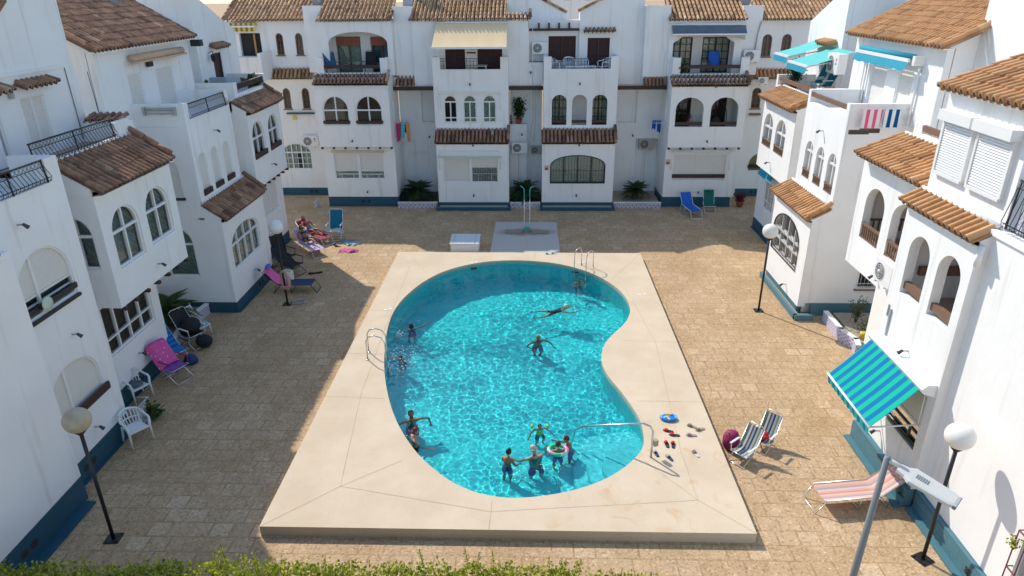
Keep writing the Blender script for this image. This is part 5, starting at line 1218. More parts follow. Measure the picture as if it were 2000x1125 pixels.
# ---- pool fittings
def ladder(pts, out, label):
    (ax_, ay_), (bx, by) = pts; o = Vector(out).normalized(); c = Vector(((ax_+bx)/2, (ay_+by)/2, 0))
    t = T('pool_ladder', (c.x, c.y, .25), label, 'pool ladder', 'steel pool ladders')
    for k, (x, y) in enumerate(pts):
        p = Vector((x-c.x, y-c.y, 0)); m = MB()
        m.tube([p+o*.48+Vector((0, 0, .0)), p+o*.48+Vector((0, 0, .62)), p+o*.40+Vector((0, 0, .76)), p+o*.22+Vector((0, 0, .82)), p+o*.02+Vector((0, 0, .76)), p-o*.08+Vector((0, 0, .60)), p-o*.10+Vector((0, 0, -.2)), p-o*.11+Vector((0, 0, -1.0))], .018, 10)
        r_ = m.build('rail', 'steel', t, local=True); r_.cycles.is_caustics_receiver = True
        m = MB(); m.lathe(tuple(p+o*.48), [(.05, 0), (.05, .012), (.022, .02)], 12); m.build('foot_flange', 'steel', r_, local=True)
    for z in (-.35, -.62, -.9):
        m = MB(); a = Vector((ax_-c.x, ay_-c.y, z))-o*.10; d = Vector((bx-c.x, by-c.y, z))-o*.10; m.obox((a+d)/2, (d-a)/2, o*.045, (0, 0, .012)); r_ = m.build('tread', 'steel', t, local=True); r_.cycles.is_caustics_receiver = True
ladder([(1.72, 25.33), (2.16, 25.02)], (.55, .83, 0), 'steel pool ladder at the far rim of the pool')
ladder([(-4.52, 18.42), (-4.45, 17.95)], (-1, .05, 0), 'steel pool ladder on the left rim of the pool')
m = MB(); m.tube([(2.84, 13.42, .25), (2.84, 13.42, .98), (2.78, 13.46, 1.10), (2.62, 13.52, 1.14), (1.30, 14.30, .50), (1.1, 14.42, .30), (1.02, 14.46, -.3), (1.0, 14.48, -.95)], .024, 12)
o = tag(m.build('handrail', 'steel'), 'slanting steel handrail over the corner steps of the pool', 'handrail'); o.cycles.is_caustics_receiver = True
m = MB(); m.obox((2.93, 13.5, .62), (.05, .02, 0), (-.02, .05, 0), (0, 0, .08)); tag(m.build('sign_plate', plain('olive_plate', (.35, .34, .22), .6)), 'small olive plate clamped to the pool handrail post', 'sign')
for x, y in ((-2.35, 25.79), (1.72, 25.43)):
    d = Vector((x+.6, y-19, 0)).normalized(); m = MB(); m.obox((x-.02*d.x, y-.10*d.y, .10), (.12*d.y, -.12*d.x, 0), (.02*d.x, .02*d.y, 0), (0, 0, .035))
    tag(m.build('skimmer', 'dark_room'), 'dark skimmer slot in the far pool wall, %s one' % ('left' if x < 0 else 'right'), 'skimmer', 'skimmer slots')

# showers
plain('turquoise_paint', (.02, .45, .40), .4, var=.05)
t = T('pool_shower', (-.24, 30.75, .05), 'twin white and turquoise shower posts on the concrete pad behind the pool', 'shower')
for k, (x, dx) in enumerate(((-.13, -.17), (.13, .17))):
    m = MB(); m.tube([(x, 0, 0), (x, 0, 1.75)], .017, 10); p = m.build('post', 'white_metal', t, local=True)
    m = MB(); m.tube([(x, 0, 1.45), (x, 0, 1.92), (x+dx*.2, 0, 1.99), (x+dx, -.02, 2.10)], .024, 10); m.build('shower_arm', 'turquoise_paint', p, local=True)
m = MB(); m.box(-.14, .14, -.1, .1, 0, .10); m.build('base_block', 'turquoise_paint', t, local=True)
for s_ in (-1, 1):
    m = MB(); m.box(s_*.62-.38, s_*.62+.38, -.62, -.20, .006, .03); m.build('duck_board', plain('board_tan', (.30, .26, .17), .8, var=.25, scale=12), t, local=True)

# pump box
plain('lid_white', (.62, .66, .68), .5, var=.06, scale=3)
t = T('pool_box', (-2.92, 28.35, 0), 'low white pump box with a hinged lid behind the pool', 'pump box')
m = MB(); m.box(-.60, .60, -.48, .5, 0, .32); m.build('body', 'plaster', t, local=True)
m = MB(); m.add([(-.64, -.53, .33), (.64, -.53, .33), (.64, .53, .42), (-.64, .53, .42), (-.64, -.53, .38), (.64, -.53, .38), (.64, .53, .47), (-.64, .53, .47)], [(0,3,2,1), (4,5,6,7), (0,1,5,4), (1,2,6,5), (2,3,7,6), (3,0,4,7)]); lid = m.build('lid', 'lid_white', t, local=True)
for x in (-.46, .46): m = MB(); m.add([(x-.012, -.53, .384), (x+.012, -.53, .384), (x+.012, .54, .474), (x-.012, .54, .474)], [(0, 1, 2, 3)]); m.build('hinge_strap', 'grey_metal', lid, local=True)

# tiled planter fronts
for a, (x0, x1) in enumerate(((-6.98, -4.92), (-1.13, .42), (4.20, 6.62))):
    m = MB(); m.box(x0, x1, 34.28, 34.44, 0, .27); m.box(x0, x1, 34.27, 34.45, .27, .30, 1)
    tag(m.build('planter_wall', ['blue_planter_tiles', 'white_plastic']), ('low blue-tiled planter wall left of the cream awning house', 'low blue-tiled planter wall behind the showers', 'low blue-tiled planter wall left of the blue lounger')[a], 'planter', 'tiled planter walls')
def kerb_poly(name, pts, mat, label, h=.36, w_=.15):
    m = MB()
    for (a, c) in zip(pts[:-1], pts[1:]):
        a, c = Vector((*a, 0)), Vector((*c, 0)); d = (c-a); nn = Vector((-d.y, d.x, 0)).normalized()*w_/2
        m.obox((a+c)/2+Vector((0, 0, h/2)), d/2+d.normalized()*w_*.3, nn, (0, 0, h/2)); m.obox((a+c)/2+Vector((0, 0, h+.012)), d/2+d.normalized()*w_*.35, nn*1.08, (0, 0, .012), 1)
    return tag(m.build(name, mat), label, 'planter', 'tiled planter walls')
kerb_poly('planter_wall', [(9.95, 21.25), (9.93, 20.0), (10.12, 19.3), (10.02, 18.9)], ['lilac_planter_tiles', 'white_plastic'], 'lilac mosaic planter wall between the right houses')
kerb_poly('planter_wall', [(-11.45, 21.6), (-11.6, 20.2), (-11.3, 18.75)], ['lilac_planter_tiles', 'white_plastic'], 'lilac mosaic planter wall beside the big palm, left')
m = MB(); m.box(-11.42, -11.2, 34.3, 34.62, 0, .3); tag(m.build('planter_box', 'blue_planter_tiles'), 'small blue-tiled pot box at the corner of the back row, left', 'planter')

# ---- plants
def leaf_mat(name, c1, c2):
    m_, n, l, b_ = nodes_of(name); at = n.new('ShaderNodeAttribute'); at.attribute_name = 'tint'
    r = ramp(n, [(0, c1), (1, c2)]); l.new(at.outputs['Fac'], r.inputs['Fac']); l.new(r.outputs[0], b_.inputs['Base Color']); b_.inputs['Roughness'].default_value = .55
    tr = n.new('ShaderNodeBsdfTranslucent'); l.new(r.outputs[0], tr.inputs['Color']); ms = n.new('ShaderNodeMixShader'); ms.inputs[0].default_value = .4; l.new(b_.outputs[0], ms.inputs[1]); l.new(tr.outputs[0], ms.inputs[2]); l.new(ms.outputs[0], n['Material Output'].inputs['Surface'])
    b_.inputs['Specular IOR Level'].default_value = .3
    if 'Subsurface Weight' in b_.inputs: pass
    MATS[name] = m_
leaf_mat('leaf_palm', (.025, .07, .02), (.11, .17, .04)); leaf_mat('leaf_dark', (.015, .05, .02), (.05, .11, .03)); leaf_mat('leaf_hedge', (.13, .19, .015), (.58, .58, .07)); leaf_mat('leaf_grey', (.05, .09, .03), (.16, .2, .1)); leaf_mat('leaf_red', (.06, .01, .015), (.16, .03, .03))
plain('bark', (.13, .09, .06), .9, var=.4, scale=12, bump=.01)
def cycad(x, y, z, r, n, label, seed, mat='leaf_palm', trunk=.3):
    rn = random.Random(seed); t = T('cycad_palm', (x, y, z), label, 'palm', 'cycad palms in the flower beds')
    m = MB(); m.lathe((0, 0, -.03), [(.15, 0), (.17, trunk*.5), (.14, trunk), (.05, trunk+.12), (1e-4, trunk+.15)], 12); m.build('trunk', 'bark', t, local=True)
    m = MB()
    for i in range(n):
        az_ = 2*math.pi*i/n*2.618+rn.uniform(-.1, .1); el = rn.uniform(.25, 1.25) if i % 3 else rn.uniform(-.05, .4); L_ = r*rn.uniform(.8, 1.08)
        d = Vector((math.cos(az_), math.sin(az_), 0)); sN = Vector((-d.y, d.x, 0)); pts = []
        for k in range(9):
            s_ = k/8; pts.append(Vector((0, 0, trunk+.05))+d*L_*s_*math.cos(el*(1-.35*s_))+Vector((0, 0, 1))*L_*(math.sin(el)*s_-.42*s_*s_*(1+.3*math.cos(el))))
        k0 = len(m.f); m.tube(pts, [.012*(1-.8*k/8)+.002 for k in range(9)], 4)
        for j in range(26):
            s_ = .12+.86*j/26; k = min(7, int(s_*8)); p = pts[k].lerp(pts[k+1], s_*8-k); tg = (pts[k+1]-pts[k]).normalized(); ll = .19*r*math.sin(math.pi*min(1, s_*.9+.12))+.03
            up = sN.cross(tg)
            for sd_ in (-1, 1):
                q = p+(sN*sd_*.86+tg*.45+up*.22*(1 if True else 0))*ll; wv = tg*.017*r
                m.add([p-wv, p+wv, q+wv*.15, q-wv*.15], [(0, 1, 2, 3)], tint=rn.random()*.8+.01)
        for j in range(k0, k0+28): m.tint[j] = .9
    m.build('crown', mat, t, local=True); return t
cycad(-12.1, 20.3, .24, 1.1, 54, 'big green cycad palm in the bed between the left houses', 1, trunk=.45)
cycad(-6.1, 35.3, .16, 1.1, 56, 'dark cycad palm left of the cream awning house', 2, 'leaf_dark', .4)
cycad(-.42, 35.1, .16, 1.05, 52, 'dark cycad palm behind the shower posts', 3, 'leaf_dark', .5)
cycad(5.42, 35.4, .2, .9, 54, 'compact dark cycad palm on white gravel, right of the barred arch', 4, 'leaf_dark', .4)
def leafy(x, y, z, h, w_, n, label, seed, mat, name='potted_plant', cat='plant', pot=None, stems=4, group=None, ls=.05, bare=False):
    rn = random.Random(seed); t = T(name, (x, y, z), label, cat, group); pz = 0
    if pot:
        m = MB(); m.lathe((0, 0, 0), [(pot*.7, 0), (pot, pot*1.3), (pot*1.12, pot*1.32), (pot*1.1, pot*1.5), (pot*.9, pot*1.45), (1e-4, pot*1.4)], 16); m.build('pot', 'terracotta', t, local=True); pz = pot*1.4
    m = MB(); tips = []
    for i in range(stems):
        a = rn.uniform(0, 6.28); e = Vector((math.cos(a)*w_*rn.uniform(.2, .9), math.sin(a)*w_*rn.uniform(.2, .9), pz+h*rn.uniform(.7, 1))); mid = e*.5+Vector((rn.uniform(-.05, .05), rn.uniform(-.05, .05), pz*.5)); m.tube([(0, 0, pz*.9), mid, e], [.014, .009, .004], 5); tips.append((Vector((0, 0, pz)), mid, e))
    m.build('stem', 'bark', t, local=True); m = MB()
    for i in range(n):
        a, mi_, e = tips[rn.randrange(stems)]; s_ = rn.uniform(.35 if bare else .15, 1.0); p = a.lerp(mi_, s_*2) if s_ < .5 else mi_.lerp(e, s_*2-1)
        sp_ = w_*(.12 if bare else .42); p = p+Vector((rn.gauss(0, sp_), rn.gauss(0, sp_), rn.gauss(0, sp_*.8))); d = Vector((rn.gauss(0, 1), rn.gauss(0, 1), rn.gauss(.3, .8))).normalized(); s2 = d.orthogonal().normalized()*ls*.38; L_ = ls*rn.uniform(.7, 1.3)
        m.add([p, p+d*L_*.5+s2, p+d*L_, p+d*L_*.5-s2], [(0, 1, 2, 3)], tint=rn.random()+.001)
    m.build('foliage', mat, t, local=True); return t
leafy(-.72, 36.62, 3.9, 1.05, .24, 420, 'tall leafy plant in terracotta pot on the ledge between the middle houses', 5, 'leaf_dark', pot=.17, stems=6, ls=.12)
leafy(-1.12, 36.6, 3.9, .4, .1, 60, 'small plant in a pale pot beside the tall leafy one', 6, 'leaf_grey', pot=.09)
leafy(10.66, 20.6, .26, 1.0, .38, 330, 'sparse rose bush with a red bloom in the right gravel bed', 7, 'leaf_grey', name='rose_bush', cat='rose bush', stems=12, bare=True, ls=.07)
leafy(10.62, 19.85, .26, .5, .28, 260, 'low grey-green shrub at the near end of the right gravel bed', 8, 'leaf_grey', name='shrub', cat='shrub', stems=6, ls=.06)
m = MB(); m.lathe((10.42, 19.5, .26), [(.11, 0), (.12, .2), (.1, .24), (1e-4, .25)], 16); tag(m.build('bucket', plain('bucket_yellow', (.62, .48, .05), .4)), 'small yellow bucket on the gravel bed, right', 'bucket')
leafy(10.72, 34.6, 0, .35, .26, 420, 'dark red bushy plant in a pale tub at the back right corner', 9, 'leaf_red', pot=.2, stems=6, ls=.08)
t = leafy(11.1, 30.55, 6.45, .95, .28, 700, 'round-headed olive-green tree in a pot beneath the aqua awnings', 10, 'leaf_dark', name='potted_tree', cat='potted tree', pot=.16, stems=8, ls=.09)
leafy(-11.6, 29.1, 6.62, .3, .16, 70, 'spiky agave on the far left terrace', 12, 'leaf_palm', pot=.15, ls=.3, stems=8)
leafy(-12.4, 26.7, 6.62, .4, .3, 120, 'low agave beside the terrace wall, far left', 13, 'leaf_palm', ls=.26, stems=8)
leafy(7.2, 35.15, 6.45, .5, .2, 120, 'fern in a terracotta pot behind the brown terrace rail, right of the back row', 14, 'leaf_palm', pot=.1, ls=.2, stems=8)
leafy(-10.1, 15.25, .0, .45, .2, 90, 'small leafy weed growing against the left wall between the white chairs', 15, 'leaf_palm', name='shrub', cat='plant', ls=.14)
leafy(8.24, 9.22, 1.62, .3, .10, 60, 'trailing green plant on the barred window at the right edge', 16, 'leaf_hedge', name='window_plant', cat='plant', ls=.05, stems=6)
leafy(7.65, 34.5, 4.3, .3, .12, 130, 'pink flowering pot on the balcony, left arch of the open balcony', 17, 'leaf_red', pot=.07, ls=.06, stems=6)
# hedge along the bottom edge
t = T('hedge', (-3, 8.4, 0), 'sunlit green hedge with tall sprigs along the bottom edge', 'hedge')
rn = random.Random(77); m = MB(); sp_m = MB()
def leafs(mb, p, n, rr, ls):
    for _ in range(n):
        q = p+Vector((rn.gauss(0, rr), rn.gauss(0, rr), rn.gauss(0, rr*.7))); d = Vector((rn.gauss(0, 1), rn.gauss(0, 1), rn.gauss(.5, .8))).normalized(); s2 = d.orthogonal().normalized()*ls*.36
        L_ = ls*rn.uniform(.7, 1.3); f_ = d.cross(s2).normalized()*ls*.08
        mb.add([q, q+d*L_*.5+s2+f_, q+d*L_, q+d*L_*.5-s2+f_], [(0, 1, 2, 3)], tint=min(1, max(.01, rn.gauss(.5, .28))))
def htop(x): return 1.48+.09*noise.noise(Vector((x*.9, 1, 2)))+.07*noise.noise(Vector((x*2.7, 5, 2)))-(.16 if x > .8 else 0)-(.14 if x < -6.6 else 0)
x = -9.3
while x < 2.2:
    for k in range(9):
        y = 8.55+rn.uniform(-.5, .28); leafs(m, Vector((x+rn.uniform(-.06, .06), y, htop(x)-abs(rn.gauss(0, .10))-.1*max(0, y-8.6))), 8, .06, .072)
    for k in range(3): leafs(m, Vector((x, 8.85, rn.uniform(.5, htop(x)-.1))), 4, .07, .06)
    if rn.random() < .42:
        h_ = rn.uniform(.10, .46); bx, by = x, 8.6+rn.uniform(-.1, .2); z0 = htop(x)-.05; dx = rn.uniform(-.06, .06)
        sp_m.tube([(bx, by, z0), (bx+dx, by, z0+h_)], .004, 4)
        for q in range(int(h_/.022)): leafs(m, Vector((bx+dx*q*.022/h_, by, z0+q*.022)), 2, .016, .04)
    x += .085
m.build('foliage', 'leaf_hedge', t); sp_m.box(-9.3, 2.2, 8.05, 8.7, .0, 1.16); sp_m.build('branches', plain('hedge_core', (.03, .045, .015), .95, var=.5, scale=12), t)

# ---- air conditioners
def ac(x, y, z, face, label, brand=False, sc=1.0, seed=0, dirty=False):
    rz = {'S': 0, 'R': -90, 'L': 90}[face]; t = T('air_conditioner', (x, y, z), label, 'air conditioner', 'outdoor air conditioning units', rz)
    w_, h_, d_ = .40*sc, .28*sc, .13*sc; m = MB(); m.box(-w_, w_, -d_, d_, 0, 2*h_); m.build('casing', 'white_plastic' if not dirty else plain('casing_aged', (.45, .42, .36), .6, var=.2), t, local=True)
    m = MB(); cx = -.13*sc; r_ = .22*sc
    m.add([(cx+r_*math.cos(a), -d_-.004, h_+r_*math.sin(a)) for a in [q*math.pi/12 for q in range(24)]], [tuple(range(24))])
    fan = m.build('fan_opening', plain('fan_dark', (.12, .12, .12), .6), t, local=True)
    m = MB()
    for rr in (.25, .5, .75, 1.0): m.tube([(cx+r_*rr*math.cos(a), -d_-.012, h_+r_*rr*math.sin(a)) for a in [q*math.pi/10 for q in range(20)]], .006, 4, closed=True)
    for a in range(8): m.tube([(cx, -d_-.012, h_), (cx+r_*math.cos(a*math.pi/4), -d_-.012, h_+r_*math.sin(a*math.pi/4))], .004, 4)
    m.build('fan_guard', 'grey_metal' if dirty else 'white_metal', fan, local=True)
    m = MB(); m.lathe((cx, -d_-.02, h_), [(.035*sc, -.03*sc), (.035*sc, .03*sc)], 10); m.build('hub', 'white_plastic', fan, local=True)
    for s_ in (-.6, .6): m = MB(); m.box(s_*w_-.02, s_*w_+.02, -d_-.02, d_+.02, -.04, -.002); m.build('bracket', 'grey_metal', t, local=True)
    if brand:
        m = MB(); m.add([(.26*sc+.045*math.cos(a), -d_-.005, h_*1.45+.045*math.sin(a)) for a in [q*math.pi/8 for q in range(16)]], [tuple(range(16))]); m.build('logo', plain('logo_red', (.55, .01, .05), .4), t, local=True)
        lettering(t, 'LG', (.19*sc, -d_-.006, h_*.95), .11, 'dark_room')
    return t
def lettering(parent, txt, loc, size, mat, rot=(90, 0, 0), name='lettering'):
    c = bpy.data.curves.new('text', 'FONT'); c.body = txt; c.size = size; c.extrude = .001; o = bpy.data.objects.new('tmp', c); COL.objects.link(o)
    bpy.context.view_layer.update(); me = bpy.data.meshes.new_from_object(o.evaluated_get(bpy.context.evaluated_depsgraph_get())); bpy.data.objects.remove(o)
    me.materials.clear(); me.materials.append(MATS[mat]); q = bpy.data.objects.new(name, me); COL.objects.link(q); q.parent = parent; q.location = loc; q.rotation_euler = [rad(a) for a in rot]; return q
ac(-11.88, 36.6, 2.75, 'S', 'white air conditioner over the arched corner window, back left', True)
ac(-.68, 36.25, 2.45, 'S', 'white air conditioner under the ledge plant between the middle houses')
ac(6.08, 36.9, 2.5, 'S', 'aged air conditioner in the recess above the compact palm', dirty=True)
ac(.36, 36.35, 7.42, 'S', 'white air conditioner on the upper wall right of the cream awning')
ac(10.72, 35.8, 7.03, 'S', 'white air conditioner beside the blue-grey awning, back right')
ac(.22, 36.8, 2.28, 'S', 'grey meter cabinet-like air conditioner in the narrow middle recess', dirty=True, sc=.75)
ac(11.32, 27.15, 7.45, 'R', 'large white air conditioner next to the aqua awnings', True, 1.25)
ac(8.86, 16.1, 3.62, 'R', 'white air conditioner on the right wall above the gravel bed', sc=1.0)
ac(11.5, 35.98, 5.95, 'S', 'slim air conditioner under the small orange canopy, back right', sc=.6)
# ---- satellite dishes
def dish(x, y, z, r_, rz, label):
    t = T('satellite_dish', (x, y, z), label, 'satellite dish', 'satellite dishes on the roofs', rz)
    m = MB(); m.tube([(0, .1, -r_*1.3), (0, .1, 0)], .025, 6); m.build('mast', 'grey_metal', t, local=True)
    m = MB(); k = len(m.v); m.lathe((0, 0, 0), [(1e-4, -.16*r_), (r_*.5, -.12*r_), (r_*.85, -.03*r_), (r_, .02*r_)], 24)
    R_ = Matrix.Rotation(rad(62), 3, 'X'); m.v = [tuple(R_ @ Vector(v)) for v in m.v]; m.build('reflector', plain('dish_grey', (.36, .38, .38), .6, var=.08), t, local=True)
    m = MB(); m.tube([(0, -.1*r_, -r_*.75), (0, -.75*r_, -.15*r_)], .014, 5); m.ball((0, -.78*r_, -.12*r_), .05, 8, 6); m.build('feed_arm', 'grey_metal', t, local=True)
dish(10.1, 37.3, 9.95, .72, 5, 'grey satellite dish above the blue-grey awning roof')
dish(-10.9, 38.0, 10.05, .5, 0, 'pale satellite dish behind the back row, left')
dish(-14.6, 24.6, 10.05, .62, 20, 'large grey satellite dish behind the brown left roof')
dish(14.0, 27.1, 9.95, .6, -15, 'blue-shadowed satellite dish behind the orange right roof')

# ---- laundry
def laundry(x, y, z, face, label, cloths, label2):
    t = T('drying_rack', (x, y, z), label, 'drying rack', 'wall drying racks'); n_ = {'L': Vector((1, 0, 0)), 'R': Vector((-1, 0, 0)), 'S': Vector((0, -1, 0))}[face]; u_ = Vector((-n_.y, n_.x, 0))
    m = MB()
    for s_ in (-.45, .45):
        for k in range(4): m.tube([n_*(.15*k)+u_*s_, n_*(.15*(k+1))+u_*s_+Vector((0, 0, .1))], .006, 4); m.tube([n_*(.15*k)+u_*s_+Vector((0, 0, .1)), n_*(.15*(k+1))+u_*s_], .006, 4)
    for k in range(5): m.tube([n_*(.15*k)-u_*.47+Vector((0, 0, .05)), n_*(.15*k)+u_*.47+Vector((0, 0, .05))], .007, 4)
    m.build('frame', 'white_metal', t, local=True)
    for i, (d_, u0, u1, hh, mat, nm, lb) in enumerate(cloths):
        c = MB(); p0 = Vector((x, y, z))
        rows = []
        for k in range(7):
            q = k/6; rows.append([p0+u_*(u0+.03*math.sin(j*.9+k*.5+i)*q)+n_*(d_-.09+.22*(j/8)*(1-.2*q)+.05*q*math.sin(i*2))+Vector((0, 0, .05-hh*q-.04*q*math.sin(j*.8+i))) for j in range(9)])
        c.sheet(rows); tag(c.build(nm, mat), lb, nm.replace('_', ' '), label2)
for n_, c_ in (('cloth_magenta', (.5, .02, .15)), ('cloth_grey', (.2, .22, .3)), ('cloth_aqua', (.1, .5, .55)), ('cloth_black', (.02, .02, .02)), ('cloth_orange', (.62, .28, .12)), ('cloth_blue', (.01, .08, .42)), ('cloth_red', (.5, .02, .04)), ('cloth_white', (.7, .7, .72)), ('cloth_pink', (.75, .14, .36))): plain(n_, c_, .9, var=.2, scale=8)
laundry(-7.0, 35.7, 4.15, 'L', 'white scissor drying rack on the side of the left back house', [(.12, -.4, .1, .95, 'cloth_magenta', 'hanging_towel', 'magenta cloth drying in the recess'), (.22, -.1, .35, .85, 'cloth_grey', 'hanging_shirt', 'grey shirt drying in the recess'), (.36, -.3, .2, .8, 'cloth_aqua', 'hanging_towel', 'aqua cloth drying in the recess'), (.50, -.2, .25, .55, 'cloth_black', 'hanging_shirt', 'black garment drying in the recess'), (.60, -.35, .15, .95, 'cloth_orange', 'hanging_towel', 'orange cloth drying in the recess')], 'washing on the left rack')
laundry(6.68, 35.5, 4.15, 'R', 'white scissor drying rack by the open two-arch house', [(.2, -.3, .25, .6, 'cloth_blue', 'hanging_towel', 'blue towel drying, longer of two'), (.42, -.35, .0, .45, 'cloth_blue', 'hanging_shirt', 'blue garment drying, smaller of two')], 'washing on the right rack')
# striped towels on the right parapet
stripes('pink_white_stripes', 'X', .11, [(.80, .10, .24), (.78, .76, .72)]); stripes('navy_white_stripes', 'X', .11, [(.0, .08, .22), (.76, .78, .78)])
def towel_h(x0, x1, y, z, hh, mat, label):
    c = MB(); rows = [[(x0+(x1-x0)*j/16-.06*q/8*(j/16), y-.02*math.sin(j*.9)*q/8, z-hh*q/8) for j in range(17)] for q in range(9)]; c.sheet(rows)
    tag(c.build('beach_towel', mat), label, 'towel', 'towels hung from the right terrace rack')
towel_h(10.02, 10.62, 21.52, 7.02, .58, 'pink_white_stripes', 'pink and white striped towel hanging on the right terrace wall')
towel_h(10.66, 11.18, 21.52, 7.02, .54, 'navy_white_stripes', 'navy and white striped towel hanging next to the pink one')
m = MB(); m.tube([(9.95, 21.53, 7.05), (11.7, 21.53, 7.05)], .008, 5)
for k in range(8):
    for a, c_ in ((0, 1), (1, 0)): m.tube([(11.2+.07*k, 21.5, 6.72+.25*a), (11.27+.07*k, 21.5, 6.72+.25*c_)], .005, 4)
tag(m.build('drying_rack', 'white_metal'), 'white folding rack beyond the striped towels on the right terrace', 'drying rack', 'wall drying racks')
m = MB()
for k in range(6): m.tube([(-6.3+.12*k, 36.85, 2.4), (-6.5+.12*k, 36.45, 2.15)], .008, 4)
tag(m.build('drying_rack', 'white_metal'), 'thin empty wall rack low in the left recess', 'drying rack', 'wall drying racks')

# ---- wall spotlights and little plates
plain('spot_dark', (.05, .055, .06), .5); k_spot = 0
def spot(p, face, label):
    n_ = {'L': (1, 0), 'R': (-1, 0), 'S': (0, -1)}[face]; x, y, z = p
    t = T('wall_spotlight', (x, y, z), label, 'wall spotlight', 'small spotlights on the walls')
    m = MB(); m.tube([(0, 0, .02), (n_[0]*.14, n_[1]*.14, .03)], .018, 6); m.build('arm', 'grey_metal', t, local=True)
    m = MB(); m.tube([(n_[0]*.12, n_[1]*.12, .04), (n_[0]*.22, n_[1]*.22, -.03)], [.03, .045], 8); m.build('head', 'spot_dark', t, local=True)
for p, f_, lb in [((-10.4, 12.95, 6.15), 'L', 'spotlight above the upper half-round window, near left'), ((-10.4, 13.55, 3.35), 'L', 'spotlight between the two half-round windows, near left'), ((-10.4, 13.4, .95), 'L', 'spotlight low by the first white chair, left wall'),
                  ((-10.4, 17.5, 3.5), 'L', 'spotlight under the lace-curtained windows'), ((-11.2, 16.9, 1.0), 'L', 'spotlight low beside the pink beach chair'), ((-10.95, 23.5, 6.05), 'L', 'spotlight above the three blind arches, left row'), ((-10.4, 23.6, .85), 'L', 'spotlight under the big arched window, left row'), ((-10.7, 27.6, 3.9), 'L', 'spotlight on the far left overhanging storey'),
                  ((-9.0, 34.35, 3.5), 'S', 'spotlight under the two arches of the left back house'), ((-8.55, 34.66, .8), 'S', 'spotlight above the plinth of the left back house'), ((-3.08, 34.92, 6.15), 'S', 'spotlight below the cream awning terrace'), ((-3.0, 34.35, .7), 'S', 'spotlight low on the shuttered house'), ((-2.95, 34.2, 3.32), 'S', 'spotlight beneath the tile canopy of the shuttered house'),
                  ((2.3, 34.92, 6.15), 'S', 'spotlight above the three open arches'), ((2.25, 34.35, .7), 'S', 'spotlight below the barred arched window, back row'), ((2.3, 34.2, 3.32), 'S', 'spotlight beneath the tile canopy over the barred arch'), ((8.6, 34.35, 3.45), 'S', 'spotlight below the two open arches, right of the back row'), ((8.5, 34.66, .78), 'S', 'spotlight above the blue lounger'), ((8.7, 34.2, 6.1), 'S', 'spotlight beneath the tile canopy, right of the back row'),
                  ((-.55, 36.44, 3.4), 'S', 'spotlight above the middle air conditioner'), ((-5.5, 36.9, 3.2), 'S', 'spotlight in the left recess'), ((5.3, 36.9, 3.25), 'S', 'spotlight in the right recess'), ((-.1, 35.8, 6.6), 'S', 'spotlight under the upper air conditioner, middle'),
                  ((8.2, 13.4, 3.15), 'R', 'spotlight above the striped turquoise awning'), ((8.2, 13.7, .85), 'R', 'spotlight under the striped turquoise awning'), ((9.0, 16.8, 3.5), 'R', 'spotlight beside the air conditioner on the right wall'), ((9.7, 23.4, 6.0), 'R', 'spotlight above the three arched windows, right row'), ((9.15, 23.0, .6), 'R', 'spotlight under the barred arch, right row'), ((9.75, 28.2, 3.8), 'R', 'spotlight under the far right arched windows')]:
    spot(p, f_, lb)
m = MB(); m.box(9.70-.0, 9.72, 16.0, 16.03, 1.0, 1.1); 
m = MB(); m.box(8.16, 8.2, 14.36, 14.40, 3.0, 3.72); m.box(8.17, 8.2, 14.50, 14.52, 3.5, 3.78); tag(m.build('wall_thermometer', 'grey_metal'), 'slim grey metal strip fixed upright on the right wall above the awning', 'wall fitting')
def plate(x, z, label, c):
    m = MB(); m.box(x, x+.2, 34.62 if x > 5 else 34.325, 34.648 if x > 5 else 34.345, z, z+.26); m.box(x+.02, x+.18, 34.615 if x > 5 else 34.32, 34.62 if x > 5 else 34.325, z+.02, z+.14, 1)
    tag(m.build('alarm_plate', [plain('plate_cream', (.6, .52, .38), .5), plain(c, (.45, .08, .04), .5)]), label, 'alarm sign', 'alarm signs')
plate(.62, 1.98, 'small red and cream alarm plate left of the barred arch', 'plate_red'); plate(6.76, 2.2, 'small red and cream alarm plate beside the wide white shutter', 'plate_red')

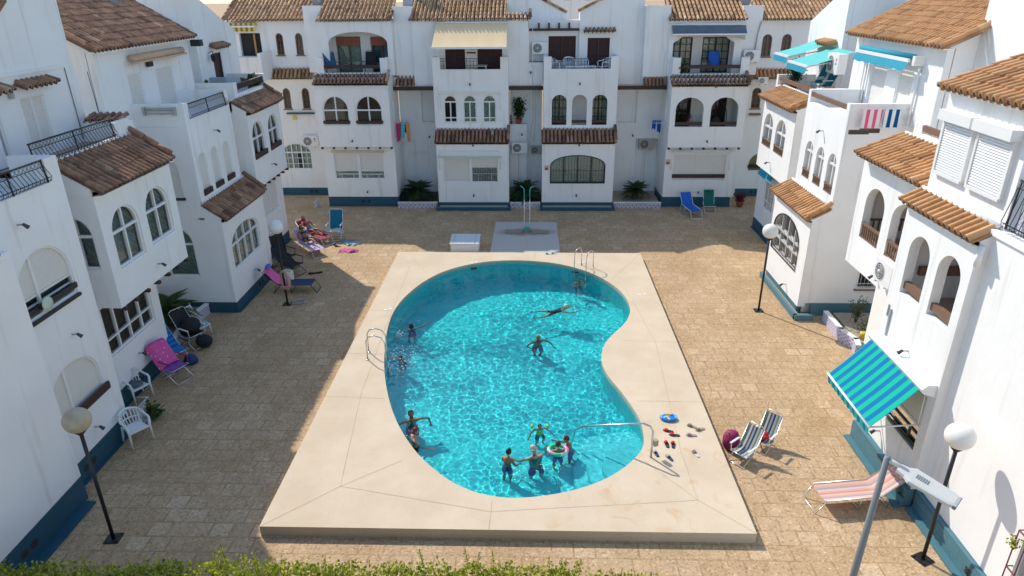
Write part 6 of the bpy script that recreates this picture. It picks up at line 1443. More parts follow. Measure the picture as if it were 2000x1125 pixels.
# ---- furniture -------------------------------------------------
def monobloc(x, y, rz, label, back_holes=True):
    t = T('plastic_chair', (x, y, 0), label, 'plastic chair', 'white plastic armchairs along the left wall', rz)
    m = MB(); g_ = [[(-.22+.44*j/6, -.22+.44*i/6, .43-.02*math.sin(math.pi*i/6)) for j in range(7)] for i in range(7)]; m.sheet(g_); g2 = [[(p[0], p[1], p[2]-.02) for p in r_] for r_ in g_]; m.sheet(g2)
    m.box(-.23, .23, -.24, -.215, .39, .435); m.build('seat', 'white_plastic', t, local=True)
    m = MB()
    for j in range(7):
        a = rad(-58+116*j/6); bx, by = .25*math.sin(a), .02+.24*math.cos(a)*.9; m.tube([(bx*.85, by*.9, .43), (bx, by+.05, .62), (bx*1.02, by+.09, .80)], .018, 5)
    m.tube([(.26*math.sin(rad(-66+132*j/12)), .11+.25*math.cos(rad(-66+132*j/12))*.9, .82-.05*abs(j-6)/6) for j in range(13)], .028, 6); m.tube([(.25*math.sin(rad(-62+124*j/10)), .05+.24*math.cos(rad(-62+124*j/10))*.9, .58) for j in range(11)], .02, 5)
    m.build('backrest', 'white_plastic', t, local=True)
    for s_ in (-1, 1):
        m = MB(); m.tube([(s_*.24, .17, .78), (s_*.29, .05, .67), (s_*.29, -.15, .655), (s_*.285, -.22, .62)], [.028, .03, .03, .028], 6); m.build('armrest', 'white_plastic', t, local=True)
        for yy, zt_ in ((-.22, .62), (.2, .44)): m = MB(); m.tube([(s_*.28 if yy < 0 else s_*.22, yy, zt_), (s_*.26 if yy < 0 else s_*.23, yy*1.0, .43), (s_*.27, yy*1.15, 0)], [.03, .032, .024], 6); m.build('leg', 'white_plastic', t, local=True)
    return t
monobloc(-11.0, 16.15, 62, 'white plastic armchair with grey cushion, farther of two on the left'); monobloc(-9.98, 14.2, 55, 'white plastic armchair with speckled seat, nearest on the left')
m = MB(); m.ball((-11.0, 16.15, .47), (.2, .2, .035), 12, 6); tag(m.build('cushion', plain('cushion_grey', (.10, .13, .15), .9)), 'dark grey cushion on the farther white plastic chair', 'cushion')
# crate / lattice box
plain('lattice_white', (.55, .58, .6), .5)
m = MB()
for i in range(7):
    for a, c_ in ((0, 1), (1, 0)): m.tube([(-10.2+.0, 14.72+.08*i, .05+.5*a), (-10.2, 14.80+.08*i, .05+.5*c_)], .012, 4)
m.box(-10.5, -10.2, 14.7, 15.3, .02, .06); m.tube([(-10.2, 14.7, .03), (-10.2, 15.32, .03), (-10.2, 15.32, .58), (-10.2, 14.7, .58)], .018, 5, closed=True); m.tube([(-10.5, 14.7, .58), (-10.2, 14.7, .58)], .018, 5); m.tube([(-10.5, 15.3, .58), (-10.2, 15.3, .58)], .018, 5)
tag(m.build('lattice_crate', 'lattice_white'), 'white lattice crate against the left wall behind the nearest chair', 'crate')

def folding_chair(x, y, rz, label, fabric, frame='aluminium', arm='white_plastic', low=False, recl=25, sc=1.0, group='folding beach chairs', head=None, z=0):
    t = T('beach_chair', (x, y, z), label, 'beach chair', group, rz); sh = .34*sc if low else .42*sc; w_ = .27*sc; bl = .72*sc; ar = rad(recl)
    top = Vector((0, .2*sc+bl*math.sin(ar), sh+bl*math.cos(ar)))
    for s_ in (-1, 1):
        m = MB(); m.tube([(s_*w_, .32*sc, .02), (s_*w_, -.1*sc, sh*.95), (s_*w_, -.24*sc, sh)], .012, 6); m.tube([(s_*w_, -.34*sc, .02), (s_*w_, .14*sc, sh*.9), (s_*w_, .2*sc, sh), (s_*w_, top.y, top.z)], .012, 6)
        m.build('side_frame', frame, t, local=True)
        m = MB(); m.obox((s_*(w_+.03), -.02*sc, sh+.22*sc), (.022, 0, 0), (0, .22*sc, 0), (0, 0, .014)); m.tube([(s_*(w_+.02), -.2*sc, sh+.2*sc), (s_*w_, -.22*sc, sh)], .01, 5); m.build('armrest', arm, t, local=True)
    for pp in ([(-w_, -.34*sc, .02), (w_, -.34*sc, .02)], [(-w_, .32*sc, .02), (w_, .32*sc, .02)], [(-w_, top.y, top.z), (-w_*.7, top.y+.02, top.z+.05), (w_*.7, top.y+.02, top.z+.05), (w_, top.y, top.z)], [(-w_, -.25*sc, sh), (w_, -.25*sc, sh)]):
        m = MB(); m.tube(pp, .012, 6); m.build('cross_tube', frame, t, local=True)
    m = MB(); m.sheet([[(-w_+2*w_*j/6, -.25*sc+.45*sc*i/6, sh-.03*math.sin(math.pi*i/6)) for j in range(7)] for i in range(7)]); m.build('seat', fabric, t, local=True)
    m = MB(); m.sheet([[(-w_+2*w_*j/6, .2*sc+bl*math.sin(ar)*i/8+.02*math.sin(math.pi*i/8), sh+bl*math.cos(ar)*i/8) for j in range(7)] for i in range(9)]); m.build('backrest', fabric, t, local=True)
    if head: m = MB(); m.ball((0, top.y-.04, top.z-.05), (w_*.62, .05, .07), 12, 8); m.build('pillow', fabric, t, local=True)
    return t
stripes('grey_green_stripes', 'X', .045, [(.03, .05, .14), (.40, .42, .38), (.17, .23, .13), (.55, .55, .5), (.10, .09, .11), (.33, .38, .36)])
stripes('blue_stripes', 'Z', .055, [(.01, .10, .33), (.02, .22, .50)]); plain('pink_frame_seat', (.28, .10, .42), .8, var=.1); plain('magenta_plastic', (.35, .0, .14), .4); plain('teal_fabric', (.0, .16, .26), .8, var=.1); plain('green_fabric', (.0, .14, .11), .8, var=.1); plain('blue_fabric', (.005, .12, .50), .7, var=.08); plain('black_fabric', (.012, .013, .016), .8, var=.2); plain('navy_fabric', (.015, .05, .13), .8, var=.15)
folding_chair(5.08, 13.68, -50, 'striped folding chair in the sun by the deck edge, nearer of two', 'grey_green_stripes', low=True, recl=30, sc=.80, group='pair of striped folding chairs')
folding_chair(5.72, 14.2, -44, 'striped folding chair holding a red cloth, farther of two', 'grey_green_stripes', low=True, recl=30, sc=.80, group='pair of striped folding chairs')
m = MB(); m.ball((5.68, 14.14, .36), (.15, .12, .06), 10, 8); m.ball((5.74, 14.22, .41), (.08, .11, .05), 10, 6); tag(m.build('crumpled_cloth', 'cloth_red'), 'crumpled red cloth on the farther striped chair', 'cloth')
plain('bag_purple', (.26, .01, .08), .7, var=.5, scale=18)
t = T('beach_bag', (4.92, 14.15, 0), 'crimson patterned beach bag standing against the deck edge', 'bag', rz=20)
m = MB(); m.lathe((0, 0, 0), [(.14, 0), (.2, .12), (.21, .3), (.15, .46), (.05, .5)], 14); m.build('body', 'bag_purple', t, local=True)
m = MB(); m.tube([(-.08, 0, .48), (-.2, 0, .56), (-.24, 0, .5), (-.15, 0, .42)], .012, 6); m.build('handle', plain('rope', (.55, .42, .3), .8), t, local=True)
folding_chair(-10.42, 17.2, 66, 'magenta-armed beach chair draped with a pink towel, left wall', 'pink_frame_seat', arm='magenta_plastic', recl=38, sc=1.05)
m = MB(); R_ = Matrix.Rotation(rad(66), 3, 'Z'); rows = []
for i in range(9):
    row = []
    for j in range(9):
        u_ = -.31+.62*j/8; s_ = i/8; yy = .16+.78*math.sin(rad(38))*s_; zz = .50+.80*math.cos(rad(38))*s_ ; d_ = -.03-.02*math.sin(j*1.1); p = Vector((u_, yy+d_, zz+.0)); 
        if j in (0, 8): p += Vector((.03*(1 if j else -1), .06, -.12))
        row.append(R_ @ p+Vector((-10.42, 17.2, 0)))
    rows.append(row)
rows.append([p+(R_ @ Vector((0, .12, -.28))) for p in rows[-1]])
m.sheet(rows)
def dots(name, base, dot, sc_):
    m_, n, l, b_ = nodes_of(name); v_ = n.new('ShaderNodeTexVoronoi'); v_.inputs['Scale'].default_value = sc_; v_.inputs['Randomness'].default_value = .35; l.new(world_coords(n), v_.inputs['Vector']); r = ramp(n, [(.0, dot), (.16, dot), (.2, base), (1, base)]); l.new(v_.outputs['Distance'], r.inputs['Fac']); l.new(r.outputs[0], b_.inputs['Base Color']); b_.inputs['Roughness'].default_value = .9; MATS[name] = m_
dots('pink_dots', (.70, .10, .34), (.75, .65, .7), 9)
tag(m.build('draped_towel', 'pink_dots'), 'pink polka-dot towel draped over the magenta beach chair', 'towel')
folding_chair(-10.85, 18.15, 62, 'blue striped beach chair behind the pink one, left wall', 'blue_stripes', arm='black_iron', recl=40, sc=1.05)
m = MB(); m.lathe((-10.45, 18.15, 0), [(.2, 0), (.21, .1), (.15, .24), (.04, .3), (1e-4, .31)], 14); tag(m.build('sun_hat_bag', plain('navy_bag', (.01, .03, .13), .6)), 'dark blue bag on the paving by the blue striped chair', 'bag')
t = folding_chair(-10.85, 19.3, 62, 'chair draped in black cloth at the foot of the palm', 'black_fabric', recl=32, sc=1.05)
m = MB(); m.ball((-10.95, 19.45, .62), (.30, .34, .26), 14, 10); m.ball((-10.45, 19.15, .22), (.26, .24, .22), 12, 8); tag(m.build('black_cloth', 'black_fabric'), 'black cloth heap over the chair beside the palm', 'cloth')
t = T('lounge_chair', (-11.05, 20.05, .30), 'white slatted plastic recliner with pale blue towel by the palm', 'recliner', rz=62)
m = MB()
for i in range(9): m.obox((0, .2+.06*i*.6, .12+.06*i*.9), (.2, 0, 0), (0, .012, .018), (0, -.006, .004))
for s_ in (-.2, .2): m.tube([(s_, .15, .08), (s_, .52, .62)], .018, 6)
m.build('backrest', 'white_plastic', t, local=True)
m = MB(); m.box(-.21, .21, -.4, .15, .06, .09); m.build('seat', 'white_plastic', t, local=True)
for s_ in (-.19, .19):
    for yy in (-.35, .12): m = MB(); m.tube([(s_, yy, .07), (s_*1.1, yy, -.29)], .018, 6); m.build('leg', 'white_plastic', t, local=True)
m = MB(); m.ball((-10.85, 19.98, .43), (.22, .18, .04), 12, 6); tag(m.build('folded_towel', plain('pale_blue', (.2, .5, .6), .9)), 'pale blue towel on the white slatted recliner', 'towel')
folding_chair(-8.98, 29.55, 0, 'teal beach chair with patterned towel on its seat, back left', 'teal_fabric', frame='white_metal', recl=22, sc=1.1)
plain('patterned_towel', (.45, .48, .50), .9, var=.8, scale=14)
m = MB(); m.sheet([[(-9.4+.8*j/10, 29.15+.45*i/6, .47+.03*math.sin(j*1.3+i)-(.16 if j in (0, 10) else 0)) for j in range(11)] for i in range(7)]); tag(m.build('draped_towel', 'patterned_towel'), 'grey and white patterned towel over the teal chair seat', 'towel')
folding_chair(8.95, 33.75, 0, 'green beach chair with head pillow against the back wall', 'green_fabric', frame='white_metal', arm='green_fabric', low=True, recl=20, head=True)
# loungers
def lounger(x, y, rz, label, fabric, back=35, frame='white_metal', L_=1.9, pillow=None, group='sun loungers'):
    t = T('sun_lounger', (x, y, 0), label, 'sun lounger', group, rz); w_ = .29; hz = .34; bl = .68; ar = rad(back); y0 = L_/2-bl
    bx = Vector((0, y0+bl*math.cos(ar), hz+bl*math.sin(ar)))
    m = MB()
    for s_ in (-1, 1): m.tube([(s_*w_, -L_/2+.02, hz), (s_*w_, y0, hz), (s_*w_, bx.y, bx.z)], .014, 6)
    m.tube([(-w_, bx.y, bx.z), (-w_*.8, bx.y+.05, bx.z+.04), (w_*.8, bx.y+.05, bx.z+.04), (w_, bx.y, bx.z)], .014, 6); m.build('frame', frame, t, local=True)
    for yy, dy in ((-L_/2+.05, -.22), (-.15, .0), (y0+.1, .12)):
        m = MB(); m.tube([(-w_, yy, hz), (-w_*.95, yy+dy, .015), (w_*.95, yy+dy, .015), (w_, yy, hz)], .013, 6); m.build('leg', frame, t, local=True)
    m = MB(); rows = []
    for i in range(11): rows.append([(-w_+2*w_*j/8, -L_/2+(y0+L_/2)*i/10, hz-.03*math.sin(math.pi*j/8)) for j in range(9)])
    for i in range(1, 6): q = i/5; rows.append([(-w_+2*w_*j/8, y0+bl*math.cos(ar)*q, hz+bl*math.sin(ar)*q-.03*math.sin(math.pi*j/8)*(1-q*.5)) for j in range(9)])
    m.sheet(rows); m.build('sling', fabric, t, local=True)
    if pillow: m = MB(); m.tube([(-w_*.8, bx.y-.11, bx.z-.01), (0, bx.y-.12, bx.z-.0), (w_*.8, bx.y-.11, bx.z-.01)], [.05, .065, .05], 10); m.build('pillow', pillow, t, local=True)
    return t
stripes('salmon_stripes', 'X', .05, [(.60, .27, .22), (.66, .47, .36), (.64, .36, .31), (.40, .33, .36), (.68, .50, .42), (.64, .38, .34)])
lounger(7.25, 12.28, -82, 'salmon striped sun lounger with round pillow beside the right wall', 'salmon_stripes', 38, 'aluminium', 1.95, 'salmon_stripes')
lounger(7.92, 33.62, 9, 'bright blue sun lounger set against the back wall', 'blue_fabric', 50)
lounger(-9.2, 23.65, 92, 'dark blue sun lounger with pink towel at its head, left', 'navy_fabric', 40, 'black_iron')
m = MB(); m.sheet([[(-9.15-.85*s_, 23.33+.62*j/8, .38+(0 if s_ < .35 else .52*(s_-.35)/.65)+.035*math.sin(j*1.4+i)) for j in range(9)] for i, s_ in enumerate([k/9 for k in range(10)])]); tag(m.build('draped_towel', 'cloth_pink'), 'hot pink towel on the dark blue lounger', 'towel')
m = MB(); m.ball((-9.92, 23.72, .96), (.09, .22, .07), 10, 6); tag(m.build('rolled_towel', plain('bright_blue', (.02, .2, .5), .9)), 'bright blue rolled towel at the head of the dark lounger', 'towel')
# shaded group by the lamp
folding_chair(-9.6, 25.35, 62, 'black folding recliner with its legs stretched out, left of the group', 'black_fabric', frame='black_iron', arm='black_iron', recl=50, sc=1.2, low=True)
folding_chair(-10.1, 26.0, 60, 'dark folded chair leaning by the wall behind the lamp', 'black_fabric', frame='black_iron', arm='black_iron', recl=10, sc=1.2)
m = MB(); m.tube([(-8.95, 25.25, .03), (-8.7, 25.3, .04), (-8.45, 25.42, .03)], [.05, .03, .045], 8); tag(m.build('black_sandals', 'black_fabric'), 'black sandals on the shaded paving by the black recliner', 'shoes')
lounger(-9.95, 29.3, 55, 'red sun lounger under the reclining woman farther back', plain('red_fabric', (.34, .01, .04), .8, var=.1), 42, 'white_metal')
lounger(-9.75, 27.95, 42, 'white sun lounger with lilac towel under the nearer sunbather', plain('lilac_towel', (.55, .42, .60), .9, var=.15), 42, 'white_metal')
m = MB(); m.sheet([[(-9.42+.35*i/5, 27.45+.1*j/5-.1*i/5, .40-.30*i/5*(j/5+.4)) for j in range(6)] for i in range(6)]); tag(m.build('draped_towel', 'lilac_towel'), 'lilac towel hanging off the side of the white lounger', 'towel')
m = MB(); m.ball((-10.75, 26.9, .45), (.16, .2, .3), 12, 8); tag(m.build('beach_bag', plain('blue_orange_bag', (.03, .12, .4), .8, var=.9, scale=10)), 'bright blue beach bag against the left wall beside the sunbathers', 'bag')
m = MB(); m.tube([(-10.3, 26.6, 0), (-10.35, 26.7, .5), (-10.2, 26.5, .5), (-10.1, 26.45, 0)], .03, 6); tag(m.build('folded_stool', 'white_plastic'), 'small white folding stool by the wall among the sunbathers', 'stool')

# towels and shoes on the ground
def heap(x, y, z, rx, ry, mat, label, seed, cat='towel', nm='crumpled_towel'):
    rn_ = random.Random(seed); m = MB(); N_ = 11; ph = rn_.uniform(0, 6)
    m.sheet([[(x+rx*(2*j/(N_-1)-1)*(.85+.28*math.sin(i*1.3+ph)), y+ry*(2*i/(N_-1)-1)*(.85+.3*math.cos(j*1.1+ph)), z+.012+.13*abs(noise.noise(Vector((j*.55+seed, i*.55, 0))))*(0 if i in (0, N_-1) or j in (0, N_-1) else 1)) for j in range(N_)] for i in range(N_)])
    tag(m.build(nm, mat), label, cat)
heap(-8.0, 27.93, 0, .42, .26, plain('pink_white_cloth', (.62, .12, .26), .9, var=.8, scale=9), 'crumpled pink and white towel on the paving, back left', 2)
heap(-8.05, 28.85, 0, .35, .3, plain('green_white_cloth', (.28, .38, .36), .9, var=.8, scale=9), 'crumpled pale green towel on the paving, back left', 5)
heap(-8.4, 29.2, 0, .38, .12, plain('blue_white_cloth', (.2, .35, .5), .9, var=.6, scale=9), 'crumpled light blue towel on the paving, back left', 8)
def sandal(x, y, z, rz, sole, strap, nm='sandal', s_=1.0, label=None, cat='sandal', group=None):
    t = T(nm, (x, y, z), label, cat, group, rz); m = MB()
    pr = [(.035, -.12), (.045, -.03), (.042, .06), (.03, .12), (0, .135), (-.03, .12), (-.04, .06), (-.038, -.03), (-.032, -.12), (0, -.135)]; pr = [(a*s_, c*s_) for a, c in pr]
    m.add([(a, c, 0) for a, c in pr]+[(a, c, .022*s_) for a, c in pr], [tuple(range(10))[::-1], tuple(range(10, 20))]+[(k, (k+1) % 10, 10+(k+1) % 10, 10+k) for k in range(10)]); m.build('sole', sole, t, local=True)
    m = MB()
    for yy in (.03, .06, .085): m.tube([(-.042*s_, yy*s_, .018*s_), (-.02*s_, yy*s_, .058*s_), (.02*s_, yy*s_, .058*s_), (.042*s_, yy*s_, .018*s_)], .015*s_, 6)
    m.build('strap', strap, t, local=True)
for n_, c_ in (('rubber_red', (.62, .01, .03)), ('rubber_navy', (.03, .04, .12)), ('rubber_white', (.6, .58, .54)), ('rubber_tan', (.30, .24, .18)), ('rubber_teal', (.05, .40, .45)), ('rubber_pinkish', (.35, .25, .26)), ('rubber_black', (.02, .02, .02))): plain(n_, c_, .6, var=.15)
Z_ = .251
for x, y, rz, so, st_, lb in [(3.44, 14.47, 70, 'rubber_black', 'rubber_red', 'red and black sandal, upper of the sandal pair on the deck'), (3.56, 14.30, 80, 'rubber_black', 'rubber_red', 'red and black sandal, lower of the sandal pair on the deck'), (3.30, 13.92, 5, 'rubber_black', 'rubber_red', 'red clog, left of its pair on the deck'), (3.45, 13.90, -8, 'rubber_black', 'rubber_red', 'red clog, right of its pair on the deck'),
        (4.07, 14.68, 60, 'rubber_tan', 'rubber_tan', 'tan strappy sandal lying on its side near the deck edge'), (4.25, 14.55, 110, 'rubber_tan', 'rubber_tan', 'tan strappy sandal pointing to the deck edge'), (3.98, 14.30, 85, 'rubber_pinkish', 'rubber_pinkish', 'dusky pink slipper on the deck'), (3.92, 13.56, 20, 'rubber_white', 'rubber_pinkish', 'white shoe alone on the deck'), (2.98, 13.56, 15, 'rubber_navy', 'rubber_white', 'navy slipper in the shadow of the handrail'), (3.27, 13.40, 25, 'rubber_navy', 'rubber_white', 'navy slipper with white strap on the deck'),
        (-2.68, 27.30, 60, 'rubber_black', 'rubber_white', 'black and white slipper by the pump box, left of two'), (-2.52, 27.25, 75, 'rubber_black', 'rubber_black', 'black slipper by the pump box'), (-2.28, 27.27, 80, 'rubber_teal', 'rubber_teal', 'turquoise slipper behind the pool, left of its pair'), (-2.12, 27.30, 100, 'rubber_teal', 'rubber_teal', 'turquoise slipper behind the pool, right of its pair'), (.68, 26.93, 80, 'rubber_white', 'rubber_teal', 'pale slipper at the far rim, left of its pair'), (.92, 27.0, 95, 'rubber_white', 'rubber_teal', 'pale slipper at the far rim, right of its pair'),
        (-8.75, 28.6, 60, 'rubber_black', 'rubber_black', 'dark shoe on the paving near the towels, nearer'), (-8.62, 28.45, 90, 'rubber_black', 'rubber_black', 'dark shoe on the paving near the towels, farther')]:
    gz = Z_ if (10.97 < y < 27.1 and -5.6 < x < 4.5) else (.051 if y > 27.1 and x > -1.8 else .001)
    sandal(x, y, gz, rz, so, st_, label=lb, group='shoes left around the pool', s_=.98)
m = MB(); m.tube([(3.54+.19*math.cos(a), 15.02+.13*math.sin(a), .295) for a in [k*math.pi/10 for k in range(20)]], .04, 8, closed=True); m.ball((3.54, 15.02, .28), (.18, .11, .03), 14, 6)
def ringmat(name, a, c_, d_):
    m_, n, l, b_ = nodes_of(name); no = n.new('ShaderNodeTexVoronoi'); no.inputs['Scale'].default_value = 7; l.new(world_coords(n), no.inputs['Vector']); s3 = n.new('ShaderNodeSeparateColor'); l.new(no.outputs['Color'], s3.inputs[0]); r = n.new('ShaderNodeValToRGB'); r.color_ramp.interpolation = 'CONSTANT'; e = r.color_ramp.elements; e[0].position = 0; e[0].color = (*a, 1); e[1].position = .5; e[1].color = (*c_, 1); q = e.new(.78); q.color = (*d_, 1); l.new(s3.outputs[0], r.inputs['Fac']); l.new(r.outputs[0], b_.inputs['Base Color']); b_.inputs['Roughness'].default_value = .3; MATS[name] = m_
ringmat('float_blue', (.02, .22, .65), (.25, .6, .8), (.85, .5, .05)); ringmat('float_green', (.05, .6, .25), (.6, .8, .7), (.7, .2, .5))
tag(m.build('swim_float', 'float_blue'), 'small blue and yellow inflatable float lying on the deck', 'swim float')

# terrace furniture seen over the back parapets
def table(x, y, z, w_, d_, h_, label):
    t = T('terrace_table', (x, y, z), label, 'table'); m = MB(); m.box(-w_, w_, -d_, d_, h_-.03, h_); m.build('tabletop', 'white_plastic', t, local=True)
    for a in (-1, 1):
        for c_ in (-1, 1): m = MB(); m.tube([(a*(w_-.06), c_*(d_-.06), 0), (a*(w_-.06), c_*(d_-.06), h_-.03)], .022, 6); m.build('leg', 'white_plastic', t, local=True)
table(2.35, 35.4, 6.47, .75, .35, .45, 'long low white table on the terrace over the open arches'); table(-2.75, 35.4, 6.475, .5, .3, .5, 'small white table on the terrace under the cream awning')
c0 = monobloc(3.5, 35.45, -70, 'white chair at the right end of the terrace table'); c0.location.z = 6.47; c0['group'] = 'white chairs on the back terrace'
for x, rz, lb in ((1.15, 75, 'white chair at the left end of the terrace table'), (1.8, 5, 'white chair behind the terrace table, left'), (2.45, 0, 'white chair behind the terrace table, right')):
    c_ = copy_tree(c0, label=lb, loc=(x, 35.45 if abs(rz) > 20 else 35.75, 6.47), rz=rad(rz))
folding_chair(-9.9, 35.2, 30, 'blue sling chair on the far left terrace of the back row', plain('sling_blue', (.03, .10, .22), .7), frame='black_iron', arm='black_iron', z=6.52)
folding_chair(-8.1, 35.6, 0, 'dark terrace chair in front of the lace curtains', 'black_fabric', frame='black_iron', arm='black_iron', z=6.52)
folding_chair(8.9, 35.4, 0, 'blue cushioned chair on the right back terrace', 'blue_fabric', frame='black_iron', arm='black_iron', z=6.44)
m = MB(); m.tube([(9.3+.42*math.sin(a)*1, 35.3, 4.4+.72*math.cos(a)*1.1) for a in [k*math.pi/10-.2 for k in range(12)]], .02, 6); m.ball((9.2, 35.3, 4.15), (.26, .2, .32), 12, 8); tag(m.build('hanging_chair', plain('wicker_dark', (.05, .04, .035), .8, var=.4, scale=20)), 'dark wicker hanging egg chair inside the right open arch', 'hanging chair')
folding_chair(11.35, 28.15, -80, 'teal chair on the terrace beneath the aqua awnings, nearer', 'teal_fabric', z=6.45); folding_chair(11.45, 29.3, -80, 'teal chair on the terrace beneath the aqua awnings, farther', 'teal_fabric', z=6.45)
m = MB(); m.box(-13.0, -12.15, 27.5, 28.0, 6.6, 7.0); m.box(-13.0, -12.15, 27.9, 28.05, 7.0, 7.3); tag(m.build('terrace_sofa', plain('sofa_grey', (.36, .38, .40), .8)), 'grey terrace sofa beside the dark door, far left', 'sofa')
m = MB(); m.box(8.72, 8.86, 24.9, 25.3, 0, .0001) if False else m.box(-10.24, -10.36, 12.56, 12.6, 4.3, 4.31)
m = MB(); m.lathe((0, 0, 0), [(.15, -.02), (.16, 0), (.15, .02), (1e-4, .025)], 20); m.v = [(v[2]-10.27, v[0]+12.95, v[1]+4.42) for v in m.v]; tag(m.build('wall_thermometer', plain('dial', (.55, .62, .52), .4, var=.2)), 'round pale dial thermometer hanging below the upper half-round window', 'thermometer')
m = MB(); m.box(11.0, 11.35, 27.0, 27.03, 6.72, 6.98); tag(m.build('orange_cloth', 'cloth_orange'), 'orange cloth hung on the glass rail of the right terrace', 'cloth')
# ================================================================= PEOPLE
plain('skin_tan', (.42, .20, .115), .5, var=.08); plain('skin_light', (.52, .29, .19), .5, var=.08); plain('skin_brown', (.30, .135, .07), .5, var=.08)
plain('hair_black', (.010, .008, .008), .5, var=.3, scale=30); plain('hair_brown', (.05, .025, .015), .5, var=.3, scale=30); plain('hair_white', (.55, .50, .42), .6, var=.2, scale=30); plain('hair_red', (.14, .02, .03), .5, var=.3, scale=30)
plain('eye_dark', (.01, .01, .01), .3); plain('lips', (.28, .08, .06), .5)
def person(x, y, z, rz, label, ht=1.7, lean=0, arms=(((.16, .06, -.24), (.10, .24, -.08)), ((-.16, .06, -.24), (-.10, .24, -.08))), legs=None, skin='skin_tan', hair='hair_brown', hair_len=.0, suit=None, top=None, child=False, wide=1.0, head_turn=0, head_tilt=0, cap=None, bald=False, root='pelvis', beard=False):
    """x,y,z = pelvis; faces local +y; arms/legs given as bone vectors for an adult of 1.75 m"""
    s = ht/1.75*.94; t = T('person', (x, y, z), label, 'person', None, rz); V = Vector
    RL = Matrix.Rotation(rad(-lean), 3, 'X')
    pts = []; rr = []; ed = []
    def P(p, r, par=None):
        pts.append(V(p)*s); rr.append((r[0]*s, r[1]*s) if isinstance(r, tuple) else (r*s, r*s)); 
        if par is not None: ed.append((par, len(pts)-1))
        return len(pts)-1
    pel = P((0, 0, 0), (.155*wide, .12*wide)); sp = P(RL @ V((0, .0, .17)), (.135*wide, .105*wide), pel); ch = P(RL @ V((0, -.005, .36)), (.155*wide, .115*wide), sp); nb = P(RL @ V((0, -.01, .49)), (.085, .07), ch)
    nk = RL @ V((0, 0, .57)); i_nk = P(nk, .055, nb)
    seg_body = [(pel, sp), (sp, ch)]
    hips = []
    for k, sd_ in enumerate((1, -1)):
        sh = RL @ V((sd_*.185*wide**.5, -.005, .455)); i = P(sh, .062, ch); a, b_ = V(arms[k][0]), V(arms[k][1]); L1, L2 = .29, .25
        a = a.normalized()*L1; b_ = b_.normalized()*L2
        m1 = P(sh+a*.5, .047, i); e = P(sh+a, .041, m1); m2 = P(sh+a+b_*.4, .040, e); w_ = P(sh+a+b_, .027, m2)
        hd = b_.normalized(); side = hd.cross(V((0, 0, 1))); side = side.normalized() if side.length > .1 else V((1, 0, 0)); pn = hd.cross(side).normalized()
        pm = P(sh+a+b_+hd*.055, (.036, .022), w_)
        for q, (off, ln) in enumerate(((-.030, .060), (-.010, .072), (.010, .068), (.029, .052))):
            k1 = P(sh+a+b_+hd*.095+side*off, .0105, pm); k2 = P(sh+a+b_+hd*(.095+ln*.55)+side*off*1.15-pn*.006, .0095, k1); P(sh+a+b_+hd*(.095+ln)+side*off*1.2-pn*.020, .008, k2)
        t1 = P(sh+a+b_+hd*.045-side*.040*sd_, .012, pm); P(sh+a+b_+hd*.085-side*.062*sd_, .010, t1)
    lg = legs or (((.02, .03, -.42), (.0, -.02, -.42)), ((-.02, .03, -.42), (.0, -.02, -.42)))
    for k, sd_ in enumerate((1, -1)):
        hp = V((sd_*.095*wide, 0, -.06)); i = P(hp, .098*wide**.5, pel); hips.append(i); a, b_ = V(lg[k][0]).normalized()*.43, V(lg[k][1]).normalized()*.42
        m1 = P(hp+a*.5, .075*wide**.5, i); kn = P(hp+a, .054, m1); m2 = P(hp+a+b_*.35, .053, kn); an = P(hp+a+b_, .034, m2); seg_body.append((i, m1))
        fd = V((0, 1, 0)) if abs(b_.normalized().y) < .75 else V((0, 0.25, 1)); fd = fd.normalized(); P(hp+a+b_-fd*.03+b_.normalized()*.035, .033, an); f1 = P(hp+a+b_+fd*.09+b_.normalized()*.04, .034, an); P(hp+a+b_+fd*.17+b_.normalized()*.045, .022, f1)
    me = bpy.data.meshes.new('skeleton'); me.from_pydata([tuple(p) for p in pts], ed, []); o = bpy.data.objects.new('skeleton', me); COL.objects.link(o)
    md = o.modifiers.new('skin', 'SKIN'); md.use_smooth_shade = True; md.branch_smoothing = .6
    sk = me.skin_vertices[0].data if len(me.skin_vertices) else None
    for i, r in enumerate(rr): sk[i].radius = r
    sk[pel].use_root = True
    sb = o.modifiers.new('sub', 'SUBSURF'); sb.levels = 1; sb.render_levels = 1
    bpy.context.view_layer.update(); dg = bpy.context.evaluated_depsgraph_get(); bm_ = bpy.data.meshes.new_from_object(o.evaluated_get(dg)); bpy.data.objects.remove(o)
    # head, grown into the neck of the same mesh
    RH = RL @ Matrix.Rotation(rad(head_turn), 3, 'Z') @ Matrix.Rotation(rad(-head_tilt), 3, 'X') if not lean else Matrix.Rotation(rad(head_turn), 3, 'Z') @ Matrix.Rotation(rad(-head_tilt), 3, 'X') @ Matrix.Rotation(rad(-lean*.6), 3, 'X')
    hs = s*(1.12 if child else 1.0); hc = nk*s+RH @ V((0, .018, .115))*hs
    hv, hf = [], []; NS, NR = 20, 14
    for i in range(NR+1):
        th = math.pi*i/NR; zz = -math.cos(th); r0 = math.sin(th)
        for j in range(NS):
            ph = 2*math.pi*j/NS; cx, cy = math.cos(ph), math.sin(ph); w0, d0 = .076, .095
            if zz < -.1: w0 *= 1+.42*(zz+.1); d0 *= 1+.12*(zz+.1)
            px, py, pz = cx*r0*w0, cy*r0*d0, zz*.118
            if cy > .8 and -.45 < zz < .12: py += .020*math.exp(-((zz+.16)/.17)**2)*max(0, 1-abs(cx)/.34)*1.3    # nose
            if cy > .75 and abs(abs(cx)-.38) < .2 and 0 < zz < .3: py -= .007                                # eye hollows
            if cy > .7 and zz < -.62: py += .008                                                              # chin
            hv.append(hc+RH @ V((px, py, pz))*hs)
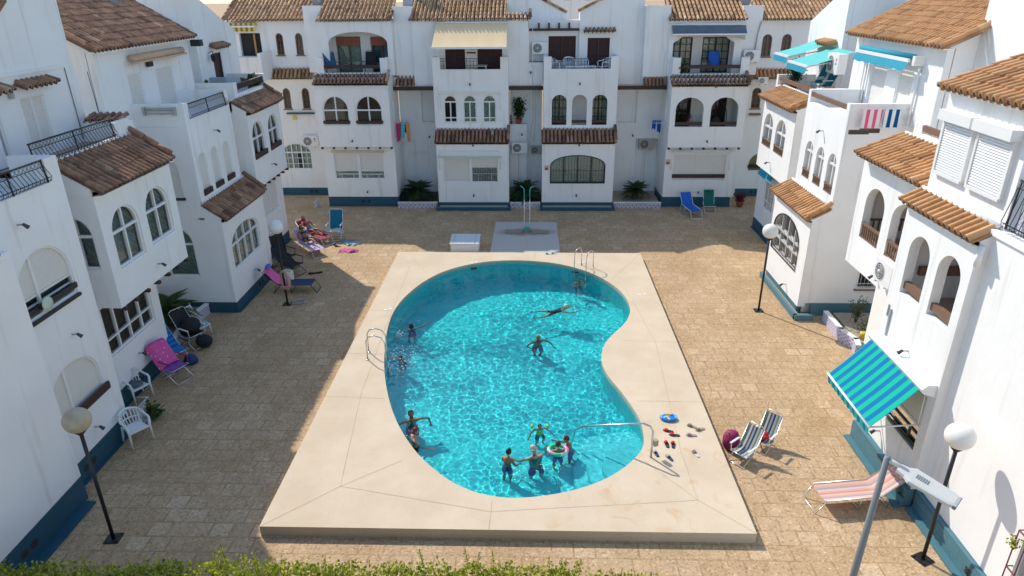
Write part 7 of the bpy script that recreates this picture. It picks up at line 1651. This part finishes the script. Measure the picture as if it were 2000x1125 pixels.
    for i in range(NR):
        for j in range(NS): hf.append((i*NS+j, i*NS+(j+1) % NS, (i+1)*NS+(j+1) % NS, (i+1)*NS+j))
    mb = MB(); mb.add([v.co for v in bm_.vertices], [tuple(p.vertices) for p in bm_.polygons], 0, True); mb.add(hv, hf, 0, True)
    for sd_ in (-1, 1): k0 = len(mb.v); mb.ball((0, 0, 0), (.012, .022, .034), 8, 6); mb.v[k0:] = [tuple(hc+RH @ (V(v)+V((sd_*.078, -.006, .0)))*hs) for v in mb.v[k0:]]
    for sd_ in (-1, 1): k0 = len(mb.v); mb.ball((0, 0, 0), (.012, .006, .007), 8, 6, mi=1); mb.v[k0:] = [tuple(hc+RH @ (V(v)+V((sd_*.031, .086, .018)))*hs) for v in mb.v[k0:]]
    k0 = len(mb.v); mb.ball((0, 0, 0), (.024, .006, .008), 8, 6, mi=2); mb.v[k0:] = [tuple(hc+RH @ (V(v)+V((0, .089, -.058)))*hs) for v in mb.v[k0:]]
    body = mb.build('body', [skin, 'eye_dark', 'lips'], t, local=True); body.cycles.is_caustics_receiver = True
    # hair / cap: shell over the skull
    if not bald or cap:
        g_ = MB(); vv, ff = [], []; hm = cap or hair
        for i in range(9):
            for j in range(24):
                ph = 2*math.pi*j/24; fr_ = max(0, math.sin(ph)); low = (.50-.33*fr_) if hair_len < .02 else (.56-.38*fr_)
                th = low*math.pi*1.02*i/8 if True else 0; r0 = math.sin(th); wob = 1+.035*math.sin(j*5+i*3)
                vv.append(hc+RH @ V((math.cos(ph)*r0*.083*wob, math.sin(ph)*r0*.101*wob-.004, math.cos(th)*.128))*hs)
        for i in range(8):
            for j in range(24): ff.append((i*24+j, i*24+(j+1) % 24, (i+1)*24+(j+1) % 24, (i+1)*24+j))
        g_.add(vv, ff, 0, True)
        if hair_len > .02:
            for q in range(9): 
                a = rad(200+140*q/8); b0 = hc+RH @ V((math.cos(a)*.072, math.sin(a)*.088, .01))*hs; g_.tube([b0, b0+RH @ V((math.cos(a)*.02, math.sin(a)*.02, -hair_len*.5))*hs, b0+RH @ V((0, -.01, -hair_len))*hs], [.028*hs, .026*hs, .012*hs], 6)
        if beard:
            k0 = len(g_.v); g_.ball((0, 0, 0), (.052, .045, .045), 12, 8); g_.v[k0:] = [tuple(hc+RH @ (V(v)+V((0, .052, -.078)))*hs) for v in g_.v[k0:]]
        g_.build('hair' if not cap else 'cap', hm, t, local=True)
    # swimwear: skin faces near the hips (and chest) lifted a little
    def wear(name, mat, test, lift=.006):
        bm2 = bmesh.new(); bm2.from_mesh(bm_); bm2.normal_update()
        nr = {v.index: v.normal.copy() for v in bm2.verts}; g_ = MB(); mp = {}
        for f in bm2.faces:
            if test(f.calc_center_median()/s):
                ids = []
                for v in f.verts:
                    if v.index not in mp: mp[v.index] = len(g_.v); g_.v.append(tuple(v.co+nr[v.index]*lift))
                    ids.append(mp[v.index])
                g_.f.append(tuple(ids)); g_.mi.append(0); g_.sm.append(True); g_.tint.append(.5)
        bm2.free()
        if g_.f: q = g_.build(name, mat, t, local=True); q.cycles.is_caustics_receiver = True
    RLi = RL.inverted()
    legd = [(V((sd_*.095*wide, 0, -.06)), V(lg[k][0]).normalized()) for k, sd_ in enumerate((1, -1))]
    if suit:
        def isw(c, ln=.30 if suit[1] == 'trunks' else .07):
            if abs(c.x) < .26 and -.17 < c.z < .10 and abs(c.y) < .17 and (c.z < .08): return True
            for h, d in legd:
                q = c-h; tt = q.dot(d)
                if 0 <= tt < ln and (q-d*tt).length < .12: return True
            return False
        wear('swim_trunks' if suit[1] == 'trunks' else 'swimsuit', suit[0], isw)
    if top:
        def ist(c):
            q = RLi @ c; return abs(q.x) < .17 and .27 < q.z < .39 if top[1] == 'bikini' else abs(q.x) < .165 and -.02 < q.z < .43
        wear('bikini_top' if top[1] == 'bikini' else 'swim_top', top[0], ist)
    bpy.data.meshes.remove(bm_)
    return t
for n_, c_ in (('trunks_navy', (.02, .05, .22)), ('trunks_blue', (.02, .12, .42)), ('suit_black', (.015, .015, .02)), ('suit_purple', (.12, .03, .22)), ('suit_green', (.03, .22, .14)), ('suit_floral', (.45, .12, .10)), ('lime', (.20, .75, .03))): plain(n_, c_, .7, var=.4 if 'floral' in n_ or 'purple' in n_ else .1, scale=14)
def stand(ht): return
fz = lambda y: -.75-.058*(y-12)
W0 = ((( .25, .1, -.12), (.1, .3, .02)), ((-.25, .1, -.12), (-.1, .3, .02)))
person(1.80, 24.55, -.52, 190, 'person, dark-haired boy shoulder deep beside the far pool ladder', 1.45, arms=(((.15, .2, -.1), (-.15, .25, .1)), ((-.15, .2, -.1), (.12, .25, .1))), hair='hair_black', suit=('trunks_navy', 'trunks'), child=True, skin='skin_tan')
person(-4.02, 20.45, -.48, 25, 'person, black-haired bather seen from behind with both arms spread wide, left side', 1.6, lean=6, arms=(((.29, .04, .02), (.25, .12, .10)), ((-.25, -.08, -.13), (-.18, -.12, -.12))), hair='hair_black', hair_len=.12, suit=('suit_floral', 'suit'), top=('trunks_navy', 'full'), skin='skin_tan')
person(.72, 21.9, -.15, -82, 'person, white-capped swimmer doing breaststroke toward the right', 1.65, lean=66, arms=(((.14, .26, .02), (-.02, .28, .02)), ((-.12, .26, .0), (.04, .28, .02))), legs=(((.18, -.40, -.06), (.1, -.38, .02)), ((-.2, -.38, -.08), (.06, -.40, .0))), hair='hair_white', cap='hair_white', suit=('suit_black', 'suit'), top=('suit_black', 'full'), head_tilt=-25, skin='skin_light')
person(.18, 19.7, -.47, 205, 'person, bald man standing chest deep with elbows out, pool centre', 1.76, lean=8, arms=(((.20, .02, -.20), (-.12, .18, -.12)), ((-.22, .08, -.18), (-.04, .2, -.18))), hair='hair_white', bald=True, suit=('trunks_navy', 'trunks'), skin='skin_brown', wide=1.15, head_turn=-15)
person(-4.0, 18.5, -.38, 160, 'person, small splashing child near the left ladder', 1.2, lean=10, arms=(((.2, .12, .05), (.2, .1, .02)), ((-.2, .1, -.03), (-.15, .15, .02))), hair='hair_brown', suit=('trunks_blue', 'trunks'), child=True, skin='skin_tan')
person(-3.16, 15.12, -.38, 200, 'person, bearded man leaning his arm on the left pool rim', 1.76, arms=(((.16, -.04, -.20), (.14, .14, .0)), ((-.27, .02, -.03), (-.03, .08, -.22))), hair='hair_black', beard=True, suit=('trunks_navy', 'trunks'), skin='skin_brown', wide=1.1)
person(-2.93, 14.22, -.24, -70, 'person, woman with dark red tied-up hair in a dark bikini by the left rim', 1.62, arms=(((.14, .12, -.22), (.06, .24, -.06)), ((-.16, -.06, -.22), (-.06, .14, -.16))), hair='hair_red', hair_len=.08, suit=('suit_black', 'suit'), top=('suit_black', 'bikini'), skin='skin_light', head_tilt=12)
person(.22, 14.9, -.38, 195, 'person, small child in bright green armbands and float vest', 1.15, arms=(((.22, .06, -.2), (.12, .14, -.16)), ((-.22, .06, -.2), (-.12, .16, -.18))), legs=(((.08, .2, -.36), (.02, -.12, -.38)), ((-.06, .1, -.4), (-.02, -.2, -.36))), hair='hair_black', suit=('trunks_navy', 'trunks'), top=('lime', 'full'), child=True, skin='skin_light')
person(-.58, 13.38, -.17, -35, 'person, dark-haired boy standing waist deep with bare back, front of the pool', 1.38, lean=8, arms=(((.08, .06, -.28), (-.02, .22, -.14)), ((-.07, .05, -.28), (.06, .22, -.12))), hair='hair_black', suit=('trunks_navy', 'trunks'), child=True, skin='skin_brown')
person(.13, 13.5, -.30, 25, 'person, white-haired elder bent forward with one arm out, among the children', 1.66, lean=16, arms=(((.10, .14, -.24), (-.04, .22, -.10)), ((-.18, .12, -.20), (-.12, .22, -.04))), hair='hair_white', hair_len=.04, suit=('suit_purple', 'trunks'), top=('suit_green', 'full'), skin='skin_light', wide=1.25, head_turn=25)
person(.66, 13.86, -.24, 5, 'person, boy seen from behind sitting inside a green and pink swim ring', 1.35, arms=(((.22, .04, -.14), (-.02, .22, -.06)), ((-.22, .04, -.14), (.02, .22, -.06))), hair='hair_brown', suit=('trunks_blue', 'trunks'), child=True, skin='skin_brown')
person(.99, 14.02, -.20, 75, 'person, boy with goggle strap reaching toward the swim ring', 1.35, lean=14, arms=(((.06, .24, -.12), (-.04, .25, .05)), ((-.06, .24, -.12), (.02, .25, .06))), hair='hair_brown', suit=('trunks_blue', 'trunks'), child=True, skin='skin_brown')
m = MB(); m.tube([(.66+.22*math.cos(a), 13.86+.20*math.sin(a), .10) for a in [k*math.pi/12 for k in range(24)]], .055, 10, closed=True); tag(m.build('swim_ring', 'float_green'), 'green and pink swim ring floating round a boy', 'swim ring')
m = MB(); m.tube([(.97+.088*math.cos(a), 13.875+.1*math.sin(a), .66+.01*math.sin(a)) for a in [k*math.pi/8 for k in range(16)]], .012, 6, closed=True)
# armbands of the small child
for sx in (-1, 1):
    m = MB(); m.tube([(.22+sx*.20+.035*math.cos(a)*0, 14.9+.055*math.cos(a), -.0+.055*math.sin(a)+.04) for a in [k*math.pi/6 for k in range(12)]], .03, 8, closed=True); tag(m.build('armband', 'lime'), 'bright green inflatable armband on the small child, %s arm' % ('right' if sx < 0 else 'left'), 'armband', 'armbands of the small child')
# sunbathers
REC = (((.08, .40, .16), (.0, .40, -.16)), ((-.06, .40, .10), (-.02, .42, -.12)))
person(-10.08, 29.39, .50, 235, 'person, woman in a red cap and bright bikini on the farther lounger', 1.66, lean=-44, arms=(((.14, .2, -.14), (.0, .25, .02)), ((-.14, .16, -.18), (.05, .25, .0))), legs=REC, hair='hair_brown', hair_len=.14, cap='cloth_red', suit=('trunks_blue', 'suit'), top=('cloth_magenta', 'bikini'), skin='skin_brown', head_tilt=-8)
person(-9.86, 28.07, .50, 222, 'person, woman in a dark bikini sunbathing on the nearer lounger with lilac towel', 1.66, lean=-44, arms=(((.12, .1, -.24), (-.04, .22, -.04)), ((-.12, .12, -.22), (.06, .22, -.02))), legs=REC, hair='hair_brown', hair_len=.16, suit=('suit_black', 'suit'), top=('suit_black', 'bikini'), skin='skin_brown', head_tilt=-8)
# splashes: droplets and foam thrown up round the child, scattered stuff
rn = random.Random(5); m = MB(); plain('foam', (.85, .9, .92), .3, var=.03)
for cx, cy, n_, sp_ in ((-3.95, 18.55, 95, .34), (-3.9, 17.6, 60, .26), (-4.3, 20.0, 26, .10), (-.35, 12.95, 16, .16), (.45, 13.1, 20, .25), (-3.0, 14.5, 14, .15)):
    for _ in range(n_):
        a, r_ = rn.uniform(0, 6.28), abs(rn.gauss(sp_, sp_*.45)); px, py = cx+r_*math.cos(a), cy+r_*math.sin(a)*1.1
        if inside(px, py, RIM): q = rn.uniform(.004, .015); m.ball((px, py, wave(px, py)+q*.3+abs(rn.gauss(0, .02))), (q*1.6, q, q*.5), 6, 4)
tag(m.build('water_splash', 'foam'), kind='stuff')

# cables and thin pipes on the walls
def cable(parent_label, pts, label, r=.008, mat='grey_metal'):
    m = MB(); m.tube(pts, r, 5); tag(m.build('cable', mat), label, 'cable', 'cables and pipes on the walls')
cable('', [(.02, 36.88, 5.9), (.03, 36.88, 4.2), (-.12, 36.88, 3.3), (.1, 36.88, 2.9), (.14, 36.88, 4.0), (.16, 36.88, 5.6)], 'thin dark cable looping down the narrow middle recess')
cable('', [(-.74, 36.43, 2.4), (-.74, 36.43, .2)], 'thin pipe dropping from the middle air conditioner to the bed')
cable('', [(-.02, 35.78, 8.9), (0, 35.78, 6.0)], 'thin white pipe down the upper wall right of the cream awning', .014, 'white_metal')
cable('', [(10.9, 35.95, 7.6), (10.95, 35.95, 8.3), (11.05, 35.95, 8.9)], 'grey hose rising from the air conditioner, back right', .03)
cable('', [(6.05, 36.88, 2.4), (6.05, 36.88, .1)], 'thin pipe below the aged air conditioner in the right recess')
cable('', [(-12.58, 19.9, 8.4), (-12.58, 20.0, 6.7)], 'dark cable down the wall corner beside the brown roof', .01, 'black_iron')
cable('', [(-12.58, 18.95, 8.6), (-12.58, 19.0, 6.7)], 'dark cable down the left wall beside the shuttered terrace door', .01, 'black_iron')
